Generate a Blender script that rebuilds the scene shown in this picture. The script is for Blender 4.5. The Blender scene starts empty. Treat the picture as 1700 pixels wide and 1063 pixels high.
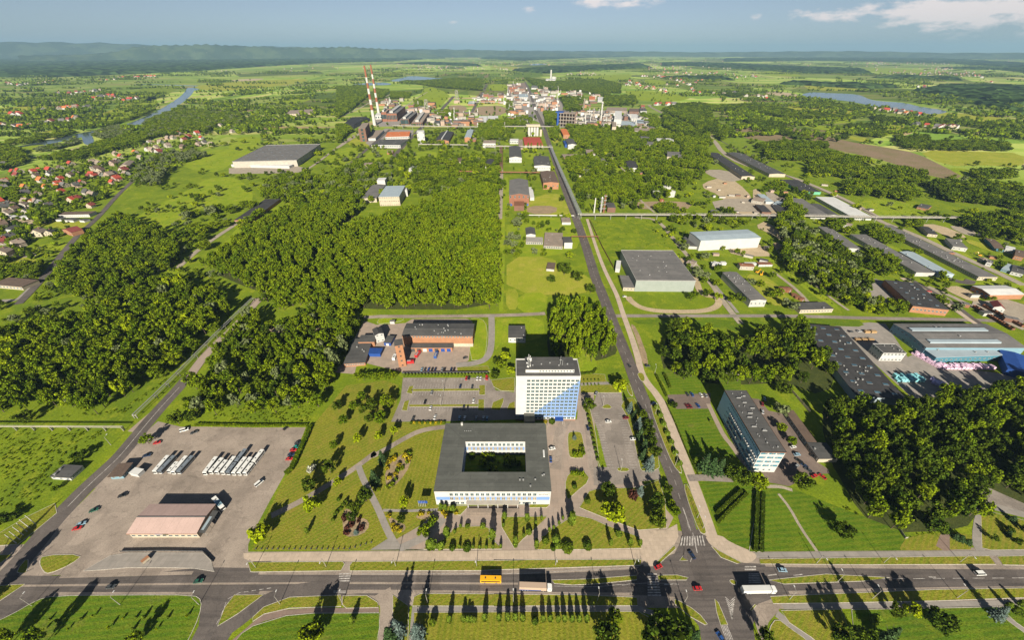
import bpy,bmesh,math,random
import numpy as np
from mathutils import Vector
from mathutils.geometry import tessellate_polygon
# ---------------------------------------------------------------- camera, sky, sun, exposure
SC=bpy.context.scene
COL=SC.collection
R=math.radians
F_PX,CX,CY,HOR,CAM_H=660.0,850.0,531.5,82.0,220.0  # lens in photo pixels, horizon row, flying height (m)
PITCH=math.atan((CY-HOR)/F_PX)
cam_d=bpy.data.cameras.new('camera')
cam_d.sensor_width=36.0
cam_d.lens=F_PX*36.0/1700.0
cam_d.clip_start=1.0
cam_d.clip_end=200000.0
cam=bpy.data.objects.new('camera',cam_d)
COL.objects.link(cam)
cam.location=(0,0,CAM_H)
cam.rotation_euler=(math.pi/2-PITCH,0,0)
SC.camera=cam
SUN_EL,SUN_AZ=R(27.0),R(180.7)  # the sun stands behind the camera
world=bpy.data.worlds.new('World')
SC.world=world
world.use_nodes=True
SUN_STRENGTH,SKY_STRENGTH,EXPOSURE=5.0,0.05,1.14
sun_d=bpy.data.lights.new('sun','SUN')
sun_d.energy=SUN_STRENGTH
sun_d.angle=R(0.55)
sun_d.color=(1.0,0.915,0.755)
sun=bpy.data.objects.new('sun',sun_d)
COL.objects.link(sun)
sdir=Vector((math.sin(SUN_AZ)*math.cos(SUN_EL),math.cos(SUN_AZ)*math.cos(SUN_EL),math.sin(SUN_EL)))
sun.rotation_euler=sdir.to_track_quat('Z','Y').to_euler()
sun.location=(0,-200,400)
SC.view_settings.view_transform='Standard'
SC.view_settings.look='None'
SC.view_settings.gamma=1.0
SC.view_settings.use_curve_mapping=False
SC.view_settings.exposure=EXPOSURE
SC.render.engine='CYCLES'
cy=SC.cycles
cy.max_bounces=3
cy.diffuse_bounces=1
cy.glossy_bounces=2
cy.transmission_bounces=2
cy.volume_bounces=1
cy.transparent_max_bounces=4
cy.use_denoising=True
cy.denoiser='OPENIMAGEDENOISE'
cy.use_adaptive_sampling=False
cy.caustics_reflective=False
cy.caustics_refractive=False
def build_world():
	nt=world.node_tree
	nt.nodes.clear()
	N=nt.nodes.new
	out=N('ShaderNodeOutputWorld')
	bg=N('ShaderNodeBackground')
	bg.inputs['Strength'].default_value=SKY_STRENGTH
	sky=N('ShaderNodeTexSky')
	sky.sky_type='NISHITA'
	sky.sun_disc=False
	sky.sun_elevation=SUN_EL
	sky.sun_rotation=SUN_AZ
	sky.altitude=200
	sky.air_density=0.62
	sky.dust_density=0.45
	sky.ozone_density=3.0
	# small cumulus clouds: noise over direction, stretched along the horizon, anywhere round the sky
	tc=N('ShaderNodeTexCoord')
	sep=N('ShaderNodeSeparateXYZ')
	nt.links.new(tc.outputs['Generated'],sep.inputs[0])
	mp=N('ShaderNodeMapping')
	mp.inputs['Scale'].default_value=(5.0,5.0,15.0)
	nt.links.new(tc.outputs['Generated'],mp.inputs['Vector'])
	nz=N('ShaderNodeTexNoise')
	nz.inputs['Scale'].default_value=4.6
	nz.inputs['Detail'].default_value=8
	nz.inputs['Roughness'].default_value=0.62
	nt.links.new(mp.outputs[0],nz.inputs['Vector'])
	def math_(op,a,b=None):
		m=N('ShaderNodeMath')
		m.operation=op
		for i,v in enumerate((a,b)):
			if v is None:
				continue
			if isinstance(v,(int,float)):
				m.inputs[i].default_value=v
			else:
				nt.links.new(v,m.inputs[i])
		return m.outputs[0]
		# individual cloud banks seen in the photograph, as directions
	total=None
	for(px,py,wid,hei,amp)in[(1545,22,75,17,1.0),(1412,22,85,9,0.8),(1665,8,90,30,0.85),(1020,0,80,12,1.05),
(886,15,26,6,0.7),(1345,20,30,8,0.5),(755,35,14,6,0.4),(408,6,8,5,0.4),(1255,28,14,6,0.4),
(2100,-20,200,40,0.9),(300,-60,220,30,0.8)]:
		u,v=(px-CX)/F_PX,(py-CY)/F_PX
		d=Vector((u,math.cos(PITCH)-v*math.sin(PITCH),-math.sin(PITCH)-v*math.cos(PITCH))).normalized()
		az=Vector((d.x,d.y)).normalized()
		sw,sh=wid/F_PX*0.62,hei/F_PX*0.62
		# horizontal offset along the tangent and vertical offset
		tx=N('ShaderNodeVectorMath')
		tx.operation='DOT_PRODUCT'
		tx.inputs[1].default_value=(az.y,-az.x,0)
		nt.links.new(tc.outputs['Generated'],tx.inputs[0])
		a=math_('POWER',math_('ABSOLUTE',math_('DIVIDE',tx.outputs['Value'],sw)),2.0)
		b=math_('POWER',math_('ABSOLUTE',math_('DIVIDE',math_('SUBTRACT',sep.outputs['Z'],d.z),sh)),2.0)
		front=N('ShaderNodeVectorMath')
		front.operation='DOT_PRODUCT'
		front.inputs[1].default_value=(az.x,az.y,0)
		nt.links.new(tc.outputs['Generated'],front.inputs[0])
		g=math_('MULTIPLY',math_('EXPONENT',math_('MULTIPLY',math_('ADD',a,b),-1.0)),amp)
		g=math_('MULTIPLY',g,math_('GREATER_THAN',front.outputs['Value'],0.0))
		total=g if total is None else math_('ADD',total,g)
	dens=math_('ADD',math_('MULTIPLY',total,0.62),math_('MULTIPLY',math_('SUBTRACT',nz.outputs['Fac'],0.5),3.2))
	dens=math_('MULTIPLY',dens,math_('MINIMUM',math_('MULTIPLY',total,2.0),1.0))
	rmp=N('ShaderNodeMapRange')
	rmp.inputs['From Min'].default_value=0.10
	rmp.inputs['From Max'].default_value=0.75
	nt.links.new(dens,rmp.inputs['Value'])
	rmp.inputs['To Max'].default_value=0.8
	mix=N('ShaderNodeMix')
	mix.data_type='RGBA'
	nt.links.new(rmp.outputs[0],mix.inputs['Factor'])
	hs=N('ShaderNodeHueSaturation')
	hs.inputs['Saturation'].default_value=0.72
	hs.inputs['Value'].default_value=0.66
	nt.links.new(sky.outputs[0],hs.inputs['Color'])
	nt.links.new(hs.outputs[0],mix.inputs['A'])
	mix.inputs['B'].default_value=(9.5,8.2,7.8,1)
	nt.links.new(mix.outputs['Result'],bg.inputs['Color'])
	nt.links.new(bg.outputs[0],out.inputs['Surface'])
build_world()
# ---------------------------------------------------------------- helpers: photo pixel -> point on the ground
KEY={'P':(0,0,1),'A1':(0,0,2.8333),'A2':(550,0,2.8333),'A3':(1100,0,2.8333),
'B1':(0,230,3.6644),'B2':(380,200,3.6644),'B3':(800,200,3.6644),'B4':(1250,200,3.6644),
'C1':(0,480,3.795),'C2':(420,480,3.795),'C3':(800,480,3.795),'C4':(1270,480,3.795),
'D1':(0,740,3.291),'D2':(420,740,3.291),'D3':(820,740,3.291),'D4':(1250,740,3.291),
'E1':(560,120,7.083),'E2':(780,120,7.083),'E3':(940,120,7.083),'E4':(1140,620,5.314),
'E5':(700,580,5.314),'E6':(700,760,6.254),'E7':(1440,360,5.596),'E8':(1180,330,5.596),
'F1':(0,120,6.538),'F2':(0,260,7.595),'F3':(150,160,6.644),'F4':(230,730,6.252),
'F5':(760,920,8.5),'F6':(1120,900,6.52),'F8':(940,620,6.2545)}
SP,CP=math.sin(PITCH),math.cos(PITCH)
def px(s):
	"""'D1 10,20 30,40 P 5,6' -> photo pixels (the key switches the frame the numbers were read in)"""
	out,k=[],KEY['P']
	for t in s.split():
		if t in KEY:
			k=KEY[t]
		else:
			a,b=t.split(',')
			out.append((k[0]+float(a)/k[2],k[1]+float(b)/k[2]))
	return out
def gp(x,y,h=0.0):
	u,v=(x-CX)/F_PX,(y-CY)/F_PX
	t=(h-CAM_H)/(-SP-v*CP)
	return Vector((u*t,(CP-v*SP)*t,h))
def W(s,h=0.0):
	return[gp(x,y,h)for x,y in px(s)]
def W1(s,h=0.0):
	return W(s,h)[0]
def height_of(base,top):
	"""height (m) of a point seen at photo row `top` straight above the ground point seen at `base`"""
	b=gp(*px(base)[0])
	v=(px(top)[0][1]-CY)/F_PX
	return CAM_H+(-SP-v*CP)*b.y/(CP-v*SP)
	# ---------------------------------------------------------------- materials
def srgb(r,g,b):
	return tuple(((c/255)/12.92 if c/255<=0.04045 else((c/255+0.055)/1.055)**2.4)for c in(r,g,b))+(1.0,)
MATS={}
class NT:
	def __init__(self,name):
		self.m=bpy.data.materials.new(name)
		self.m.use_nodes=True
		self.t=self.m.node_tree
		self.t.nodes.clear()
		self.out=self.t.nodes.new('ShaderNodeOutputMaterial')
		MATS[name]=self.m
	def n(self,typ,**kw):
		nd=self.t.nodes.new('ShaderNode'+typ)
		for k,v in kw.items():
			if k[0]=='_':
				nd.inputs[k[1:].replace('_',' ')].default_value=v
			else:
				setattr(nd,k,v)
		return nd
	def l(self,a,b):
		self.t.links.new(a,b)
	def pos(self,scale=(1,1,1),rot=0.0,obj=False):
		g=self.n('TexCoord').outputs['Object']if obj else self.n('NewGeometry').outputs['Position']
		mp=self.n('Mapping')
		mp.inputs['Scale'].default_value=scale
		mp.inputs['Rotation'].default_value=(0,0,rot)
		self.l(g,mp.inputs['Vector'])
		return mp.outputs[0]
	def noise(self,vec,size,detail=4,rough=0.55):
		nz=self.n('TexNoise')
		nz.inputs['Scale'].default_value=1.0/size
		nz.inputs['Detail'].default_value=detail
		nz.inputs['Roughness'].default_value=rough
		if vec is not None:
			self.l(vec,nz.inputs['Vector'])
		return nz.outputs['Fac']
	def rng(self,val,a,b,c=0.0,d=1.0):
		r=self.n('MapRange')
		for k,v in zip(('From Min','From Max','To Min','To Max'),(a,b,c,d)):
			r.inputs[k].default_value=v
		self.l(val,r.inputs['Value'])
		return r.outputs[0]
	def mix(self,fac,a,b,blend='MIX'):
		mx=self.n('Mix',data_type='RGBA',blend_type=blend)
		for key,v in(('Factor',fac),('A',a),('B',b)):
			if isinstance(v,(int,float)):
				mx.inputs[key].default_value=v
			elif isinstance(v,tuple):
				mx.inputs[key].default_value=v
			else:
				self.l(v,mx.inputs[key])
		return mx.outputs['Result']
	def bsdf(self,col,rough=0.85,spec=0.25,metal=0.0,bump=None,bd=0.3,bs=0.6):
		p=self.n('BsdfPrincipled')
		if isinstance(col,tuple):
			p.inputs['Base Color'].default_value=col
		else:
			self.l(col,p.inputs['Base Color'])
		p.inputs['Roughness'].default_value=rough
		p.inputs['Specular IOR Level'].default_value=spec
		p.inputs['Metallic'].default_value=metal
		if bump is not None:
			bp=self.n('Bump')
			bp.inputs['Distance'].default_value=bd
			bp.inputs['Strength'].default_value=bs
			self.l(bump,bp.inputs['Height'])
			self.l(bp.outputs[0],p.inputs['Normal'])
		self.l(p.outputs[0],self.out.inputs['Surface'])
		return p
def M(name,c1,c2=None,s1=6.0,s2=0.8,amt=0.35,rough=0.85,spec=0.25,metal=0.0,bump=0.0,obj=False):
	"""weathered surface: two colours in large patches, fine grain over them"""
	if name in MATS:
		return MATS[name]
	t=NT(name)
	c2=c2 or tuple(x*0.72 for x in c1[:3])+(1,)
	v=t.pos(obj=obj)
	a=t.rng(t.noise(v,s1,5,0.6),0.35,0.65)
	col=t.mix(a,c1,c2)
	fine=t.rng(t.noise(v,s2,3,0.7),0.25,0.75,1-amt,1+amt)
	vm=t.n('VectorMath',operation='SCALE')
	t.l(col,vm.inputs[0])
	t.l(fine,vm.inputs['Scale'])
	t.bsdf(vm.outputs[0],rough,spec,metal,t.noise(v,s2,3,0.7)if bump else None,bump,0.7)
	return MATS[name]
def grass_mat(name,a,b,c,patch=18.0,stripes=None):
	"""three greens in patches, tufts, optional mowing stripes"""
	t=NT(name)
	v=t.pos()
	col=t.mix(t.rng(t.noise(v,patch,5,0.6),0.38,0.62),a,b)
	col=t.mix(t.rng(t.noise(v,patch*0.34,6,0.65),0.50,0.70,0,0.85),col,c)
	col=t.mix(t.rng(t.noise(v,patch*0.9,7,0.7),0.60,0.72,0,0.55),col,(0.20,0.15,0.06,1))  # dry and worn patches
	col=t.mix(t.rng(t.noise(v,5.0,5,0.7),0.60,0.74,0,0.6),col,(0.035,0.06,0.006,1))  # dark tufts
	if stripes:
		w,rot=stripes
		wv=t.n('TexWave',wave_type='BANDS',bands_direction='X',wave_profile='SIN')
		wv.inputs['Scale'].default_value=1.0/w*0.3
		wv.inputs['Distortion'].default_value=1.2
		wv.inputs['Detail'].default_value=2
		wv.inputs['Detail Scale'].default_value=0.4
		t.l(t.pos(rot=rot),wv.inputs['Vector'])
		col=t.mix(t.rng(wv.outputs['Fac'],0.3,0.7,0,0.45),col,c)
	fine=t.rng(t.noise(v,1.3,6,0.75),0.25,0.75,0.62,1.35)
	vm=t.n('VectorMath',operation='SCALE')
	t.l(col,vm.inputs[0])
	t.l(fine,vm.inputs['Scale'])
	t.bsdf(vm.outputs[0],0.95,0.08,0,t.noise(v,0.9,5,0.7),0.5,0.8)
	return MATS[name]
LUSH=(0.165,0.220,0.010,1)
LUSH2=(0.105,0.160,0.010,1)
LUSHY=(0.255,0.275,0.018,1)
DRY=(0.180,0.195,0.016,1)
DRY2=(0.135,0.175,0.014,1)
DRYB=(0.235,0.195,0.035,1)
grass_mat('lush_grass',LUSH,LUSH2,LUSHY,26)
grass_mat('bright_grass',(0.215,0.275,0.012,1),(0.165,0.235,0.012,1),(0.28,0.29,0.03,1),30)
grass_mat('dry_lawn',DRY,DRY2,DRYB,16,stripes=(2.2,R(50)))
grass_mat('mown_lawn',DRY,(0.14,0.165,0.014,1),(0.235,0.21,0.03,1),20,stripes=(2.6,R(4)))
grass_mat('cut_lawn',(0.088,0.155,0.008,1),(0.066,0.125,0.008,1),(0.14,0.175,0.014,1),22,stripes=(2.8,R(85)))
grass_mat('yellow_field',(0.28,0.29,0.03,1),(0.215,0.25,0.02,1),(0.34,0.30,0.06,1),40)
def asphalt_mat(name,a,b,c,along=False):
	t=NT(name)
	v=t.pos()
	col=t.mix(t.rng(t.noise(v,9,6,0.65),0.36,0.66),a,b)
	col=t.mix(t.rng(t.noise(t.pos((0.05,1,1)if along else(1,1,1)),2.2 if along else 14,5,0.66),0.46,0.68,0,0.85 if along else 0.6),col,c)  # wheel tracks and old patches
	vo=t.n('TexVoronoi',feature='DISTANCE_TO_EDGE')
	vo.inputs['Scale'].default_value=0.075
	wv=t.n('TexNoise')
	wv.inputs['Scale'].default_value=0.22
	wv.inputs['Detail'].default_value=4
	t.l(v,wv.inputs['Vector'])
	wa=t.n('VectorMath',operation='MULTIPLY_ADD')
	t.l(wv.outputs['Color'],wa.inputs[0])
	wa.inputs[1].default_value=(9,9,0)
	t.l(v,wa.inputs[2])
	t.l(wa.outputs[0],vo.inputs['Vector'])
	col=t.mix(t.rng(vo.outputs['Distance'],0.0,0.012,0.28,0),col,(0.03,0.028,0.025,1))  # sealed cracks
	col=t.mix(t.rng(t.noise(v,4.5,6,0.75),0.52,0.68,0,0.8),col,c)  # oil and damp stains
	pt=t.n('TexVoronoi')  # rectangular repairs of other ages
	pt.distance='CHEBYCHEV'
	pt.inputs['Scale'].default_value=0.07
	t.l(v,pt.inputs['Vector'])
	pc=t.n('SeparateColor')
	t.l(pt.outputs['Color'],pc.inputs[0])
	fine=t.rng(t.noise(v,0.6,5,0.75),0.25,0.75,0.72,1.28)
	fm=t.n('Math',operation='MULTIPLY')
	t.l(fine,fm.inputs[0])
	t.l(t.rng(pc.outputs[0],0,1,0.88,1.1),fm.inputs[1])
	vm=t.n('VectorMath',operation='SCALE')
	t.l(col,vm.inputs[0])
	t.l(fm.outputs[0],vm.inputs['Scale'])
	t.bsdf(vm.outputs[0],0.9,0.2)
	return MATS[name]
asphalt_mat('road_asphalt',(0.098,0.084,0.078,1),(0.125,0.107,0.098,1),(0.062,0.054,0.052,1),True)
asphalt_mat('asphalt',(0.098,0.084,0.078,1),(0.125,0.107,0.098,1),(0.062,0.054,0.052,1))
asphalt_mat('worn_asphalt',(0.262,0.215,0.180,1),(0.315,0.262,0.218,1),(0.165,0.136,0.114,1))
asphalt_mat('grey_lot',(0.215,0.185,0.162,1),(0.255,0.222,0.195,1),(0.15,0.13,0.115,1))
asphalt_mat('brown_lot',(0.155,0.118,0.10,1),(0.19,0.148,0.125,1),(0.11,0.085,0.075,1))
def slab_mat(name,a,b,size):
	t=NT(name)
	v=t.pos()
	col=t.mix(t.rng(t.noise(v,7,5,0.6),0.35,0.65),a,b)
	br=t.n('TexBrick')
	br.inputs['Scale'].default_value=1.0
	br.inputs['Brick Width'].default_value=size
	br.inputs['Row Height'].default_value=size
	br.inputs['Mortar Size'].default_value=0.06
	br.inputs['Color1'].default_value=(1,1,1,1)
	br.inputs['Color2'].default_value=(0.86,0.86,0.86,1)
	br.inputs['Mortar'].default_value=(0.72,0.72,0.7,1)
	br.offset=0.0
	t.l(v,br.inputs['Vector'])
	col=t.mix(0.8,col,br.outputs['Color'],'MULTIPLY')
	col=t.mix(t.rng(t.noise(v,3.0,6,0.7),0.56,0.75,0,0.5),col,(0.12,0.11,0.09,1))
	t.bsdf(col,0.9,0.2)
	return MATS[name]
slab_mat('slab_paving',(0.46,0.37,0.29,1),(0.40,0.325,0.255,1),2.0)
slab_mat('pink_slabs',(0.34,0.265,0.215,1),(0.29,0.235,0.195,1),3.0)
slab_mat('grey_slabs',(0.29,0.26,0.235,1),(0.24,0.22,0.20,1),2.5)
slab_mat('red_paving',(0.235,0.165,0.135,1),(0.20,0.15,0.125,1),1.5)
M('kerb_stone',(0.48,0.44,0.38,1),(0.38,0.35,0.31,1),3)
M('marking_paint',(0.50,0.47,0.44,1),(0.20,0.18,0.17,1),1.4,0.4)
M('sand',(0.42,0.33,0.215,1),(0.34,0.27,0.17,1),12,1.0,bump=0.3)
M('dirt',(0.30,0.215,0.135,1),(0.22,0.17,0.10,1),14,2,bump=0.4)
M('gravel',(0.33,0.285,0.225,1),(0.26,0.22,0.175,1),8,0.7)
M('rail_bed',(0.115,0.095,0.082,1),(0.085,0.075,0.062,1),9,1)
M('plough',(0.215,0.15,0.095,1),(0.165,0.135,0.06,1),45,3)
M('white_wall',(0.42,0.415,0.40,1),(0.375,0.37,0.355,1),5,1,0.05)
M('cream_wall',(0.40,0.345,0.26,1),(0.34,0.295,0.225,1),4,1,0.12)
M('grey_wall',(0.40,0.39,0.37,1),(0.32,0.315,0.30,1),5,1,0.12)
M('brick_wall',(0.22,0.095,0.058,1),(0.175,0.08,0.05,1),4,0.6,0.2)
M('orange_wall',(0.31,0.15,0.08,1),(0.255,0.125,0.07,1),4,0.6,0.15)
M('dark_brick',(0.165,0.085,0.06,1),(0.12,0.07,0.05,1),8,1,0.2)
M('pink_wall',(0.33,0.245,0.195,1),(0.275,0.21,0.17,1),6,1,0.12)
M('blue_wall',(0.155,0.265,0.33,1),(0.135,0.235,0.29,1),6,1,0.1)
M('sky_panel',(0.135,0.225,0.42,1),(0.125,0.21,0.395,1),6,1,0.05)
M('teal_wall',(0.05,0.155,0.21,1),(0.045,0.14,0.19,1),6,1,0.08)
M('house_wall',(0.36,0.33,0.28,1),(0.30,0.275,0.24,1),4,1,.1)
M('pale_blue_wall',(0.38,0.56,0.66,1),(0.33,0.50,0.60,1),6,1,.1)
M('concrete',(0.30,0.28,0.25,1),(0.24,0.225,0.2,1),5,1,0.15)
M('green_metal',(0.23,0.255,0.235,1),(0.205,0.232,0.212,1),6,1,0.06,0.6)
M('green_paint',(0.12,0.36,0.22,1),(0.1,0.3,0.2,1),4)
M('brown_roof',(0.125,0.088,0.066,1),(0.095,0.068,0.055,1),6,1,0.2)
M('tan_roof',(0.26,0.205,0.165,1),(0.2,0.165,0.135,1),6,1,0.2)
M('red_roof',(0.36,0.055,0.035,1),(0.28,0.05,0.032,1),5,0.7,0.2)
M('orange_roof',(0.50,0.15,0.045,1),(0.42,0.125,0.045,1),5,0.7,0.2)
M('maroon_roof',(0.20,0.045,0.04,1),(0.16,0.04,0.035,1),5,0.7,0.2)
M('white_roof',(0.55,0.55,0.54,1),(0.47,0.47,0.46,1),8,1,0.05,0.55)
M('blue_roof',(0.018,0.06,0.24,1),(0.015,0.05,0.2,1),6,1,0.1,0.55)
M('lightblue_roof',(0.30,0.36,0.40,1),(0.26,0.315,0.355,1),8,1,0.08,0.6)
M('pink_roof',(0.45,0.325,0.29,1),(0.385,0.28,0.25,1),9,0.8,0.08,0.6)
M('steel',(0.42,0.42,0.41,1),(0.34,0.34,0.335,1),3,0.6,0.1,0.45,0.5,0.4)
M('rust',(0.20,0.085,0.045,1),(0.14,0.065,0.04,1),3,0.6,0.3)
M('dark_metal',(0.06,0.06,0.062,1),(0.045,0.045,0.047,1),3)
M('pipe_silver',(0.50,0.51,0.51,1),(0.40,0.41,0.41,1),3,0.6,0.1,0.4,0.5,0.3)
M('mast_white',(0.45,0.44,0.41,1),(0.38,0.37,0.345,1),8,1,0.08)
M('mast_red',(0.24,0.085,0.045,1),(0.20,0.075,0.04,1),8,1,0.1)
M('coal',(0.018,0.018,0.02,1),(0.03,0.03,0.032,1),8,1.2,0.3,bump=0.5)
M('bark',(0.085,0.062,0.045,1),(0.06,0.047,0.036,1),1,0.3)
M('tyre',(0.015,0.015,0.016,1))
M('wood',(0.36,0.235,0.115,1),(0.28,0.18,0.09,1),1.5,0.4)
def roof_mat(name,a,b,w=5.0):
	t=NT(name)
	v=t.pos(obj=True)
	col=t.mix(t.rng(t.noise(v,11,6,0.65),0.38,0.62),a,b)
	br=t.n('TexBrick')
	br.inputs['Scale'].default_value=1.0
	br.inputs['Brick Width'].default_value=w*4
	br.inputs['Row Height'].default_value=w*.5
	br.inputs['Mortar Size'].default_value=0.07
	br.inputs['Color1'].default_value=(1.1,1.1,1.1,1)
	br.inputs['Color2'].default_value=(.84,.84,.84,1)
	br.inputs['Mortar'].default_value=(.55,.55,.55,1)
	t.l(v,br.inputs['Vector'])
	col=t.mix(.75,col,br.outputs['Color'],'MULTIPLY')
	col=t.mix(t.rng(t.noise(v,5,6,.7),.56,.72,0,.6),col,tuple(x*1.7 for x in b[:3])+(1,))
	col=t.mix(t.rng(t.noise(v,3,6,.7),.60,.74,0,.6),col,tuple(x*.45 for x in a[:3])+(1,))
	t.bsdf(col,.8,.25)
for n_,a_,b_ in(('bitumen',(.082,.080,.078,1),(.062,.062,.062,1)),('olive_bitumen',(.092,.095,.086,1),(.074,.077,.070,1)),('black_roof',(.034,.033,.035,1),(.046,.045,.046,1)),('grey_roof',(.150,.142,.138,1),(.118,.114,.112,1))):
	roof_mat(n_,a_,b_)
def glass_mat(name,col,rough=0.08,spec=0.6):
	t=NT(name)
	oi=t.n('ObjectInfo')
	c=t.mix(t.rng(oi.outputs['Random'],0,1,0,1),col,tuple(x*0.45 for x in col[:3])+(1,))
	t.bsdf(c,rough,spec)
glass_mat('dark_glass',(0.03,0.075,0.085,1))
glass_mat('blind_glass',(0.25,0.205,0.13,1),0.3,0.4)
glass_mat('blue_glass',(0.07,0.15,0.21,1))
glass_mat('car_glass',(0.012,0.016,0.02,1))
glass_mat('lamp_lens',(0.55,0.5,0.42,1),0.2)
glass_mat('tail_lens',(0.3,0.01,0.01,1),0.2)
def paint(name,c):
	if name in MATS:
		return MATS[name]
	t=NT(name)
	p=t.bsdf(c,0.35,0.5)
	p.inputs['Coat Weight'].default_value=0.35
	return MATS[name]
PAINTS={'red':(0.42,0.018,0.02,1),'dark red':(0.16,0.015,0.02,1),'white':(0.64,0.64,0.62,1),'grey':(0.24,0.25,0.26,1),
'dark grey':(0.05,0.055,0.06,1),'black':(0.014,0.015,0.017,1),'blue':(0.02,0.07,0.24,1),'dark blue':(0.015,0.03,0.075,1),
'light blue':(0.22,0.34,0.43,1),'green':(0.02,0.09,0.06,1),'teal':(0.02,0.24,0.22,1),'yellow':(0.72,0.36,0.01,1),
'cream':(0.40,0.30,0.225,1),'silver':(0.40,0.41,0.42,1),'bus grey':(0.16,0.185,0.215,1)}
for k_,c_ in PAINTS.items():
	paint('paint_'+k_.replace(' ','_'),c_)
def leaf_mat(name,a,b,c,transl=0.22):
	t=NT(name)
	oi=t.n('ObjectInfo')
	col=t.mix(oi.outputs['Random'],a,b)
	v=t.pos()
	col=t.mix(t.rng(t.noise(v,2.6,3,0.6),0.45,0.75,0,0.8),col,c)
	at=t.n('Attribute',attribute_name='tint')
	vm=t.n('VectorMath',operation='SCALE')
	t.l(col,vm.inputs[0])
	t.l(t.rng(at.outputs['Fac'],0,1,0.12,1.5),vm.inputs['Scale'])  # low tint deepens the leaf colour, as shade within the crown would
	d=t.n('BsdfDiffuse')
	tr=t.n('BsdfTranslucent')
	ms=t.n('MixShader')
	ms.inputs[0].default_value=transl
	t.l(vm.outputs[0],d.inputs['Color'])
	t.l(vm.outputs[0],tr.inputs['Color'])
	t.l(d.outputs[0],ms.inputs[1])
	t.l(tr.outputs[0],ms.inputs[2])
	t.l(ms.outputs[0],t.out.inputs['Surface'])
leaf_mat('leaf',(0.080,0.142,0.006,1),(0.178,0.240,0.007,1),(0.220,0.262,0.012,1))
leaf_mat('leaf_dark',(0.045,0.082,0.008,1),(0.090,0.130,0.009,1),(0.115,0.150,0.013,1))
leaf_mat('leaf_lime',(0.24,0.30,0.006,1),(0.20,0.27,0.008,1),(0.33,0.36,0.01,1))
leaf_mat('leaf_willow',(0.12,0.15,0.055,1),(0.14,0.17,0.07,1),(0.17,0.19,0.09,1))
leaf_mat('needle',(0.035,0.070,0.022,1),(0.050,0.085,0.03,1),(0.055,0.09,0.035,1),0.1)
leaf_mat('needle_blue',(0.085,0.125,0.11,1),(0.10,0.14,0.125,1),(0.14,0.17,0.15,1),0.1)
leaf_mat('thuja',(0.085,0.135,0.012,1),(0.11,0.16,0.014,1),(0.13,0.17,0.02,1),0.1)
leaf_mat('leaf_plum',(0.075,0.028,0.022,1),(0.09,0.035,0.025,1),(0.06,0.03,0.02,1))
leaf_mat('leaf_gold',(0.42,0.33,0.012,1),(0.36,0.29,0.015,1),(0.30,0.28,0.02,1))
leaf_mat('leaf_white',(0.5,0.5,0.42,1),(0.45,0.45,0.36,1),(0.25,0.3,0.12,1))
def water_mat():
	t=NT('water')
	v=t.pos()
	t.bsdf((0.06,0.083,0.09,1),0.12,0.55,0,t.noise(v,3.0,3,0.6),0.15,0.25)
water_mat()
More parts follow.
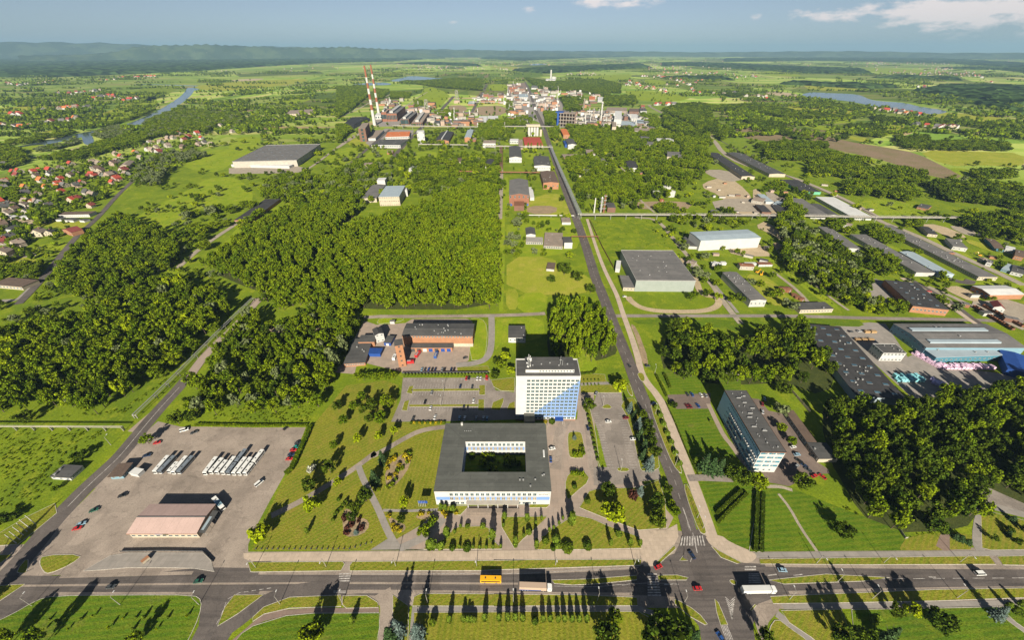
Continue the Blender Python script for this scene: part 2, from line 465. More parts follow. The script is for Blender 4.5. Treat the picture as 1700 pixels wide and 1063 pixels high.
def land_mat():
	"""farmland far out: a patchwork of strip fields; meadow close to the works"""
	t=NT('farmland')
	v=t.pos()
	cell=t.n('TexVoronoi')
	cell.inputs['Scale'].default_value=1/780.0
	t.l(v,cell.inputs['Vector'])
	sepc=t.n('SeparateColor')
	t.l(cell.outputs['Color'],sepc.inputs[0])
	cols=[]
	for rot,sx,sy in((R(20),1/300.0,1/46.0),(R(-38),1/55.0,1/380.0),(R(70),1/420.0,1/70.0)):
		vo=t.n('TexVoronoi')
		vo.inputs['Scale'].default_value=1.0
		vo.inputs['Randomness'].default_value=0.75
		t.l(t.pos((sx,sy,1),rot),vo.inputs['Vector'])
		sc=t.n('SeparateColor')
		t.l(vo.outputs['Color'],sc.inputs[0])
		rp=t.n('ValToRGB')
		rp.color_ramp.interpolation='CONSTANT'
		el=rp.color_ramp.elements
		data=[(0.0,(0.17,0.25,0.03)),(0.2,(0.23,0.30,0.05)),(0.38,(0.13,0.21,0.025)),(0.5,(0.28,0.33,0.07)),
(0.64,(0.19,0.27,0.03)),(0.78,(0.34,0.34,0.11)),(0.88,(0.15,0.235,0.03)),(0.95,(0.30,0.23,0.12))]
		el[0].position,el[0].color=data[0][0],data[0][1]+(1,)
		el[1].position,el[1].color=data[1][0],data[1][1]+(1,)
		for p_,c_ in data[2:]:
			e=el.new(p_)
			e.color=c_+(1,)
		t.l(sc.outputs[0],rp.inputs[0])
		cols.append(rp.outputs[0])
	m1=t.n('Math',operation='GREATER_THAN')
	m1.inputs[1].default_value=0.4
	t.l(sepc.outputs[0],m1.inputs[0])
	m2=t.n('Math',operation='GREATER_THAN')
	m2.inputs[1].default_value=0.72
	t.l(sepc.outputs[0],m2.inputs[0])
	far=t.mix(m2.outputs[0],t.mix(m1.outputs[0],cols[0],cols[1]),cols[2])
	fb=t.n('VectorMath',operation='SCALE')
	t.l(far,fb.inputs[0])
	big=t.n('TexVoronoi')
	big.inputs['Scale'].default_value=1.0
	t.l(t.pos((1/620.0,1/1000.0,1),R(12)),big.inputs['Vector'])
	bc=t.n('SeparateColor')
	t.l(big.outputs['Color'],bc.inputs[0])
	t.l(t.rng(bc.outputs[0],0,1,.42,1.5),fb.inputs['Scale'])
	far=fb.outputs[0]
	far=t.mix(t.rng(t.noise(v,60,5,0.65),0.5,0.75,0,0.4),far,(0.09,0.15,0.02,1))
	near=t.mix(t.rng(t.noise(v,34,6,0.62),0.36,0.64),LUSH,LUSH2)
	near=t.mix(t.rng(t.noise(v,12,6,0.65),0.52,0.72,0,0.8),near,LUSHY)
	ln=t.n('VectorMath',operation='DISTANCE')
	ln.inputs[1].default_value=(0,400,0)
	t.l(v,ln.inputs[0])
	col=t.mix(t.rng(ln.outputs['Value'],900,1300),near,far)
	fine=t.rng(t.noise(v,1.5,6,0.75),0.25,0.75,0.66,1.3)
	vm=t.n('VectorMath',operation='SCALE')
	t.l(col,vm.inputs[0])
	t.l(fine,vm.inputs['Scale'])
	t.bsdf(vm.outputs[0],0.95,0.08,0,t.noise(v,1.0,5,0.7),0.5,0.7)
land_mat()
def hill_mat():
	t=NT('forested_hill')
	v=t.pos()
	col=t.mix(t.rng(t.noise(v,420,6,0.62),0.47,0.58),(0.030,0.050,0.022,1),(0.062,0.090,0.038,1))
	col=t.mix(t.rng(t.noise(v,50,4,0.62),0.66,0.72),col,(0.30,0.29,0.26,1))
	t.bsdf(col,0.95,0.05)
hill_mat()
M('forest_floor',(0.035,0.048,0.008,1),(0.055,0.066,0.012,1),5,1.0,.4,bump=.4)  # dark soil and litter; its colour also stands for shade between crowns
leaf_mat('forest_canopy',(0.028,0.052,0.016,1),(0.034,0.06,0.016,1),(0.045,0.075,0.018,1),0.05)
# ---------------------------------------------------------------- mesh helpers
class MB:
	def __init__(self):
		self.v,self.f,self.mi=[],[],[]
	def poly(self,pts,mi=0):
		b=len(self.v)
		self.v+=[tuple(p)for p in pts]
		self.f.append(tuple(range(b,b+len(pts))))
		self.mi.append(mi)
		return self
	def box(self,x0,y0,z0,x1,y1,z1,mi=0):
		b=len(self.v)
		self.v+=[(x0,y0,z0),(x1,y0,z0),(x1,y1,z0),(x0,y1,z0),(x0,y0,z1),(x1,y0,z1),(x1,y1,z1),(x0,y1,z1)]
		for q in((3,2,1,0),(4,5,6,7),(0,1,5,4),(1,2,6,5),(2,3,7,6),(3,0,4,7)):
			self.f.append(tuple(b+i for i in q))
			self.mi.append(mi)
		return self
	def prism(self,pts,z0,z1,mi=0,bottom=False):
		"""pts counter-clockwise"""
		b,n=len(self.v),len(pts)
		self.v+=[(p[0],p[1],z0)for p in pts]+[(p[0],p[1],z1)for p in pts]
		for i in range(n):
			j=(i+1)%n
			self.f.append((b+i,b+j,b+n+j,b+n+i))
			self.mi.append(mi)
		self.cap([(p[0],p[1],z1)for p in pts],mi)
		return self
	def cap(self,pts,mi=0):
		b=len(self.v)
		self.v+=[tuple(p)for p in pts]
		for tri in tessellate_polygon([[Vector(p)for p in pts]]):
			a,c,d=tri
			n=(Vector(pts[c])-Vector(pts[a])).cross(Vector(pts[d])-Vector(pts[a]))
			self.f.append((b+a,b+c,b+d)if n.z>=0 else(b+a,b+d,b+c))
			self.mi.append(mi)
		return self
	def tube(self,p0,p1,r0,r1=None,n=8,mi=0,caps=True):
		r1=r0 if r1 is None else r1
		p0,p1=Vector(p0),Vector(p1)
		d=(p1-p0).normalized()
		a=d.orthogonal().normalized()
		c=d.cross(a)
		b=len(self.v)
		for p,r in((p0,r0),(p1,r1)):
			for i in range(n):
				t=2*math.pi*i/n
				self.v.append(tuple(p+(a*math.cos(t)+c*math.sin(t))*r))
		for i in range(n):
			j=(i+1)%n
			self.f.append((b+i,b+j,b+n+j,b+n+i))
			self.mi.append(mi)
		if caps:
			self.f.append(tuple(b+n+i for i in range(n)))
			self.mi.append(mi)
			self.f.append(tuple(b+n-1-i for i in range(n)))
			self.mi.append(mi)
		return self
	def mesh(self,name,mats):
		me=bpy.data.meshes.new(name)
		me.from_pydata(self.v,[],self.f)
		for m in(mats if isinstance(mats,(list,tuple))else[mats]):
			me.materials.append(MATS[m])
		if any(self.mi):
			me.polygons.foreach_set('material_index',self.mi)
		me.update()
		return me
def link(name,me,parent=None,loc=None,rz=0.0,sc=None):
	o=bpy.data.objects.new(name,me)
	COL.objects.link(o)
	if parent is not None:
		o.parent=parent
	if loc is not None:
		o.location=loc
	if rz:
		o.rotation_euler=(0,0,rz)
	if sc is not None:
		o.scale=sc if isinstance(sc,(tuple,list))else(sc,sc,sc)
	return o
def part(name,mb,mats,parent,loc=None,rz=0.0):
	return link(name,mb.mesh(name,mats),parent,loc,rz)
def tag(o,label=None,cat=None,group=None,kind=None):
	if label:
		o['label']=label
	if cat:
		o['category']=cat
	if group:
		o['group']=group
	if kind:
		o['kind']=kind
	return o
def thing(name,label,cat,loc,rz=0.0,group=None,sc=None):
	return tag(link(name,None,None,loc,rz,sc),label,cat,group)
def chaikin(pts,n=2,closed=True):
	for _ in range(n):
		out=[]
		m=len(pts)
		for i in range(m if closed else m-1):
			a,b=pts[i],pts[(i+1)%m]
			out+=[a*0.75+b*0.25,a*0.25+b*0.75]
		if not closed:
			out=[pts[0]]+out+[pts[-1]]
		pts=out
	return pts
def ccw(pts):
	a=sum(pts[i].x*pts[(i+1)%len(pts)].y-pts[(i+1)%len(pts)].x*pts[i].y for i in range(len(pts)))
	return pts if a>0 else pts[::-1]
HARD=[]
def sheet(name,s,z,mat,smooth=0,kerb=0.0,kind='structure',label=None,parent=None):
	"""flat piece of ground: outline read in photo pixels, laid at height z; with kerb > 0 an island edged by a raised kerb"""
	p=W(s)if isinstance(s,str)else s
	p=ccw(p)
	if smooth:
		p=chaikin(p,smooth)
	if 'grass' not in mat and 'floor' not in mat:
		HARD.append([(q.x,q.y)for q in p])
	mb=MB()
	mb.cap([(q.x,q.y,z)for q in p])
	o=link(name,mb.mesh(name,mat),parent)
	if parent is None:
		o['kind']=kind
	if label:
		o['label']=label
	if kerb:
		k=MB()
		n=len(p)
		inner,outer=[],[]
		for i in range(n):
			t=(p[(i+1)%n]-p[i-1])
			t=Vector((t.x,t.y,0)).normalized()
			nr=Vector((t.y,-t.x,0))
			inner.append(p[i]-nr*0.02)
			outer.append(p[i]+nr*kerb)
		for i in range(n):
			j=(i+1)%n
			k.poly([(*inner[i].xy,z+.02),(*outer[i].xy,z+.02),(*outer[j].xy,z+.02),(*inner[j].xy,z+.02)])
			k.poly([(*outer[i].xy,z+.02),(*outer[i].xy,0),(*outer[j].xy,0),(*outer[j].xy,z+.02)])
		link('kerb',k.mesh('kerb','kerb_stone'),o)
	return o
def ribbon_pts(pts,w,smooth=2):
	if smooth:
		pts=chaikin(pts,smooth,False)
	n=len(pts)
	wl=w if isinstance(w,(list,tuple))else(w,w)
	L,Rr=[],[]
	for i in range(n):
		t=pts[min(i+1,n-1)]-pts[max(i-1,0)]
		t=Vector((t.x,t.y,0)).normalized()
		nr=Vector((-t.y,t.x,0))
		ww=wl[0]+(wl[1]-wl[0])*i/(n-1)
		L.append(pts[i]+nr*ww/2)
		Rr.append(pts[i]-nr*ww/2)
	return L,Rr
def ribbon(name,s,w,z,mat,smooth=2,parent=None,kind='structure'):
	L,Rr=ribbon_pts(W(s)if isinstance(s,str)else s,w,smooth)
	mb=MB()
	for i in range(len(L)-1):
		mb.poly([(*Rr[i].xy,z),(*Rr[i+1].xy,z),(*L[i+1].xy,z),(*L[i].xy,z)])
	o=link(name,mb.mesh(name,mat),parent)
	if parent is None:
		o['kind']=kind
	return o
def dashes(parent,s,w,z,on,off,smooth=2):
	"""painted line broken into strokes, one mesh under its road"""
	pts=W(s)if isinstance(s,str)else s
	if smooth:
		pts=chaikin(pts,smooth,False)
	mb=MB()
	carry,draw=0.0,True
	for a,b in zip(pts,pts[1:]):
		d=b-a
		ln=d.length
		if ln<1e-6:
			continue
		d.normalize()
		nr=Vector((-d.y,d.x,0))*w/2
		x=0.0
		while x<ln:
			seg=(on if draw else off)-carry
			e=min(ln,x+seg)
			if draw:
				p,q=a+d*x,a+d*e
				mb.poly([(*(p-nr).xy,z),(*(q-nr).xy,z),(*(q+nr).xy,z),(*(p+nr).xy,z)])
			if x+seg<=ln:
				carry,draw=0.0,(not draw if off else True)
			else:
				carry+=ln-x
			x=e if e>x else ln
	return link('marking',mb.mesh('marking','marking_paint'),parent)
	# ---------------------------------------------------------------- the ground, far to near
def big_ground():
	mb=MB()
	S=60000.0
	mb.poly([(-S,-3000,0),(S,-3000,0),(S,S,0),(-S,S,0)])
	tag(link('ground',mb.mesh('ground','farmland')),'flat green plain of meadows and strip fields',None,None,'structure')
big_ground()
def hills():
	rng=np.random.default_rng(5)
	# wooded ridges: (azimuth deg from straight ahead, half width deg, distance m, height m above the plain)
	def ridge(name,dist,az0,az1,prof,seed,depth):
		r=np.random.default_rng(seed)
		n=150
		az=np.linspace(az0,az1,n)
		ph=r.uniform(0,6.28,9)
		wob=sum(np.sin(az*(0.35*1.6**k)+ph[k])/1.5**k for k in range(9))
		h=0.74*np.maximum(np.interp(az,[p[0]for p in prof],[p[1]for p in prof])*(1+0.035*wob),2)
		mb=MB()
		rows=[(-1,0),(-.62,.42),(-.3,.82),(0,1),(.4,.7),(1,0)]
		for dd,hh in rows:
			for i in range(n):
				a=math.radians(az[i])
				dl=dist+dd*depth*(1+0.12*math.sin(i*0.7+dd*5))*(0.4+0.6*h[i]/h.max())
				mb.v.append((math.sin(a)*dl,math.cos(a)*dl,hh*h[i]*(1+0.05*math.sin(i*1.9+dd*9))-1))
		for k in range(len(rows)-1):
			for i in range(n-1):
				mb.f.append((k*n+i,k*n+i+1,(k+1)*n+i+1,(k+1)*n+i))
				mb.mi.append(0)
		o=link(name,mb.mesh(name,'forested_hill'))
		o['kind']='structure'
		for p in o.data.polygons:
			p.use_smooth=True
	ridge('hills',14500,-46,-8,[(-46,150),(-41,200),(-39.5,260),(-38,385),(-36,410),(-31,412),(-27,405),(-25,350),(-22,375),(-19,385),(-16.5,345),(-14.5,310),(-12,240),(-8,60)],3,700)
	ridge('hills',17000,-24,12,[(-24,180),(-15,280),(-11,300),(-8,250),(-3,250),(0,250),(4,210),(12,90)],12,900)
	ridge('hills',20000,-60,62,[(-60,560),(-52,555),(-45,535),(-38,490),(-30,450),(-20,370),(-10,310),(0,260),(12,220),(25,190),(35,250),(42,190),(62,170)],7,1500)
hills()
# ---- water
def river_pts():
	c=W('A1 900,412 885,440 850,470 790,510 730,540 670,570 600,592 F1 1180,610 1020,650 880,680 700,722 560,750 250,815 0,848 P -60,258 -200,275')
	return c
ribbon('river',river_pts(),(46,62),0.06,'water',2)
sheet('river_bay','F1 860,660 960,640 1010,700 1030,770 960,790 905,775 895,720',0.08,'water',2)
ribbon('river','A1 905,425 960,405 840,400 640,395',40,0.05,'water',2)
sheet('lake','A3 645,445 700,432 760,436 860,440 930,445 975,470 1060,478 1140,482 1200,500 1340,520 1330,532 1260,540 1190,520 1080,512 1000,500 930,486 850,472 760,466 690,458',0.3,'water',2)
sheet('lake','E1 600,100 700,75 860,40 960,45 1100,60 1300,75 1390,72 1300,92 1100,96 900,98 800,105 700,108',0.3,'water',2)
sheet('lake','E1 150,145 330,125 520,115 640,130 620,150 400,150 220,158',0.3,'water',2)
sheet('lake','A2 930,300 1010,296 1020,302 940,308',0.5,'water',1)
# ---- river banks, dykes and the nearer fields
ribbon('dyke_path','F1 300,935 620,880 930,800 1200,740 1420,680 1530,640 1700,590',14,0.10,'sand')
ribbon('dyke_path','F1 470,660 700,600 960,520 1180,430 1400,350 1540,300 1620,220 1660,180',20,0.12,'yellow_field')
ribbon('dyke_path','A1 990,470 1200,440 1400,395 1600,365 A2 200,350 400,330',30,0.2,'cut_lawn')
for s_,m_ in[('F1 0,860 290,800 520,780 470,840 0,920','bright_grass'),('F1 470,660 960,530 1180,440 1540,310 1700,240 1700,370 1500,480 1100,570 800,620','bright_grass'),
('F1 0,380 380,360 960,340 980,360 620,390 0,460','yellow_field'),('F1 0,520 300,500 900,450 1100,440 700,500 200,560 20,560','bright_grass'),
('A1 640,420 760,400 850,410 720,480 640,470','lush_grass'),
('A1 900,405 1080,385 1280,375 1480,370 1350,400 1050,432 940,420','yellow_field'),
('A1 1050,380 1150,370 1260,368 1180,382','sand'),
('A1 1280,475 1420,450 1480,460 1400,490 1300,492','bright_grass'),
('A3 0,0 0,0 0,0',None)]:
	if m_:
		sheet('field',s_,0.16,m_,1)
for i_,(s_,m_)in enumerate([('B4 160,22 320,60 560,125 820,165 1000,200 1180,290 1300,350 1100,350 860,262 680,215 460,170 330,110 230,90','plough'),
('B4 0,85 150,85 240,110 100,130 0,110','plough'),
('B4 1180,290 1300,290 1340,330 1290,350','bright_grass'),
('B4 980,180 1400,190 1649,200 1649,290 1400,270 1180,280','yellow_field'),
('B4 560,90 720,110 700,140 580,110','yellow_field'),('B4 620,95 760,105 1000,60 700,40','bright_grass'),
('B4 250,20 520,40 620,80 420,60','bright_grass'),
('A3 340,600 470,595 500,620 350,620','plough'),('A3 370,640 560,630 640,660 420,660','plough'),
('A3 400,530 560,525 920,560 900,580 600,585 430,560','bright_grass'),('A3 480,425 640,440 620,460 480,440','sand'),
('A3 900,580 1150,590 1180,610 960,610','yellow_field'),('A3 640,385 900,395 1000,420 700,430','yellow_field'),
('A3 640,470 840,490 940,545 700,540 560,520','yellow_field'),('A3 480,330 660,350 640,360 480,355','bright_grass'),
('A3 930,315 1290,330 1300,350 1000,345','bright_grass'),('A3 1200,520 1480,540 1649,560 1600,580 1300,560','yellow_field'),
('A2 1130,360 1330,350 1420,345 1400,375 1250,380','bright_grass'),('A2 1380,420 1650,440 1700,470 1480,480 1390,450','bright_grass'),
('E3 670,250 1000,240 1300,260 1100,290 760,290','bright_grass'),('E3 900,80 1150,90 1200,140 950,150','bright_grass'),
('A2 740,310 900,315 900,325 760,322','yellow_field'),('A2 200,350 360,325 420,330 300,345','bright_grass'),
('A2 850,345 990,340 1000,360 860,365','cut_lawn'),('A2 450,400 560,440 540,480 400,470','bright_grass'),('A2 740,395 830,395 830,425 740,425','bright_grass'),
('E1 880,300 1160,230 1340,260 1180,440 1100,400','bright_grass')]):
	sheet('field',s_,0.17+0.004*i_,m_,1)
	# ---- mid-ground meadows
for i_,(s_,m_)in enumerate([('F3 740,660 1661,560 1661,660 1420,800 1200,830 1000,760 880,780 800,720','bright_grass'),
('B1 960,120 1600,60 1440,130 1330,210 1200,190','bright_grass'),
('B1 810,500 900,430 1100,340 1260,240 1400,230 1480,260 1560,370 1450,440 1250,400 1120,520 980,580 850,540','bright_grass'),
('B1 500,310 560,285 760,285 790,310 720,340 560,330','bright_grass'),
('B1 100,680 360,625 440,640 400,690 350,720 120,690','bright_grass'),('B1 60,570 300,530 420,560 180,600','cut_lawn'),
('B1 120,520 280,480 540,500 560,540 400,550 200,530','yellow_field'),('B1 0,740 180,720 290,760 100,770','yellow_field'),
('B1 700,880 900,830 1160,720 1230,700 1060,840 900,880 760,930','bright_grass'),
('B1 1240,720 1649,430 1649,500 1400,660','bright_grass'),('B2 0,690 160,590 340,500 420,520 200,640 60,720','bright_grass'),
('B2 560,240 700,160 830,170 700,290 620,290','bright_grass'),('B2 800,240 880,165 1020,190 900,290 860,260','bright_grass'),
('B2 700,145 760,100 860,130 850,165','yellow_field'),('B2 0,110 200,90 180,170 0,240','bright_grass'),
('B2 1100,200 1260,180 1270,240 1150,270','bright_grass'),
('P 826,300 838,300 838,518 826,518','bright_grass'),
('B3 150,830 440,830 470,920 660,940 700,1063 150,1063','yellow_field'),('B3 0,0 0,0 0,0',None),
('C3 150,0 230,0 230,130 155,130','yellow_field'),('C3 225,30 420,20 400,150 225,150','bright_grass'),
('B3 150,600 560,590 620,760 440,830 150,830','bright_grass'),('B3 130,340 165,340 165,560 130,600','bright_grass'),
('B3 345,455 480,440 520,520 560,590 270,570 270,510','yellow_field'),
('B3 660,605 1060,600 1230,800 1160,790 850,790 800,870 740,800','lush_grass'),
('B3 1100,230 1380,250 1480,300 1300,340 1200,330 1120,280','lush_grass'),
('B3 700,240 820,280 900,340 760,330','bright_grass'),('B3 250,180 320,190 310,240 260,230','bright_grass'),
('E2 415,690 460,690 460,860 410,860','bright_grass'),('E2 475,820 550,810 545,860 475,865','bright_grass'),('E2 620,930 860,930 850,1000 640,1000','bright_grass'),
('E2 250,160 430,150 430,220 250,210','bright_grass'),('E2 335,520 405,510 400,590 340,590','bright_grass'),
('E2 480,450 620,440 640,500 480,510','yellow_field'),('E2 930,700 1060,690 1080,790 1000,850 960,800','yellow_field'),
('B4 600,490 900,480 1090,570 820,590 740,590','bright_grass'),('B4 0,100 0,100 0,100',None),
('E8 240,540 560,540 740,680 990,850 1230,1040 1150,1030 950,900 700,700 560,640 240,590','bright_grass'),
('E8 300,690 560,730 760,980 550,1000 430,850','yellow_field'),('E8 280,470 480,450 500,510 290,515','yellow_field'),
('E8 1180,240 1380,260 1300,310 1200,290','bright_grass'),('E8 1040,680 1290,740 1455,900 1455,1063 1250,1000 1150,860','lush_grass'),
('E7 880,220 1000,215 1240,330 1120,320','yellow_field'),('E7 520,180 640,200 1100,440 1455,600 1455,650 1090,480 700,290','bright_grass'),
('E7 160,250 340,310 320,330 200,290','bright_grass'),('E7 940,600 1455,620 1455,690 1420,690 1300,640 960,640','bright_grass'),
('C3 930,190 1630,190 1632,280 1500,240 1000,230','cut_lawn'),('C4 170,190 580,190 640,240 440,235 200,215','cut_lawn'),('C4 650,195 1290,215 1130,200 850,190','cut_lawn'),
('C3 80,200 130,182 385,180 400,300 290,330 120,345 78,400','bright_grass'),('C3 620,300 760,520 620,545 560,430','bright_grass')]):
	if m_:
		sheet('meadow',s_,0.03+0.004*i_,m_,1)
		# ---- bare soil
sheet('bare_soil','E2 60,400 420,390 425,505 110,510 20,470',0.20,'dirt',1)
sheet('bare_soil','E1 1290,390 1500,385 1540,460 1330,470',0.21,'dirt',1)
sheet('bare_soil','B3 1340,380 1480,340 1560,380 1649,470 1649,560 1540,560 1440,450 1350,420',0.22,'sand',1)
sheet('bare_soil','B3 1350,300 1480,300 1620,350 1500,380 1370,330',0.225,'gravel',1)
sheet('bare_soil','B4 0,400 80,470 190,560 200,600 60,590 0,500',0.23,'sand',1)
sheet('bare_soil','E8 100,20 330,0 470,70 560,165 240,150 130,110',0.228,'sand',1)
sheet('bare_soil','B4 60,440 120,430 260,560 200,600',0.227,'gravel',1)
sheet('bare_soil','E7 400,590 640,690 820,800 760,830 560,740',0.262,'gravel',1)
sheet('bare_soil','E8 560,420 640,400 760,560 700,600',0.226,'dirt',1)
sheet('bare_soil','B1 0,455 160,470 330,480 300,520 90,520 0,505',0.2,'sand',1)
sheet('bare_soil','B1 30,700 200,690 230,720 60,730',0.21,'gravel',1)
sheet('bare_soil','E8 150,450 420,400 560,520 540,540 200,530',0.23,'sand',1)
sheet('bare_soil','E8 400,260 520,200 760,420 720,430 560,330',0.235,'sand',1)
sheet('bare_soil','E7 480,70 660,70 960,190 780,200 640,140',0.24,'sand',1)
sheet('bare_soil','E7 740,90 860,80 1030,150 960,190',0.244,'gravel',1)
sheet('bare_soil','E7 680,650 880,645 1090,790 960,790 800,720',0.248,'sand',1)
sheet('bare_soil','E7 820,800 1455,760 1455,1010 1400,990',0.25,'gravel',1)
sheet('bare_soil','B3 900,500 1100,490 1290,500 1240,550 1060,540 960,540',0.252,'dirt',1)
sheet('bare_soil','B3 270,520 460,520 450,570 280,570',0.256,'dirt',1)
sheet('bare_soil','C3 930,215 975,240 1060,470 1010,480 980,330',0.02,'dirt',1)
sheet('bare_soil','C2 80,240 130,220 250,230 540,200 550,260 300,270 100,280',0.26,'sand',1)
sheet('bare_soil','P 1180,330 1290,330 1300,352 1190,352',0.26,'gravel',1)
sheet('yard','B2 0,290 380,270 470,290 420,320 0,325',0.2,'gravel',0)
sheet('works_yard','E2 440,260 700,230 1040,300 1240,480 1640,480 1650,640 1240,640 1030,650 830,600 640,500 430,500',0.12,'grey_slabs',0)
sheet('works_yard','E3 0,470 560,440 870,480 1050,610 990,690 560,660 240,660 0,620',0.13,'grey_slabs',0)
sheet('works_yard','E1 440,520 720,420 1130,470 1060,620 460,640',0.14,'grey_slabs',0)
sheet('works_yard','E1 330,830 560,660 900,680 880,760 780,900 420,890',0.144,'grey_slabs',0)
sheet('works_yard','E2 460,140 640,120 720,220 700,260 440,260',0.115,'red_paving',0)
sheet('yard','C4 430,235 660,210 760,220 900,430 960,400 1120,500 1400,520 1632,560 1632,700 1160,680 930,690 700,480',0.015,'grey_slabs',0)
sheet('yard','E7 0,560 150,600 380,800 360,860 0,760',0.26,'grey_slabs',0)
sheet('yard','E8 1180,780 1455,760 1455,900',0.265,'grey_slabs',0)
# ---- roads and railways further out
AV=('D3 1072,640 1085,600 1075,500 1055,420 1015,290 985,180 930,50 C3 1150,1040 1095,900 1040,760 975,600 930,470 880,350 835,240 780,90 745,0 '
'B3 690,960 650,820 610,700 570,590 520,460 470,320 425,190 390,90 E2 880,680 800,500 760,420 720,260 680,170 650,110')
avenue=ribbon('avenue',AV,(7.5,15),0.30,'asphalt',2)
dashes(avenue,AV,0.22,0.32,4,5)
ribbon('path','D3 1190,500 1100,230 C3 1190,860 1130,700 1010,560 985,440 955,340 930,270 890,160 855,50 B3 800,1020 740,900 690,760 640,600',(6.5,4),0.29,'slab_paving',2)
ribbon('dirt_verge','B3 720,1063 690,940 650,790 610,650',7,0.275,'yellow_field',2)
ribbon('path','B3 930,590 1070,600 1180,740 1300,880 1400,1000 1440,1063 C3 1520,80 1590,170 1632,220',6,0.27,'gravel',2)
ribbon('works_road','E2 10,500 50,420 110,310 160,220 200,140',(12,20),0.30,'rail_bed',2)
ribbon('works_road','E1 600,1060 760,880 900,740 1000,640 1130,530 1260,400 1370,280',(11,18),0.31,'rail_bed',2)
ribbon('railway','P 580,272 E1 170,1060 330,920 470,800 620,670',9,0.28,'rail_bed',2)
ribbon('works_road','E1 760,420 830,380 940,300 1060,230',7,0.29,'gravel',2)
ribbon('railway','E1 0,545 150,470 250,430 420,330 560,290 700,220',8,0.28,'gravel',2)
ribbon('works_road','E1 0,890 80,840 220,750 300,690',9,0.285,'gravel',2)
ribbon('works_road','B2 390,330 480,300 600,210 690,140 760,90',6,0.283,'gravel',2)
ribbon('path','B3 110,600 118,400 120,300 115,160',7,0.281,'gravel',2)
ribbon('railway','P 1088,175 E3 940,380 1150,490 1400,610 1700,740 B3 1500,250 B4 200,330 400,410 600,500 780,600 E7 60,20 500,190 800,340 1100,470 1455,640',(14,9),0.29,'gravel',2)
ribbon('railway','E3 960,390 1160,495 1400,605 1700,735 B4 60,270 230,350 420,425 620,520 790,605',(4,3.2),0.31,'rail_bed',2)
ribbon('road','E7 330,570 450,660 650,770 800,850 900,920 1000,990 1150,1063',7,0.29,'slab_paving',2)
ribbon('road','E7 380,570 520,650 680,740 830,830 950,930 1100,1030',5,0.30,'asphalt',2)
ribbon('road','E7 560,650 760,730 960,830 1150,920 1455,1050',6,0.285,'gravel',2)
ribbon('road','E7 640,520 820,600 940,620 960,590',9,0.283,'asphalt',2)
ribbon('road','P 905,521 850,524 720,526 600,526 590,535 575,560',5.5,0.292,'worn_asphalt',1)
ribbon('road','P 1022,525 1100,525 1216,525 1312,525 1441,529 1581,531 1720,535',5.5,0.288,'grey_lot',1)
ribbon('road','B1 110,1010 200,920 280,830 380,700 480,580 590,490 700,360 800,265 F3 480,930 700,690 800,570',(8,7),0.29,'asphalt',2)
ribbon('road','B1 0,990 110,985 170,930 200,900',6,0.286,'grey_slabs',1)
ribbon('path','B1 1080,790 1180,700 1300,610 1440,520 1500,470',7,0.284,'gravel',2)
ribbon('path','B1 720,930 860,850 1000,790',4,0.284,'gravel',2)
ribbon('path','C1 1190,560 1290,420 1380,330 1480,240 1570,140 1632,60',8,0.287,'pink_slabs',2)
ribbon('path','C2 0,110 60,50 120,0',7,0.286,'pink_slabs',2)
ribbon('sand_track','B3 1220,840 1300,960 1330,1063 C3 1480,50 1500,100 1420,140 1250,145 1100,140 1000,120 940,80 920,50',7,0.275,'sand',2)
ribbon('path','B3 780,220 830,270 900,340',4,0.27,'gravel',1)
ribbon('path','B3 950,470 1000,520 1050,560',4,0.27,'gravel',1)
ribbon('path','E8 0,760 100,880 200,1000 250,1063',3.5,0.29,'grey_slabs',1)
ribbon('path','E8 580,680 700,770 800,850 920,980',4,0.27,'gravel',1)
ribbon('path','E8 860,700 1000,830 1150,950 1280,1040',3,0.27,'gravel',1)
sheet('pavement','P 408,917 1063,911 1115,880 1180,890 1262,912 1950,908 1950,1010 1300,1012 640,1006 408,1004 330,990 330,956',0.012,'worn_asphalt')
# ---- the left road, the coach yard and the main road in front
sheet('coach_yard','P 150,815 195,768 235,724 262,700 300,709 508,709 503,722 480,775 448,832 420,885 412,905 412,918 414,935 428,951 330,953 240,958 60,955 45,945 70,905 110,860 160,810',0.02,'worn_asphalt')
left_road=ribbon('road','C1 1210,520 1130,620 1000,760 870,915 760,1050 D1 600,112 480,222 370,335 280,430 190,545 100,650 0,750 P -60,1010',(9,12),0.04,'asphalt',2)
dashes(left_road,'C1 1130,620 1000,760 870,915 760,1050 D1 600,112 480,222 370,335',0.35,0.06,60,0)
ribbon('verge_track','C1 1190,540 1100,660 960,780 820,900',4,0.03,'pink_slabs',1)
sheet('layby','D1 0,550 150,540 240,560 210,640 225,700 300,715 0,745',0.025,'worn_asphalt',0)
main_road=sheet('main_road','P -220,955 75,957 180,955 250,953 330,943 440,944 560,951 700,951 870,950 960,946 1060,941 1120,920 1140,880 1162,880 1185,905 1230,935 1260,937 1450,941 1920,943 '
'1920,975 1700,978 1460,981 1300,988 1258,1004 1250,1040 1262,1120 1175,1120 1160,1040 1120,992 1060,989 830,987 700,984 640,984 622,990 560,984 480,983 450,990 420,1000 360,1090 305,1090 330,1040 334,1000 300,990 90,990 40,1010 0,1050 -220,1130',0.05,'road_asphalt')
ribbon('side_road','D2 520,782 300,788 150,818 40,868 D1 1400,880 1300,960 1150,1063 P 330,1090',7,0.056,'asphalt',2,main_road)
for s_,w_ in(('P -100,975 420,969 700,969 860,970',.9),('P 430,952 700,953 860,952 960,948 1055,943',1.6),('P 430,985 560,983 700,983 860,986 1050,988',1.5),('P 1270,939 1450,942.5 1900,945',1.5),('P 1310,985 1460,980 1900,974',1.5),('P 90,987 320,987',1.6),('P 100,958 320,952',1.6)):
	ribbon('road_shoulder',s_,w_,0.054,'worn_asphalt',1,main_road)
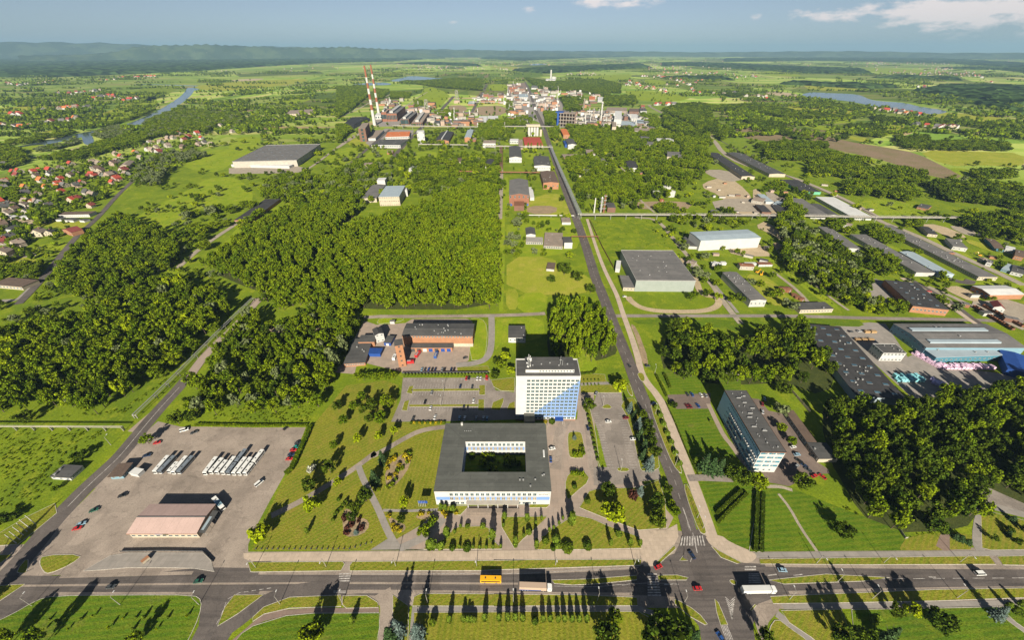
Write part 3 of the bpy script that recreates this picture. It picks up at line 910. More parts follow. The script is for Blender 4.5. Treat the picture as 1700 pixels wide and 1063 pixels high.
dashes(main_road,'P 1450,962 1900,959',0.25,0.062,6,4,0)
dashes(main_road,'P 1060,943 960,948 870,953 600,954',0.18,0.063,900,0,0)
dashes(main_road,'D3 1010,760 870,752 700,760 560,775 330,770',0.18,0.063,900,0,1)
dashes(main_road,'D1 1481,780 1250,815 1210,930 1170,1000',0.25,0.063,2,1.5,1)
def zebra(s,n,z,parent):
	"""crossing: quad a,b,c,d; n stripes running from edge ab to edge dc"""
	a,b,c,d=W(s)
	mb=MB()
	for i in range(n):
		t0,t1=(i+0.1)/n,(i+0.6)/n
		q=[a.lerp(b,t0),a.lerp(b,t1),d.lerp(c,t1),d.lerp(c,t0)]
		mb.poly([(p.x,p.y,z)for p in ccw(q)])
	return link('marking',mb.mesh('marking','marking_paint'),parent)
zebra('D2 470,700 470,750 530,750 535,697',4,0.062,main_road)
zebra('D2 440,795 440,812 510,812 510,795',2,0.066,main_road)
zebra('D3 840,700 840,830 915,830 890,700',9,0.062,main_road)
zebra('D3 1025,500 1145,495 1160,550 1015,550',9,0.345,avenue)
zebra('F6 495,912 575,908 640,1063 555,1063',5,0.062,main_road)
zebra('F6 800,345 800,455 940,455 910,345',6,0.062,main_road)
zebra('F6 758,262 758,322 880,322 880,262',2,0.062,main_road)
for k_ in range(9):
	y_=600+k_*25
	dashes(main_road,'F6 %d,%d %d,%d %d,%d'%(545+k_*8,y_,600+k_*3,y_+48,655-k_*4,y_),0.35,0.063,900,0,0)
for s_ in('D3 1035,350 1075,470','D3 1085,480 1110,590','D4 80,712 130,706','D4 220,712 270,706','D3 700,765 745,757','D3 930,762 985,757','D4 960,720 1000,722'):
	dashes(main_road,s_,0.45,0.35 if s_.startswith('D3 10')else 0.063,900,0,0)
	# pavements
sheet('pavement','P 404,919 430,918 1062,913 1062,930 420,934 405,928',0.075,'slab_paving')
sheet('pavement','D4 -60,592 30,585 1290,575 1600,568 1600,600 1290,604 0,615 -30,640 -60,640',0.076,'grey_slabs')
sheet('pavement','D3 790,465 940,462 1000,430 1008,500 985,545 900,630 880,662 820,662 800,600',0.078,'slab_paving',0)
sheet('pavement','D3 1150,490 1240,490 1290,530 1420,585 1440,610 1400,645 1350,642 1250,590 1180,545',0.079,'slab_paving',1)
sheet('pavement','D1 455,688 600,605 700,590 1110,590 1150,630 1172,690 1060,672 940,668 700,668 560,680',0.12,'grey_slabs',0,0.2)
sheet('path','D2 0,968 60,925 170,900 330,890 690,888 690,915 330,918 180,932 60,962 0,990 P 420,1062 370,1100 355,1090',0.070,'red_paving')
ribbon('side_road','D2 715,795 735,870 732,960 722,1063 P 638,1090',6.5,0.058,'worn_asphalt',1,main_road)
sheet('path','D2 870,884 1481,880 D3 0,880 790,877 860,900 990,960 1063,1063 960,1063 900,940 790,908 0,908 D2 1481,910 880,914 878,1080 850,1080',0.071,'grey_slabs')
sheet('path','D4 150,870 500,865 1000,855 1600,842 1600,874 1000,885 500,893 170,897',0.072,'grey_slabs')
sheet('path','F6 850,720 900,680 1100,668 1145,740 1050,830 1000,900 1010,1063 920,1063 880,900 830,780',0.08,'worn_asphalt',1)
ribbon('path','D4 130,920 200,980 320,1063 P 1375,1090',3.5,0.074,'grey_slabs',1)
ribbon('path','D4 1340,920 1420,970 1490,1020 P 1760,1090',3.5,0.074,'grey_slabs',1)
ribbon('path','D4 1040,575 1060,520 1075,490',6,0.073,'red_paving',0)
sheet('path','D4 1195,575 1200,430 1225,350 1210,330 1250,330 1245,450 1290,575',0.0735,'grey_slabs',1)
sheet('path','D4 1190,290 1300,310 1600,400 1600,425 1300,350 1205,335',0.0745,'grey_slabs',0)
sheet('yard','D4 1165,190 1220,200 1350,260 1600,370 1600,400 1400,340 1200,285',0.0725,'grey_lot',0)
ribbon('path','D4 140,265 200,340 260,450 350,580',1.6,0.06,'gravel',1)
ribbon('path','D4 75,225 150,225 215,245',2.2,0.062,'gravel',1)
ribbon('path','D4 42,260 36,580',2.0,0.064,'gravel',0)
# verges, islands and lawns in front (each with its kerb)
for s_,m_,sm_ in[
('D1 215,640 235,602 455,597 390,650 270,702 238,690','dry_lawn',1),('D1 88,690 155,608 150,690 120,702','dry_lawn',1),('D1 0,600 70,597 0,645 -60,690 -60,610','dry_lawn',0),
('D1 -80,780 0,768 135,760 0,850 -80,880','dry_lawn',0),('D1 0,1100 -200,1180 -100,1000 60,930 200,848 290,824 700,820 1060,820 1102,850 1090,930 1030,1063 960,1180','cut_lawn',1),
('D1 0,480 130,400 300,318 310,370 190,470 100,540 0,548 -80,560','dry_lawn',0),
('D1 1355,640 1481,637 D2 0,640 490,637 500,650 480,685 0,692 D1 1370,690','dry_lawn',0),
('D2 545,637 1481,630 D3 0,628 805,625 800,655 400,668 0,680 D2 1250,684 530,686 528,660','dry_lawn',0),
('D1 1280,820 1438,818 1300,920 1190,988 1230,885','dry_lawn',0),('D2 0,940 60,885 200,832 480,820 482,880 200,890 60,922 0,962','dry_lawn',0),
('D2 490,825 620,822 680,860 686,886 510,890 490,870','dry_lawn',0),('D2 0,990 180,934 330,920 690,918 690,1000 670,1100 -120,1100 -60,1030','cut_lawn',0),
('D2 872,878 880,830 915,812 1481,815 D3 0,815 500,820 780,833 785,876 0,878 D2 1481,878','dry_lawn',0),
('D2 880,916 1481,912 D3 0,910 790,910 880,960 950,1100 0,1100 D2 885,1100','mown_lawn',0),('D2 765,820 850,880 845,1100 760,1100 765,960','dry_lawn',0),
('D3 880,648 985,548 992,565 905,645','dry_lawn',0),('D3 1015,630 1050,582 1066,630','dry_lawn',0),('D3 1188,550 1220,572 1352,642 1330,647 1240,612','dry_lawn',0),
('D3 315,738 520,732 780,712 780,735 560,757 430,763 330,755','dry_lawn',0),('D3 895,712 1000,710 1062,725 1050,736 900,736','dry_lawn',0),
('D4 85,738 400,705 755,725 600,742 170,758','dry_lawn',0),('F6 590,425 620,412 665,430 668,465 630,462','dry_lawn',1),
('D4 35,622 1290,606 1325,650 600,652 40,648','dry_lawn',0),('D4 1335,608 1600,603 1600,657 1365,653','dry_lawn',0),
('D4 95,828 400,815 1000,790 1600,780 1600,828 1000,850 500,860 110,865','dry_lawn',0),('D4 155,905 480,898 560,1100 380,1100 320,1050 200,970','dry_lawn',0),
('D4 540,900 1000,892 1340,885 1350,930 1500,1040 1640,1130 560,1130','cut_lawn',0),('D4 1345,885 1600,878 1600,1080 1440,970','cut_lawn',0),('D4 80,1100 90,1000 130,945 200,1000 300,1070 300,1100','dry_lawn',1),
('F6 0,625 60,650 180,720 280,800 352,895 330,902 170,812 0,672','dry_lawn',0),('F6 435,622 470,660 572,900 500,905 455,760','dry_lawn',0),('F6 818,738 870,680 882,690 832,752','dry_lawn',0),
('D4 30,260 42,262 36,582 -20,582','cut_lawn',0)]:
	sheet('lawn',s_,0.14,m_,sm_,0.22)
	# ground right of the avenue
sheet('lawn','D3 1120,200 1330,195 1481,200 D4 200,230 500,350 840,480 850,575 0,582 D3 1290,585 1235,480',0.045,'cut_lawn',0)
sheet('lawn','D4 800,560 850,490 1200,470 1190,570 810,578',0.062,'dry_lawn',1)
sheet('lawn','D4 1252,560 1245,350 1600,440 1600,568 1300,572',0.085,'dry_lawn',0,0.2)
sheet('lawn','D4 1075,570 1075,500 1190,500 1190,570',0.086,'dry_lawn',0)
sheet('lawn','C3 1160,495 1230,545 1420,550 1400,660 1190,668 1110,540',0.047,'cut_lawn',0)
sheet('lawn','C3 1200,760 1430,752 1632,1063 1290,1063 1180,800',0.048,'cut_lawn',0)
sheet('lawn','C3 1490,548 1632,548 1632,640 1540,650 1500,620',0.049,'cut_lawn',0)
sheet('parking_lot','C3 1165,668 1400,660 1440,655 1440,755 1230,757 1200,740',0.052,'brown_lot')
sheet('parking_lot','E4 560,220 640,230 720,330 860,360 1000,560 1060,640 1160,790 1250,850 1265,885 1110,895 900,1000 700,960 640,885 500,800 400,640 700,420',0.053,'brown_lot')
ribbon('path','E4 190,270 260,420 330,560 400,640 500,790 620,900',3.2,0.056,'pink_slabs',1)
ribbon('path','D3 1060,180 1130,178 1225,182 1300,185',4.5,0.34,'grey_lot',0)
# ---- the park round the offices
sheet('park_lawn','P 525,700 575,640 640,632 662,640 655,700 735,706 724,838 735,850 735,906 640,914 418,914 440,860 470,800',0.022,'dry_lawn',0)
sheet('park_lawn','C2 1215,880 1180,1060 D2 1000,330 960,340 700,350 690,200 800,90 P 700,728',0.03,'mown_lawn',0)
sheet('parking_lot','C2 945,560 1490,560 1530,640 1632,650 C3 200,655 P 856,640 856,697 735,700 C2 1260,835 870,838 930,700',0.033,'grey_lot')
for s_ in('C2 1000,632 1430,628 1430,641 1000,646','C2 985,730 1420,727 1420,741 985,743','C2 968,655 985,615 1010,610 1002,662','C2 1425,608 1462,606 1462,668 1425,668',
'C2 938,765 955,710 985,700 970,768','C2 1420,698 1456,698 1456,768 1418,764','C2 1500,575 1632,560 C3 205,560 205,645 130,642 C2 1560,640 1515,615',
'E5 612,535 630,470 722,430 720,465 690,540','E5 752,535 775,480 822,462 822,538','C2 1285,492 1480,487 1495,520 1290,527'):
	sheet('lawn',s_,0.12,'dry_lawn',0,0.2)
mb_=MB()
for y0_,y1_,x0_,x1_ in((600,626,1005,1425),(650,672,1005,1425),(704,726,990,1418),(746,770,990,1418),(562,585,960,1480)):
	for k_ in range(26):
		xx=x0_+(x1_-x0_)*k_/25
		a_,b_=W('C2 %f,%f %f,%f'%(xx,y0_,xx,y1_))
		mb_.poly([(a_.x-.09,a_.y,.045),(a_.x-.09,b_.y,.045),(a_.x+.09,b_.y,.045),(a_.x+.09,a_.y,.045)][::-1])
link('marking',mb_.mesh('marking','marking_paint'),bpy.data.objects['parking_lot.002'])
sheet('plaza','P 958,697 962,650 986,652 990,790 1065,800 1118,860 1108,880 1063,884 1062,914 640,914 660,895 700,872 728,842 912,838 906,697',0.04,'pink_slabs')
sheet('parking_lot','F8 245,375 290,300 318,206 575,206 580,262 622,440 700,660 775,995 430,995 400,900 330,600',0.052,'grey_lot')
sheet('parking_lot','D3 545,120 640,118 900,128 915,185 640,218 545,218',0.056,'grey_lot')
ribbon('drive','E5 1180,1060 1200,860 1220,720 P 945,690 968,650 972,640',7,0.046,'worn_asphalt',1)
ribbon('drive','F8 215,60 190,330 240,560 260,800 290,1000 P 992,795',6,0.047,'worn_asphalt',1)
mb_=MB()
for s_ in('F8 330,212 570,212','F8 270,420 420,985','F8 600,420 740,985'):
	a_,b_=W(s_)
	for k_ in range(22):
		p_=a_.lerp(b_,k_/21)
		d_=Vector((0,-4.6,0))if s_.startswith('F8 330')else Vector((4.6 if '270' in s_ else-4.6,0,0))
		nr_=Vector((-d_.y,d_.x,0)).normalized()*.09
		q_=ccw([p_-nr_,p_+d_-nr_,p_+d_+nr_,p_+nr_])
		mb_.poly([(v.x,v.y,.066)for v in q_])
link('marking',mb_.mesh('marking','marking_paint'),bpy.data.objects['parking_lot.003'])
for s_,sm_ in[('D3 392,180 430,138 490,138 528,190 430,270 405,302 392,260',1),('D3 468,340 520,252 560,240 800,230 900,190 935,300 942,452 790,463 620,402',0),
('D3 240,570 240,540 300,470 440,382 530,400 620,440 790,500 806,562 500,569',0),('E6 825,620 1305,615 1180,740 1050,850 965,947 830,720',0),
('E6 290,800 330,740 400,722 640,715 700,740 700,850 760,880 832,952 20,955 100,880 170,900',0),('E6 1120,522 1300,520 1330,490 1310,486 1120,490',0),
('E6 180,505 480,505 475,520 400,600 160,560',0),('F8 15,640 40,610 140,610 165,640 205,880 60,885 25,850',1),
('F8 368,365 385,335 440,320 482,368',1),('F8 525,990 560,980 645,985 655,1020 545,1022',1),('F8 205,372 247,372 305,640 335,860 355,985 300,820 268,680',0),
('F8 570,345 590,300 620,262 705,262 800,430 950,830 965,980 900,1020 790,1015 770,990 690,640 615,420',0),
('F8 735,0 800,0 818,75 790,92 760,60',1),('F8 872,350 900,318 952,340 1010,500 1100,760 1195,1000 1195,1055 1110,960 1000,700',1),('F8 632,110 660,110 695,230 672,238 632,180',1),
('F8 150,0 400,15 420,110 575,160 578,202 150,204',0),('D3 1035,215 1060,215 1105,330 1160,470 1150,490 1120,470 1070,340',1)]:
	sheet('lawn',s_,0.36 if('F8 735' in s_ or 'F8 872' in s_ or 'D3 1035' in s_ or 'F8 632' in s_)else 0.15,'dry_lawn',sm_,0.2)
ribbon('path','F8 145,118 300,108 445,105',3.2,0.17,'grey_slabs',0)
ribbon('path','C2 1225,868 1060,888 940,950 840,1010 740,1063 D2 680,30 590,100 510,155 380,235 250,312 100,385',3.8,0.05,'worn_asphalt',2)
ribbon('path','D2 575,110 600,180 650,280 690,360 740,480 790,562',3.6,0.055,'grey_slabs',2)
sheet('path','D2 640,572 740,508 800,560 935,572 P 735,912 610,914',0.058,'grey_slabs',0)
ribbon('path','D2 800,565 900,520 975,485 1010,440 1040,400',4,0.06,'grey_slabs',1)
ribbon('path','D2 710,355 850,358 1010,352',1.6,0.057,'grey_slabs',0)
for s_ in('D2 490,360 540,330 560,400 620,400 640,440 600,490 500,505 490,440','D2 730,380 800,420 840,440 820,480 770,470','D2 720,130 790,60 870,30 860,110 800,200 730,250','D2 880,390 940,360 1000,380 930,410',
'F8 40,640 140,640 150,720 50,720'):
	sheet('flower_bed',s_,0.08,'dirt',1)
	# ---- the fire station yard
sheet('yard','C2 700,200 650,290 565,470 500,525 640,537 650,490 720,470 950,527 1285,527 1295,490 1360,450 1385,200 1345,187 1000,190 960,215 780,226',0.034,'pink_slabs')
ribbon('drive','C2 1502,165 1505,260 1500,380 1475,440 1410,470 1280,482',6,0.30,'grey_slabs',2)
for s_ in('C2 1358,448 1388,210 1362,190 1440,182 1478,240 1468,400 1440,448','C2 775,222 800,181 950,179 945,200 860,215'):
	sheet('lawn',s_,0.1,'bright_grass',1,0.2)
	# ---------------------------------------------------------------- buildings
FOOT=[]  # footprints, kept clear of scattered trees
MESH={}  # meshes shared between alike parts
def shared(key,make):
	if key not in MESH:
		MESH[key]=make()
	return MESH[key]
def win_mesh(w,h,frame,glass):
	def mk():
		mb=MB()
		t=0.12
		mb.box(-w/2,-0.10,0,w/2,0.02,t,0).box(-w/2,-0.10,h-t,w/2,0.02,h,0)
		mb.box(-w/2,-0.10,t,-w/2+t,0.02,h-t,0).box(w/2-t,-0.10,t,w/2,0.02,h-t,0)
		mb.box(-0.04,-0.09,t,0.04,0.0,h-t,0)
		mb.poly([(-w/2+t,-0.03,t),(w/2-t,-0.03,t),(w/2-t,-0.03,h-t),(-w/2+t,-0.03,h-t)],1)
		return mb.mesh('window',[frame,glass])
	return shared(('win',round(w,2),round(h,2),frame,glass),mk)
def vent_mesh():
	def mk():
		mb=MB()
		mb.box(-.32,-.32,0,.32,.32,.55,0).box(-.45,-.45,.55,.45,.45,.68,0)
		return mb.mesh('roof_vent','steel')
	return shared('vent',mk)
def skylight_mesh(w,l):
	def mk():
		mb=MB()
		mb.box(-w/2,-l/2,0,w/2,l/2,.35,0)
		mb.poly([(-w/2+.15,-l/2+.15,.37),(w/2-.15,-l/2+.15,.37),(w/2-.15,l/2-.15,.37),(-w/2+.15,l/2-.15,.37)],1)
		return mb.mesh('skylight',['grey_roof','blue_glass'])
	return shared(('sky',w,l),mk)
def chimney_mesh():
	def mk():
		mb=MB()
		mb.box(-.4,-.3,-1.2,.4,.3,1.3,0).box(-.48,-.38,1.3,.48,.38,1.45,1)
		return mb.mesh('chimney',['brick_wall','concrete'])
	return shared('chimney',mk)
def rect_fit(s,h):
	c=W(s,h)
	if len(c)==3:
		c.append(c[0]+c[2]-c[1])
	a,b,cc,d=c
	e1,e2=((b-a)+(cc-d))/2,((d-a)+(cc-b))/2
	if e1.length>=e2.length:
		u=e1.normalized()
		v=Vector((-u.y,u.x,0))
		if v.dot(e2)<0:
			v=-v
	else:
		v=e2.normalized()
		u=Vector((v.y,-v.x,0))
		if u.dot(e1)<0:
			u=-u
	w,dp=abs(e1.dot(u)),abs(e2.dot(v))
	cen=(a+b+cc+d)/4
	o=cen-u*w/2-v*dp/2
	return Vector((o.x,o.y,0)),math.atan2(u.y,u.x),w,dp
def face_windows(root,w,dp,z0,h,side,rows,cols,ww,wh,frame='white_wall',glass='dark_glass',marg=1.0,sill=0.9,top=0.5):
	ln=w if side in 'fb' else dp
	me=win_mesh(ww,wh,frame,glass)
	for r in range(rows):
		z=z0+sill+(h-sill-top-wh)*(r/(rows-1)if rows>1 else 0.5)
		for c in range(cols):
			t=marg+ww/2+(ln-2*marg-ww)*(c/(cols-1)if cols>1 else 0.5)
			if side=='f':
				link('window',me,root,(t,-0.02,z))
			elif side=='b':
				link('window',me,root,(t,dp+0.02,z),math.pi)
			elif side=='l':
				link('window',me,root,(-0.02,t,z),-math.pi/2)
			else:
				link('window',me,root,(w+0.02,t,z),math.pi/2)
def building(name,label,s,h,wall='cream_wall',roof='grey_roof',kind='flat',rise=2.0,wins=(),vents=0,skyl=None,base=None,cat='building',over=0.25,
group=None,door=None,chim=0,parapet=0.0,parts=(),trim=None,seed=1):
	"""s: roof corners near-left, near-right, far-right(, far-left) in photo pixels at eaves height h; base/top give h instead"""
	if isinstance(h,str):
		bs,tp=h.split('|')
		h=max(height_of(bs,tp),2.5)
	o,rz,w,dp=rect_fit(s,h)
	root=thing(name,label,cat,o,rz,group)
	u,v=Vector((math.cos(rz),math.sin(rz),0)),Vector((-math.sin(rz),math.cos(rz),0))
	FOOT.append(([o-u-v,o+u*(w+1)-v,o+u*(w+1)+v*(dp+1),o-u+v*(dp+1)]))
	mb=MB()
	if kind=='flat':
		mb.box(0,0,-0.5,w,dp,h)
		part('wall',mb,wall,root)
		rf=MB()
		rf.box(-over,-over,h+0.003,w+over,dp+over,h+0.28)
		if parapet:
			t=0.35
			H0,H1=h+0.283,h+0.28+parapet
			pr=MB()
			pr.box(-over,-over,H0,w+over,-over+t,H1).box(-over,dp+over-t,H0,w+over,dp+over,H1)
			pr.box(-over,-over+t,H0,-over+t,dp+over-t,H1).box(w+over-t,-over+t,H0,w+over,dp+over-t,H1)
			part('parapet',pr,trim or wall,root)
		part('roof',rf,roof,root)
		ztop=lambda x,y:h+0.28
	else:
		alongx=kind=='gable_x'
		if alongx:
			prof=[(0,-0.5),(dp,-0.5),(dp,h),(dp/2,h+rise),(0,h)]
			for x,flip in((0,True),(w,False)):
				q=[(x,a,b)for a,b in prof]
				mb.poly(q[::-1]if flip else q)
			mb.poly([(0,0,-.5),(w,0,-.5),(w,0,h),(0,0,h)]).poly([(w,dp,-.5),(0,dp,-.5),(0,dp,h),(w,dp,h)])
		else:
			prof=[(0,-0.5),(w,-0.5),(w,h),(w/2,h+rise),(0,h)]
			for y,flip in((0,False),(dp,True)):
				q=[(a,y,b)for a,b in prof]
				mb.poly(q[::-1]if flip else q)
			mb.poly([(0,dp,-.5),(0,0,-.5),(0,0,h),(0,dp,h)]).poly([(w,0,-.5),(w,dp,-.5),(w,dp,h),(w,0,h)])
		part('wall',mb,wall,root)
		rf=MB()
		ov,th=max(over,0.35),0.22
		half=(dp if alongx else w)/2
		drop=rise/half*ov
		for sgn in(-1,1):
			for(za,zb,up)in((0.02,0.02+th,True),):
				if alongx:
					y0,y1=dp/2,dp/2+sgn*(half+ov)
					q=[(-ov,y0,h+rise+zb),(w+ov,y0,h+rise+zb),(w+ov,y1,h-drop+zb),(-ov,y1,h-drop+zb)]
				else:
					x0,x1=w/2,w/2+sgn*(half+ov)
					q=[(x0,-ov,h+rise+zb),(x0,dp+ov,h+rise+zb),(x1,dp+ov,h-drop+zb),(x1,-ov,h-drop+zb)]
				lo=[(a,b,c-th)for a,b,c in q]
				nrm=(Vector(q[1])-Vector(q[0])).cross(Vector(q[2])-Vector(q[1]))
				if nrm.z<0:
					q,lo=q[::-1],lo[::-1]
				rf.poly(q).poly(lo[::-1])
				for i in range(4):
					j=(i+1)%4
					rf.poly([lo[i],lo[j],q[j],q[i]])
		part('roof',rf,roof,root)
		def ztop(x,y):
			t=abs((y-dp/2)/(dp/2))if alongx else abs((x-w/2)/(w/2))
			return h+rise*(1-t)+0.22
	rr=random.Random(seed+int(w*10))
	for wn in wins:
		side,rows,cols,ww,wh=wn[:5]
		fr=wn[5]if len(wn)>5 else 'white_wall'
		gl=wn[6]if len(wn)>6 else 'dark_glass'
		face_windows(root,w,dp,0,h,side,rows,cols,ww,wh,fr,gl)
	if door:
		for(dx,dw,dh,dm)in door:
			d=MB().box(-dw/2,-0.06,0,dw/2,0.03,dh,0)
			part('door',d,dm,root,(dx*w,-0.02,0))
	for i in range(vents):
		x,y=w*(0.1+0.8*rr.random()),dp*(0.12+0.76*rr.random())
		link('roof_vent',vent_mesh(),root,(x,y,ztop(x,y)),0,rr.uniform(.8,1.5))
	for i in range(chim):
		x,y=w*(0.25+0.5*rr.random()),dp*(0.4+0.2*rr.random())
		link('chimney',chimney_mesh(),root,(x,y,ztop(x,y)),0,1.1)
	if skyl:
		nx,ny,sw,sl=skyl
		for i in range(nx):
			for j in range(ny):
				x,y=w*(i+.5)/nx,dp*(j+.5)/ny
				link('skylight',skylight_mesh(sw,sl),root,(x,y,ztop(x,y)-.02))
	for p in parts:
		pn,x0,y0,z0,x1,y1,z1,pm=p
		part(pn,MB().box(x0*w,y0*dp,z0,x1*w,y1*dp,z1),pm,root)
	return root,w,dp,h
	# ---- the office tower
def office_tower():
	h=height_of('E5 1350,625','E5 1400,240')
	o,rz,w,dp=rect_fit('E5 830,245 1400,240 1372,92 832,92',h)
	base=W1('E5 826,622')
	root=thing('office_tower','tall white office tower with pale blue diagonal corner and antenna mast','office tower',o,0)
	FOOT.append([o,o+Vector((w,0,0)),o+Vector((w,dp,0)),o+Vector((0,dp,0))])
	part('wall',MB().box(0,0,-.5,w,dp,h),'white_wall',root)
	part('plinth',MB().box(-.06,-.06,0,w+.06,-.001,0.9),'brick_wall',root)
	# blue lower-right field, stepping up to the right
	x_a,n_r,n_c=0.165*w,12,12
	z0,dz=5.2,(h-1.2-5.2)/11
	bay=(w-x_a-0.4)/n_c
	bl=MB()
	pts=[(0.0,3.6),(w,3.6),(w,z0+10.4*dz),(x_a+bay*1.6,z0+0.35*dz),(0.0,z0+0.35*dz)]
	bl.poly([(x,-0.03,z)for x,z in pts])
	part('blue_panel',bl,'sky_panel',root)
	sg=MB().box(.5,-.1,2.6,2.6,-.035,6.0)
	part('sign_board',sg,'white_wall',root)
	sg=MB().box(3.4,-.1,2.6,5.9,-.035,4.6)
	part('sign_board',sg,'white_wall',root)
	for r in range(12):
		for c in range(n_c):
			x=x_a+bay*(c+.5)
			z=z0+(r-1)*dz if r else 1.6
			blue=(x-x_a-bay*1.6)/(w-x_a-bay*1.6)>(z+0.6-z0-.35*dz)/(10.05*dz)
			wf=shared('twf%s'%blue,lambda:MB().box(-1.12,-.13,0,1.12,-.035,.08).box(-1.12,-.13,1.72,1.12,-.035,1.8).box(-1.12,-.13,.08,-1.04,-.035,1.72)
.box(1.04,-.13,.08,1.12,-.035,1.72).box(-.05,-.12,.08,.05,-.035,1.72).mesh('window','white_wall' if blue else 'grey_wall'))
			wo=link('window',wf,root,(x,0,z))
			link('pane',shared('twp'+str(blue),lambda:MB().poly([(-1.04,-.06,.08),(1.04,-.06,.08),(1.04,-.06,1.72),(-1.04,-.06,1.72)]).mesh('pane','blind_glass' if blue and r else 'dark_glass')),wo)
	face_windows(root,w,dp,0,h,'r',11,3,2.0,1.6)
	part('roof',MB().box(0.36,0.36,h+.003,w-.36,dp-.36,h+.2),'bitumen',root)
	pr=MB().box(-.1,-.1,h+.003,w+.1,.35,h+.55).box(-.1,dp-.35,h+.003,w+.1,dp+.1,h+.95)
	pr.box(-.1,.35,h+.003,.35,dp-.35,h+.9).box(w-.35,.35,h+.003,w+.1,dp-.35,h+.9)
	part('parapet',pr,'white_wall',root)
	px0,px1,py0,py1=.15*w,.91*w,.22*dp,.92*dp
	ph=MB().box(px0,py0,h+.2,px1,py1,h+3.0)
	pent=part('penthouse',ph,'white_wall',root)
	part('penthouse_roof',MB().box(px0-.3,py0-.3,h+3.0,px1+.3,py1+.3,h+3.3),'bitumen',pent)
	pw=shared('portw',lambda:MB().tube((0,-.1,0),(0,.02,0),.5,n=10).mesh('round_window','dark_glass'))
	for i in range(12):
		link('round_window',pw,pent,(px0+(px1-px0)*(.3+.68*i/11),py0,h+1.5))
	for i in range(5):
		link('roof_vent',vent_mesh(),root,(px0+(px1-px0)*(.15+.18*i),py0+(py1-py0)*(.3+.1*(i%3)),h+3.3))
		# lattice mast with dishes
	ms=MB()
	mx,my,mh=.205*w,.40*dp,10.5
	for lev in range(6):
		za,zb=h+.2+lev*mh/5.5,h+.2+(lev+1)*mh/5.5
		ra,rb=1.7-lev*.16,1.7-(lev+1)*.16
		for k in range(4):
			a,b=k*math.pi/2+.78,(k+1)*math.pi/2+.78
			A=(mx+ra*math.cos(a),my+ra*math.sin(a),za)
			B=(mx+rb*math.cos(a),my+rb*math.sin(a),zb)
			Bn=(mx+rb*math.cos(b),my+rb*math.sin(b),zb)
			ms.tube(A,B,.13,n=5).tube(A,Bn,.09,n=4).tube(B,Bn,.09,n=4)
	mast=part('antenna_mast',ms,'steel',root)
	rr=random.Random(3)
	dish=shared('dish',lambda:MB().tube((0,-.15,0),(0,.15,0),.75,.6,12).tube((0,.15,0),(0,.7,0),.12,n=6).mesh('dish','white_roof'))
	for i in range(9):
		a=rr.uniform(math.pi*.9,math.pi*2.1)
		link('dish',dish,mast,(mx+1.5*math.cos(a),my+1.5*math.sin(a),h+3+i*.95),a+math.pi/2,rr.uniform(.6,1.2))
	for i in range(7):
		a=i*.9
		d=MB().box(-.15,-.12,0,.15,.12,2.2)
		part('panel_antenna',d,'white_roof',mast,(mx+1.35*math.cos(a),my+1.35*math.sin(a),h+8+(i%3)))
	part('thin_mast',MB().tube((.70*w,.5*dp,h+3.3),(.70*w,.5*dp,h+10.5),.12,.06,6).tube((.70*w-.8,.5*dp,h+7),(.70*w+.8,.5*dp,h+7),.06,n=5),'pipe_silver',root)
	part('thin_mast',MB().tube((.73*w,.45*dp,h+3.3),(.73*w,.45*dp,h+8.0),.10,.06,6),'pipe_silver',root)
	part('canopy',MB().box(.655*w,-3.4,3.1,.79*w,-.07,3.7),'blue_roof',root)
	for x in(.665,.78):
		part('canopy_post',MB().tube((x*w,-3.2,0),(x*w,-3.2,3.1),.12,n=8),'white_wall',root)
	part('door',MB().box(.67*w,-.12,0,.775*w,-.065,2.8),'dark_glass',root)
	# glazed link to the low office block
	y1=-W1('E5 905,668').y+o.y
	lx0,lx1=W1('E5 905,560',8).x-o.x,W1('E5 992,560',8).x-o.x
	part('link_wall',MB().box(lx0,-max(y1,8),0,lx1,-.14,7.2),'dark_glass',root)
	part('link_roof',MB().box(lx0-.2,-max(y1,8),7.21,lx1+.2,-.14,7.6),'olive_bitumen',root)
	return root
office_tower()
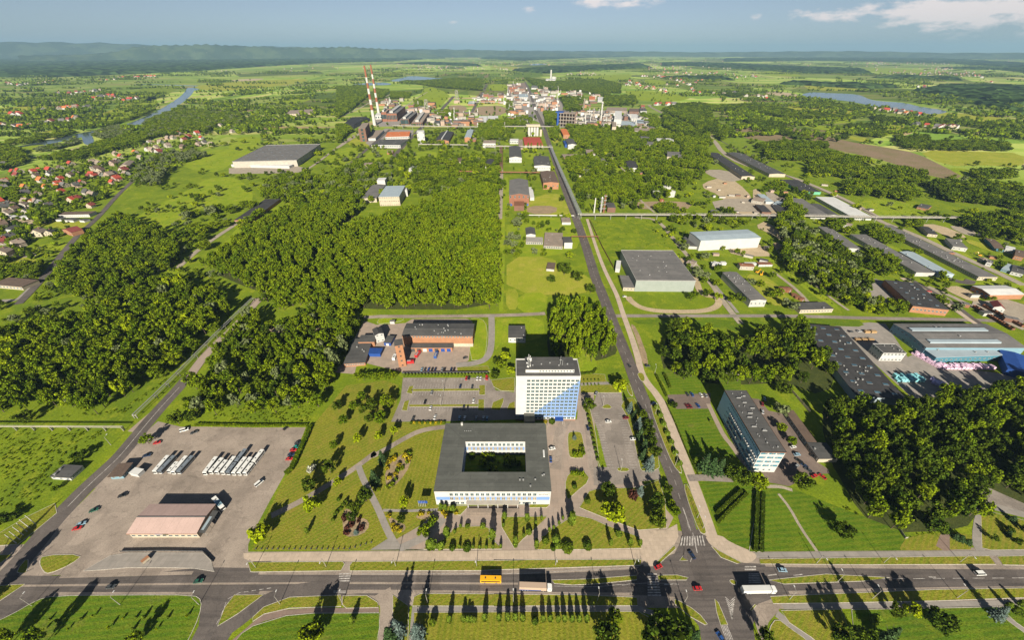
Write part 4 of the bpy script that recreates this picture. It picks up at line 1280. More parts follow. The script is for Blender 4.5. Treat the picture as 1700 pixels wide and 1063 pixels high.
# ---- the low office block round its courtyard
def court_block():
	h=height_of('E6 1318,488','E6 1335,350')
	o,rz,w,dp=rect_fit('E6 152,352 1335,350 P 906,704 737,704',h)
	FOOT.append([o,o+Vector((w,0,0)),o+Vector((w,dp,0)),o+Vector((0,dp,0))])
	root=thing('court_office_block','low white and blue office block round a square courtyard, dark flat roof','office building',o,0)
	i0,i1=W('E6 415,158 1088,158',h)
	j0,j1=W('E5 378,815 918,815',h)
	xa,xb=(i0.x+j0.x)/2-o.x,(i1.x+j1.x)/2-o.x
	ya,yb=i0.y-o.y,j0.y-o.y
	mb=MB()
	mb.box(0,0,-.5,w,ya,h).box(0,yb,-.5,w,dp,h).box(0,ya,-.5,xa,yb,h).box(xb,ya,-.5,w,yb,h)
	part('wall',mb,'white_wall',root)
	rf=MB()
	e=.25
	rf.box(-e,-e,h+.003,w+e,ya+e,h+.3).box(-e,yb-e,h+.003,w+e,dp+e,h+.3)
	rf.box(-e,ya+e,h+.003,xa+e,yb-e,h+.3).box(xb-e,ya+e,h+.003,w+e,yb-e,h+.3)
	part('roof',rf,'olive_bitumen',root)
	seam=MB()
	for x0,y0,x1,y1 in((0,0,xa,ya),(w,0,xb,ya),(0,dp,xa,yb),(w,dp,xb,yb)):
		p,q=Vector((x0,y0,h+.31)),Vector((x1,y1,h+.31))
		seam.tube(p,q,.05,n=4)
	for x in(.2,.3,.72):
		seam.tube((w*x,0,h+.31),(w*x,ya,h+.31),.04,n=4)
	part('roof_seam',seam,'dark_metal',root)
	fs=h/3.0
	# facade: rows of windows, the middle row set in a blue band
	def facade(prefix,y,x0,x1,flip,n,seg=(0.12,0.885)):
		band=MB()
		yy=y-.03
		band.poly([(x0+.5,yy,fs*1.05),(x1-.5,yy,fs*1.05),(x1-.5,yy,fs*1.78),(x0+.5,yy,fs*1.78)])
		part('blue_band',band,'sky_panel',root)
		L=x1-x0
		for r,(zz,hh,gl)in enumerate(((fs*.15,fs*.5,'dark_glass'),(fs*1.08,fs*.62,'blind_glass'),(fs*2.0,fs*.58,'dark_glass'))):
			for c in range(n):
				x=x0+L*(seg[0]+(seg[1]-seg[0])*(c+.5)/n)
				ww=L*(seg[1]-seg[0])/n*.66
				key=('cw',round(ww,1),r)
				wf=shared(key,lambda:MB().box(-ww/2,-.13,0,ww/2,-.035,.14).box(-ww/2,-.13,hh-.14,ww/2,-.035,hh).box(-ww/2,-.13,.14,-ww/2+.14,-.035,hh-.14)
.box(ww/2-.14,-.13,.14,ww/2,-.035,hh-.14).box(-.08,-.12,.14,.08,-.035,hh-.14).mesh('window','white_wall'))
				if prefix=='front' and r==0 and.22*n<c<.74*n:
					continue
				wo=link('window',wf,root,(x,y,zz))
				link('pane',shared(key+('p',),lambda:MB().poly([(-ww/2+.14,-.06,.14),(ww/2-.14,-.06,.14),(ww/2-.14,-.06,hh-.14),(-ww/2+.14,-.06,hh-.14)]).mesh('pane',gl)),wo)
	facade('front',0,0,w,False,17)
	facade('inner',yb,xa,xb,False,13,(0.03,0.97))
	sp=MB()
	sp.poly([(xa+.03,yb,0),(xa+.03,ya,0),(xa+.03,ya,h),(xa+.03,yb,h)])
	part('blue_panel',sp,'sky_panel',root)
	for k in range(9):
		y=ya+(yb-ya)*(k+.5)/9
		for zz in(fs*.6,fs*1.9):
			link('window',win_mesh(2.2,1.7,'white_wall','dark_glass'),root,(xa+.05,y,zz),math.pi/2)
			# entrance: flat dark panel standing for recess shade, with posts, canopy slab and steps
	part('entrance_recess_shade',MB().box(.285*w,-.08,0,.715*w,-.034,fs*.85),'dark_metal',root)
	part('canopy',MB().box(.27*w,-2.6,fs*.90,.73*w,-.14,fs*.98),'house_wall',root)
	for k in range(6):
		part('canopy_post',MB().box(-.18,-2.4,0,.18,-2.0,fs*.86),'white_wall',root,((.285+.086*k)*w,0,0))
	for k in range(4):
		part('step',MB().box(.28*w-k*.2,-5.4-k*.45,.05,.72*w+k*.2,-2.65+.002*k,.75-k*.17),'tan_roof',root)
	for(x,y)in((.735,.14*dp),(.765,.14*dp),(.87,.145*dp),(.825,.06*dp),(.935,.2*dp),(.95,.21*dp)):
		link('roof_vent',vent_mesh(),root,(x*w,y,h+.3))
	for k in range(4):
		link('roof_vent',vent_mesh(),root,((.2+.02*k)*w,dp*.87,h+.3),0,.6)
	part('roof_hatch',MB().box(.155*w,dp-1.8,h+.3,.175*w,dp-.6,h+2.2),'grey_wall',root)
	part('roof_hatch',MB().box(.955*w,dp*.46,h+.3,.97*w,dp*.56,h+.9),'white_roof',root)
	# lettering and round mark on the upper right of the facade
	cu=bpy.data.curves.new('lettering','FONT')
	cu.body='synthos'
	cu.size=1.75
	cu.extrude=.04
	tx=link('lettering',cu,root,(.895*w,-.05,fs*2.22))
	tx.rotation_euler=(math.pi/2,0,0)
	cu.materials.append(MATS['dark_metal'])
	me=bpy.data.meshes.new_from_object(tx)
	bpy.data.objects.remove(tx)
	link('lettering',me,root,(.895*w,-.05,fs*2.22)).rotation_euler=(math.pi/2,0,0)
	mk=MB()
	for k in range(5):
		a=k*2*math.pi/5+.3
		mk.tube((.985*w+.38*math.cos(a),-.08,fs*2.38+.38*math.sin(a)),(.985*w+.38*math.cos(a),-.035,fs*2.38+.38*math.sin(a)),.14,n=8)
	part('emblem',mk,'mast_red',root)
	g=MB().cap([(o.x+xa,o.y+ya,.2),(o.x+xb,o.y+ya,.2),(o.x+xb,o.y+yb,.2),(o.x+xa,o.y+yb,.2)])
	gl=link('courtyard_lawn',g.mesh('courtyard_lawn','cut_lawn'))
	gl['kind']='structure'
	return o,w,dp,xa,xb,ya,yb
COURT=court_block()
# ---- the blue and white slab block on the right
def slab_block():
	h=height_of('E4 780,874','E4 872,700')
	o,rz,w,dp=rect_fit('E4 660,698 872,698 522,152 336,155',h)
	root=thing('slab_office_block','long blue and white slab block with flat grey roof','office building',o,rz)
	u,v=Vector((math.cos(rz),math.sin(rz),0)),Vector((-math.sin(rz),math.cos(rz),0))
	FOOT.append([o,o+u*w,o+u*w+v*dp,o+v*dp])
	part('wall',MB().box(0,0,-.5,w,dp,h),'white_wall',root)
	part('roof',MB().box(-.2,-.2,h+.003,w+.2,dp+.2,h+.25),'bitumen',root)
	ed=MB().box(-.3,-.32,h-.35,w+.3,-.205,h+.5).box(-.32,-.2,h-.35,-.205,dp+.3,h+.5).box(w+.205,-.2,h-.35,w+.32,dp+.3,h+.5)
	part('parapet',ed,'dark_brick',root)
	fl=5
	fh=h/fl
	# gable: blue bands between white ones
	for k in range(fl):
		z=k*fh+fh*.45
		for x0,x1 in((.03,.30),(.36,.62),(.68,.97)):
			if k==0 and x0>.3:
				continue
			part('blue_band',MB().box(x0*w,-.05,z,x1*w,-.002,z+fh*.46),'teal_wall',root)
		for x0 in(.24,.5,.74):
			link('window',win_mesh(1.2,fh*.42,'white_wall','blue_glass'),root,(x0*w,-.055,z-.05))
			# long side facing the lawn: pale blue wall, strips of glazing and balconies
	part('blue_wall_cladding',MB().poly([(-.03,dp,0),(-.03,.2,0),(-.03,.2,h-.36),(-.03,dp,h-.36)]),'pale_blue_wall',root)
	n=22
	rr=random.Random(8)
	bal=shared('bal',lambda:MB().box(-1.1,0,0,-.02,2.4,.14).box(-1.1,0,.14,-1.02,2.4,1.0).box(-1.02,0,.14,-.04,.08,1.0).box(-1.02,2.32,.14,-.04,2.4,1.0).mesh('balcony','white_wall'))
	for k in range(fl):
		z=k*fh+.9
		for c in range(n):
			y=dp*(c+.5)/n*.80+.6
			link('window',win_mesh(1.4,fh*.3,'pale_blue_wall','blue_glass'),root,(-.04,y,z),-math.pi/2)
			if rr.random()<.62 and k<4 and c<19:
				link('balcony',bal,root,(-.04,y-1.2,z-.8))
	for k in range(fl):
		for c in range(14):
			link('window',win_mesh(1.9,fh*.5,'white_wall','dark_glass'),root,(w+.02,dp*(c+.5)/14,k*fh+.9),math.pi/2)
	for i in range(16):
		x,y=w*rr.uniform(.12,.88),dp*rr.uniform(.04,.96)
		link('roof_vent',vent_mesh(),root,(x,y,h+.25),0,rr.uniform(.5,.9))
	for i in range(9):
		x,y=w*rr.uniform(.1,.7),dp*rr.uniform(.05,.9)
		part('roof_curb',MB().box(0,0,0,rr.uniform(1.5,3.2),.5,.6),'steel',root,(x,y,h+.25))
	part('roof_gutter',MB().box(.48*w,.03*dp,h+.25,.5*w,.97*dp,h+.32),'dark_metal',root)
slab_block()
# ---- coach depot building with the pink roof
def depot():
	h=5.0
	o,rz,w,dp=rect_fit('D1 705,478 1082,478 1162,325 812,325',h)
	root=thing('depot_hall','low depot hall with pale pink sheet roof in the coach yard','building',o,rz)
	FOOT.append([o,o+Vector((w,0,0)),o+Vector((w,dp,0)),o+Vector((0,dp,0))])
	rise=1.4
	mb=MB()
	for x,fl in((0,True),(w,False)):
		q=[(x,0,-.5),(x,dp,-.5),(x,dp,h),(x,dp/2,h+rise),(x,0,h)]
		mb.poly(q[::-1]if fl else q)
	mb.poly([(0,0,-.5),(w,0,-.5),(w,0,h),(0,0,h)]).poly([(w,dp,-.5),(0,dp,-.5),(0,dp,h),(w,dp,h)])
	part('wall',mb,'cream_wall',root)
	n=9
	for sgn in(0,1):
		for k in range(n):
			x0,x1=-.5+(w+1)*k/n+.015,-.5+(w+1)*(k+1)/n-.015
			y0,y1=(-.6,dp/2)if sgn==0 else(dp/2,dp+.6)
			za,zb=(h-.1,h+rise+.1)if sgn==0 else(h+rise+.1,h-.1)
			q=[(x0,y0,za),(x1,y0,za),(x1,y1,zb),(x0,y1,zb)]
			lo=[(a,b,c-.12)for a,b,c in q]
			m=MB().poly(q).poly(lo[::-1])
			for i in range(4):
				m.poly([lo[i],lo[(i+1)%4],q[(i+1)%4],q[i]])
			part('roof_panel',m,'pink_roof' if k%3 else 'tan_roof' if False else 'pink_roof',root)
	part('ridge_cap',MB().box(-.5,dp/2-.25,h+rise+.11,w+.5,dp/2+.25,h+rise+.22),'grey_roof',root)
	part('fascia',MB().box(-.5,-.66,h-.5,w+.5,-.61,h-.05),'orange_wall',root)
	part('sign_board',MB().box(.52*w,-.75,h-.75,.60*w,-.67,h-.1),'leaf_gold',root)
	part('blue_strip',MB().box(.40*w,-.72,h-.5,.51*w,-.67,h-.2),'blue_roof',root)
	part('gable_panel',MB().box(w+.01,0.2,h-1.4,w+.08,dp-.2,h-.2),'orange_wall',root)
	an=part('side_awning',MB().poly([(w+.5,.5,4.4),(w+3.5,.5,3.6),(w+3.5,dp*.82,3.6),(w+.5,dp*.82,4.4)]).poly([(w+.5,dp*.82,4.28),(w+3.5,dp*.82,3.48),(w+3.5,.5,3.48),(w+.5,.5,4.28)]),'bitumen',root)
	part('awning_glass',MB().poly([(w+1.0,2,4.32),(w+2.2,2,4.0),(w+2.2,dp*.6,4.0),(w+1.0,dp*.6,4.32)]),'lightblue_roof',an)
	for k in range(4):
		part('awning_post',MB().tube((w+3.3,.9+k*dp*.26,0),(w+3.3,.9+k*dp*.26,3.5),.08,n=6),'steel',root)
	for k in range(11):
		link('window',win_mesh(2.0,1.5,'white_wall','dark_glass'),root,(w*(k+.5)/11,-.02,1.4))
depot()
# ---- fire station behind the offices
HM='C2 1382,364|C2 1385,297'
building('fire_station','long two-storey brick fire station with dark roof','C2 945,295 1385,297 1392,220 965,218',HM,'orange_wall','bitumen','gable_x',1.0,
wins=(('f',2,22,1.5,1.3),('r',2,3,1.5,1.3)),vents=16,parts=(('pale_render',.72,-.004,0,1.0,-.001,3.6,'cream_wall'),))
g_root,g_w,g_d,g_h=building('garage_annex','single-storey garage row with blue doors in front of the brick fire station','C2 993,372 1258,369 1258,345 995,343','C2 1258,394|C2 1258,369','orange_wall','bitumen','flat',
door=((.06,3.4,3.4,'dark_metal'),(.2,3.4,3.4,'dark_metal'),(.34,3.4,3.4,'white_wall'),(.48,3.4,3.4,'blue_roof'),(.62,3.4,3.4,'dark_metal'),(.77,3.4,3.4,'blue_roof'),(.91,3.4,3.4,'blue_roof')),cat='garage')
building('drill_tower','tall narrow brick drill tower beside the fire station yard','C2 890,356 945,356 937,319 893,319','C2 955,490|C2 945,356','orange_wall','bitumen','flat',cat='tower',
wins=(('f',5,1,1.5,1.6,'brick_wall','dark_glass'),))
building('workshop_wing','low dark-roofed brick wing along the fire station fence','C2 567,468 712,468 740,335 648,292','C2 570,487|C2 566,468','orange_wall','bitumen','flat',wins=(('f',1,8,1.6,1.2),),vents=3,over=.4)
building('workshop_wing','short dark-roofed brick wing beside the white hose tower','C2 690,335 775,332 770,292 655,292',5.0,'orange_wall','bitumen','flat',door=((.55,3,3,'blue_roof'),),over=.3)
building('hose_tower','small white tower with dark roof by the blue sheds','C2 768,290 822,282 808,246 750,252','C2 825,330|C2 822,282','white_wall','black_roof','gable_y',1.2,cat='tower',wins=(('f',2,2,1.6,1.2),))
building('blue_canopy','flat bright blue canopy roof in the fire station yard','C2 715,408 802,410 816,375 720,374',3.2,'blue_roof','blue_roof','flat',cat='canopy')
building('blue_shed','small shed with blue front near the white hose tower','C2 822,340 868,338 892,298 850,295',3.4,'blue_roof','bitumen','flat',cat='shed',door=((.5,2.6,2.4,'white_wall'),))
building('gate_kiosk','little white flat-roofed kiosk by the road behind the fire station','C2 862,206 892,206 892,196 866,196',2.8,'white_wall','grey_roof','flat',cat='kiosk')
building('service_house','small white house with dark grey roof behind the office tower','C3 166,308 276,306 270,232 170,234','C3 170,340|C3 166,308','white_wall','bitumen','flat',wins=(('f',1,4,1.6,1.3),),vents=2,cat='house')
building('gate_house','small flat-roofed gatehouse on the meadow beside the left road','D1 290,172 390,178 443,113 335,106','D1 395,192|D1 390,178','white_wall','bitumen','flat',wins=(('f',1,3,1.6,1.2,'white_wall','blue_glass'),('r',1,6,1.6,1.2,'white_wall','blue_glass')),vents=2,cat='gatehouse')
building('booth','small barrier booth between the left road and the coach yard','D1 605,165 660,168 715,108 655,98',3.0,'blue_wall','brown_roof','flat',cat='booth',wins=(('f',1,2,1.4,1.2),('r',1,3,1.4,1.2)),over=.8)
building('shelter','pale sloping shelter roof at the edge of the coach yard','D1 700,152 745,158 790,135 745,122',2.6,'white_wall','white_roof','flat',cat='shelter')
building('garage_row','long brown-roofed garage row behind the slab block','E4 1060,605 1140,605 935,325 868,335',3.6,'lightblue_roof','brown_roof','flat',cat='garage',wins=(('l',1,9,2.2,2.0,'white_wall','dark_glass'),))
building('garage_block','white low building with grey roof beside the parked cars of the slab block','E4 1160,755 1335,757 1235,615 1068,618','E4 1158,788|E4 1160,757','cream_wall','bitumen','flat',wins=(('l',1,5,1.8,1.4),),vents=1)
# ---- right-hand works
building('long_dark_hall','long flat hall with black roof and skylights beside the right wood','C4 545,690 920,682 432,232 262,226',6.0,'lightblue_roof','black_roof','flat',skyl=(3,9,4.0,2.4),vents=22)
building('works_office','small two-storey white-fronted office with flat dark roof in the blue works yard','C4 742,405 868,407 838,350 682,347','C4 850,455|C4 866,407','white_wall','bitumen','flat',wins=(('f',2,6,1.7,1.4),('l',2,4,1.7,1.4)),vents=5,parapet=.3)
building('assembly_hall','large blue-grey factory hall with long roof lights','C4 1005,372 1600,368 1432,224 822,218',8.5,'blue_wall','grey_roof','gable_x',1.8,wins=(('l',2,8,2.4,1.6,'lightblue_roof','blue_glass'),),vents=6,
parts=(('roof_light',.08,.14,9.0,.80,.26,10.6,'lightblue_roof'),('roof_light',.06,.62,9.0,.86,.74,10.9,'lightblue_roof')))
building('hall_annex','lean-to with pale blue sheet roof in front of the factory hall','C4 1078,438 1470,414 1446,372 1008,377',6.0,'teal_wall','lightblue_roof','flat',vents=5,wins=(('f',1,14,1.8,1.2),))
building('blue_hall','low hall with bright blue roof at the right edge of the works yard','C4 1560,540 1690,520 1650,400 1480,412',6.0,'blue_roof','blue_roof','gable_y',1.0)
building('cream_barrack','low cream barrack with dark roof by the grey cross road','C4 215,129 442,128 366,80 182,92','C4 440,151|C4 442,128','cream_wall','bitumen','flat',wins=(('f',1,11,1.6,1.3),),vents=1)
building('brick_workshop','dark-roofed brick workshop with red lean-to beside the slab road','E7 382,850 800,845 376,598 237,606','E7 800,905|E7 800,848','orange_wall','black_roof','flat',vents=5,skyl=(2,5,3,2),wins=(('f',1,9,2.0,1.6),))
building('red_lean_to','narrow red sheet roof along the dark brick workshop','E7 332,735 372,718 268,645 245,655',4.2,'white_wall','red_roof','flat',cat='lean-to')
building('white_sheet_hall','hall with white and pale blue sheet roof and brick front','E7 1118,728 1430,722 1312,640 1000,642','E7 1110,772|E7 1118,728','orange_wall','white_roof','gable_x',1.4,wins=(('l',1,4,2.6,1.8,'blue_roof','blue_glass'),))
building('red_roof_house','white house with dark red roof beside the rust brown stacks','E7 1185,850 1275,850 1230,795 1150,800',5.0,'white_wall','maroon_roof','gable_y',2.6,cat='house',wins=(('f',1,2,1.3,1.3),))
building('long_barrack','very long dark-roofed barrack with white near end along the railway','E7 1040,560 1208,560 218,76 90,80','E7 1040,595|E7 1040,562','cream_wall','grey_roof','flat',vents=26,wins=(('f',1,6,1.5,1.5),('l',1,60,1.8,1.6,'white_wall','blue_glass')))
building('long_barrack','long grey barrack half hidden by trees below the long railway barrack','B4 985,915 1118,938 690,693 588,695',5.0,'grey_wall','grey_roof','flat',vents=10,wins=(('l',1,30,1.8,1.6,'white_wall','blue_glass'),))
building('long_barrack','grey barrack roof among trees beyond the white hall','B4 575,775 655,782 465,648 398,648',5.0,'grey_wall','grey_roof','flat',vents=4)
building('lean_hall','narrow shed with pale blue ridge roof beside the grey barrack','B4 1150,945 1208,928 962,795 906,806',4.5,'lightblue_roof','lightblue_roof','gable_y',1.0,vents=2)
building('storage_shed','white sheet-roofed storage hall above the pipe bridge','B4 600,592 728,583 470,460 405,472',5.0,'white_wall','white_roof','flat',wins=(('l',1,16,2.0,1.6,'white_wall','blue_glass'),))
building('storage_shed','long grey storage shed above the pipe bridge beside the white hall','B4 365,584 456,577 292,470 210,481',5.0,'white_wall','grey_roof','gable_y',1.0)
building('storage_shed','dark grey gabled shed with white gable above the pipe bridge','B4 455,582 526,578 396,505 345,515',4.6,'white_wall','bitumen','gable_y',1.4)
building('storage_shed','black-roofed shed with pale green end by the railway','B4 312,438 402,430 262,355 175,366',5.0,'green_paint','black_roof','flat',vents=4)
building('storage_shed','very long dark shed with cream end along the railway','P 1276,289 1306,289 1226,253 1209,254',6.0,'cream_wall','bitumen','gable_y',1.2,wins=(('l',1,26,2.2,1.6,'white_wall','blue_glass'),),vents=12)
building('storage_shed','long dark brown shed next to the sand pit','P 1232,294 1253,292 1190,253.5 1176,254',6.0,'cream_wall','black_roof','gable_y',1.2,vents=6)
building('steel_shed','small pale blue shed on the sandy works yard','B4 85,500 122,492 62,446 30,452',4.0,'white_wall','lightblue_roof','flat',cat='shed')
building('steel_shed','dark little shed with white end by the pipe bridge','B4 180,578 220,570 165,510 128,517',4.0,'white_wall','black_roof','flat',cat='shed')
building('steel_shed','black shed on the sandy yard under trees','B4 60,560 110,555 60,510 20,518',4.0,'dark_brick','black_roof','flat',cat='shed')
building('grey_shed','long hall with grey-green roof and pale end beside the sand track','E8 375,945 517,945 242,682 110,690','E8 375,1005|E8 375,945','grey_wall','lightblue_roof' if False else 'grey_roof','gable_y',1.0,vents=10,wins=(('f',1,4,1.6,1.6),('r',1,12,1.8,1.4,'blue_wall','blue_glass')))
building('site_cabin','white site cabin with rusty roof behind the long grey-roofed hall','E8 432,612 565,612 560,590 440,590',3.0,'white_wall','rust','flat',cat='cabin',wins=(('f',1,5,1.2,1.0),))
building('site_cabin','pale cabin beside the rusty-roofed site cabin','E8 315,605 420,605 418,592 320,592',2.8,'white_wall','white_roof','flat',cat='cabin',wins=(('f',1,4,1.2,1.0),))
building('steel_shed','small white and blue sheds by the dirt lane','E8 10,612 80,615 82,590 14,588',3.2,'lightblue_roof','white_roof','flat',cat='shed')
building('steel_shed','tiny white shed beside the dirt lane crossing','E8 95,600 140,600 140,585 98,585',2.8,'white_wall','white_roof','flat',cat='shed')
building('grey_warehouse','big grey flat warehouse with pale green walls beside the avenue','B3 940,977 1300,977 1160,793 847,793','B3 1297,1042|B3 1300,977','green_metal','grey_roof','flat',vents=14,parapet=.35,trim='grey_wall',
parts=(('blue_seam',.01,.22,8.0,.99,.24,12.6,'blue_roof'),('blue_seam',.01,.56,8.0,.99,.575,12.6,'blue_roof')))
building('warehouse_annex','low annex with brown roof against the grey warehouse','B3 862,1018 940,1018 915,945 838,945',4.2,'cream_wall','grey_roof','flat',wins=(('f',1,4,1.6,1.3),))
building('steel_shed','white container sheds beside the grey warehouse','B3 812,905 840,908 845,855 822,852',4.0,'white_wall','white_roof','flat',cat='shed')
building('white_hall','bright white hall with pale blue roof in a sandy yard','B3 1315,742 E8 432,352 375,297 B3 1283,672','E8 410,447|E8 432,355','white_wall','lightblue_roof','gable_x',.8)
building('hall_porch','dark grey lean-to at the end of the white hall','B3 1262,768 1310,765 1275,700 1232,720',4.0,'grey_wall','bitumen','flat',cat='lean-to')
# ---- left-hand works
building('big_warehouse','huge flat warehouse with brown-grey roof and white walls in the meadow','B2 25,247 410,247 542,150 242,145','B2 410,284|B2 410,247','house_wall','grey_roof','flat',skyl=(7,5,5.0,2.6),over=.5,parapet=.5,trim='grey_wall',wins=(('r',1,9,4.0,4.5,'white_wall','dark_glass'),),seed=4)
building('loading_canopy','white loading canopy along the front of the huge flat warehouse','B2 15,270 375,278 382,268 40,258',5.0,'white_wall','white_roof','flat',cat='canopy')
building('brick_shed','long black-roofed brick shed in the clearing beside the track','B2 40,603 132,609 308,483 228,473','B2 130,626|B2 131,609','orange_wall','black_roof','flat',wins=(('f',1,3,1.6,1.2),))
building('woodland_office','four-storey pale office with blue-grey roof at the edge of the wood','B2 905,466 1040,462 1066,400 962,396','B2 1035,517|B2 1040,462','cream_wall','lightblue_roof','flat',wins=(('f',3,9,2.2,2.0,'white_wall','blind_glass'),('r',3,6,2.2,2.0)),vents=4)
building('woodland_hall','grey-roofed hall beside the pale woodland office','B2 815,472 890,478 952,398 872,386',7.0,'cream_wall','grey_roof','gable_y',1.2)
building('stair_tower','white square stair tower above the woodland office roofs','B2 900,366 948,364 958,350 912,348','B2 948,405|B2 948,364','white_wall','white_roof','flat',cat='tower')
building('white_stairwell','narrow white stairwell at the end of the woodland office','B2 1065,425 1085,425 1080,412 1062,412',11.0,'white_wall','white_roof','flat',cat='tower')
building('pump_house','small cream cube house in the railway fork','B2 818,272 870,272 872,258 828,256','B2 870,300|B2 870,272','cream_wall','tan_roof','flat',wins=(('f',1,3,1.8,1.6),),cat='house')
building('brick_hut','brick hut in the wood below the pump house','B2 722,400 762,400 770,382 730,380',4.0,'orange_wall','brown_roof','gable_x',1.2,cat='hut')
building('brick_hut','small brick hut on the meadow by the railway','B2 962,195 998,195 1000,182 965,180',4.0,'orange_wall','tan_roof','flat',cat='hut')
building('pale_hut','white hut with grey roof in the railway fork','B2 952,335 990,335 992,318 955,318',4.0,'white_wall','grey_roof','flat',cat='hut')
building('pale_house','pale house among trees with red-brown roof','B2 1380,250 1425,252 1432,228 1385,226',5.0,'cream_wall','brown_roof','gable_x',2.0,cat='house',wins=(('f',1,3,1.5,1.5),))
building('white_house','white house with black roof and brick wing among trees','B2 1560,275 1605,275 1612,238 1572,236',6.0,'white_wall','black_roof','gable_y',2.0,cat='house',wins=(('f',1,3,1.5,1.5),))
building('glass_house','white greenhouse roof among the trees','B2 1095,305 1160,308 1165,280 1100,278',4.0,'white_wall','white_roof','gable_x',1.2,cat='greenhouse')
# ---- along the avenue
building('turbine_hall','tall brick hall with grey hipped roof beside the avenue lawn','B3 165,456 290,456 277,361 170,364','B3 285,520|B3 290,456','brick_wall','grey_roof','gable_y',3.0,wins=(('f',2,5,2.2,4.0,'white_wall','dark_glass'),),door=((.1,3,3.5,'blue_roof'),(.92,3,3.5,'blue_roof')),chim=0)
building('brick_porch','low rusty brick porch below the tall brick hall','B3 195,520 258,520 255,492 198,492','B3 258,550|B3 258,520','dark_brick','rust','flat')
building('pale_annex','narrow pale annex with white roof beside the tall brick hall','B3 292,470 320,470 305,405 285,406',5.0,'white_wall','white_roof','flat')
building('white_works','white building with slate gable roof beside the avenue','B3 165,228 244,224 232,158 168,158','B3 242,255|B3 244,224','white_wall','bitumen','gable_y',2.5,wins=(('f',1,5,1.8,1.8),))
building('canteen','broad white building with grey roof next to the avenue','B3 318,275 418,276 405,218 316,220','B3 418,308|B3 418,276','white_wall','bitumen','gable_y',1.6,wins=(('f',1,7,1.8,1.6),),vents=5)
building('brown_hall','brick hall with dark brown roof beside the avenue','B3 374,380 468,378 438,308 355,312','B3 468,418|B3 468,378','orange_wall','brown_roof','gable_y',1.6,wins=(('f',1,4,2.0,2.4,'white_wall','dark_glass'),),vents=6)
building('red_roof_hall','hall with bright red sheet roof near the white silos','B3 260,152 372,150 350,100 250,103',6.0,'cream_wall','red_roof','gable_x',1.5)
building('blue_end_house','grey-roofed white house with bright blue end beside the avenue','E2 1160,850 1250,850 1215,780 1120,790','E2 1250,905|E2 1250,852','white_wall','bitumen','gable_y',2.0,wins=(('f',1,4,2.0,2.4),),parts=(('blue_end',-.28,.25,0,-.002,.95,8,'blue_roof'),))
building('brick_shop','narrow brick building with red roof beside the avenue trees','E2 1100,740 1175,735 1130,660 1070,675','E2 1175,780|E2 1175,738','orange_wall','orange_roof','gable_y',1.5,wins=(('f',1,3,2,3),))
building('low_brick_range','low brick range with flat grey roof right of the avenue','B3 490,228 625,225 615,205 495,205',4.0,'brick_wall','tan_roof','flat',wins=(('f',1,10,1.5,1.5),))
building('white_house','white two-storey house with tan roof right of the avenue','B3 640,205 690,205 675,176 630,178','B3 690,222|B3 690,205','white_wall','tan_roof','flat',wins=(('f',2,4,1.5,1.4),),cat='house')
building('white_house','low white house at the start of the dirt lane','B3 700,255 765,258 740,230 685,232',4.0,'white_wall','grey_roof','flat',cat='house')
building('black_roof_house','white house with black roof on the dirt lane','B3 898,292 958,292 930,246 872,250','B3 958,310|B3 958,292','white_wall','black_roof','gable_y',1.8,wins=(('f',1,3,1.5,1.5),),cat='house')
for s_,l_ in(('B3 1065,130 1112,130 1110,108 1062,108','first of the white sheds among the trees beyond the dirt lane'),('B3 1122,132 1168,130 1160,108 1118,108','second white shed among the trees beyond the dirt lane'),
('B3 1000,150 1055,150 1045,128 995,128','grey-roofed shed among the trees beyond the dirt lane'),('B3 970,118 1025,115 1010,95 965,98','dark-roofed cream shed among the trees nearest the chemical works'),
('B3 1125,222 1225,222 1215,190 1130,190','pale ruined shed behind a row of poplars')):
	building('tree_shed',l_,s_,5.5,'cream_wall','white_roof' if 'white' in l_ else 'grey_roof','gable_x',1.2,cat='shed')
building('boiler_hut','small dark shed beside the thin stacks','B3 765,530 815,530 800,500 755,502','B3 812,560|B3 815,530','dark_brick','bitumen','flat',cat='shed')
building('grey_hut','little grey hut beside the row of trees under the pipe bridge','B3 1392,565 1442,565 1438,545 1395,545',4.0,'blue_wall','grey_roof','flat',cat='hut')
building('ruined_hall','roofless pale ruined hall on the lawn by the avenue','B3 375,765 492,765 490,682 385,685',4.0,'concrete','tan_roof','flat',wins=(('f',1,8,1.5,2.0,'concrete','dark_glass'),),vents=4)
building('ruined_wing','low pale wing of the ruined hall','B3 268,740 372,742 370,712 270,710',3.5,'concrete','concrete','flat',wins=(('f',1,8,1.5,2.0,'concrete','dark_glass'),))
building('slate_house','small house with slate roof above the ruined wing','B3 270,695 326,695 320,652 266,655',4.5,'white_wall','bitumen','gable_y',1.5,cat='house')
building('white_hut','white hut with dark roof between the ruin and the avenue','B3 498,742 556,745 535,708 495,710','B3 555,782|B3 556,745','white_wall','bitumen','flat',cat='hut')
building('slate_hut','pale hut by the broken fence near the avenue','B3 490,620 540,620 535,590 480,592',4.0,'white_wall','tan_roof','flat',cat='hut')
building('grey_hut','dark little hut on the avenue lawn','B3 392,905 440,905 448,865 402,866',3.0,'grey_wall','brown_roof','flat',cat='hut')
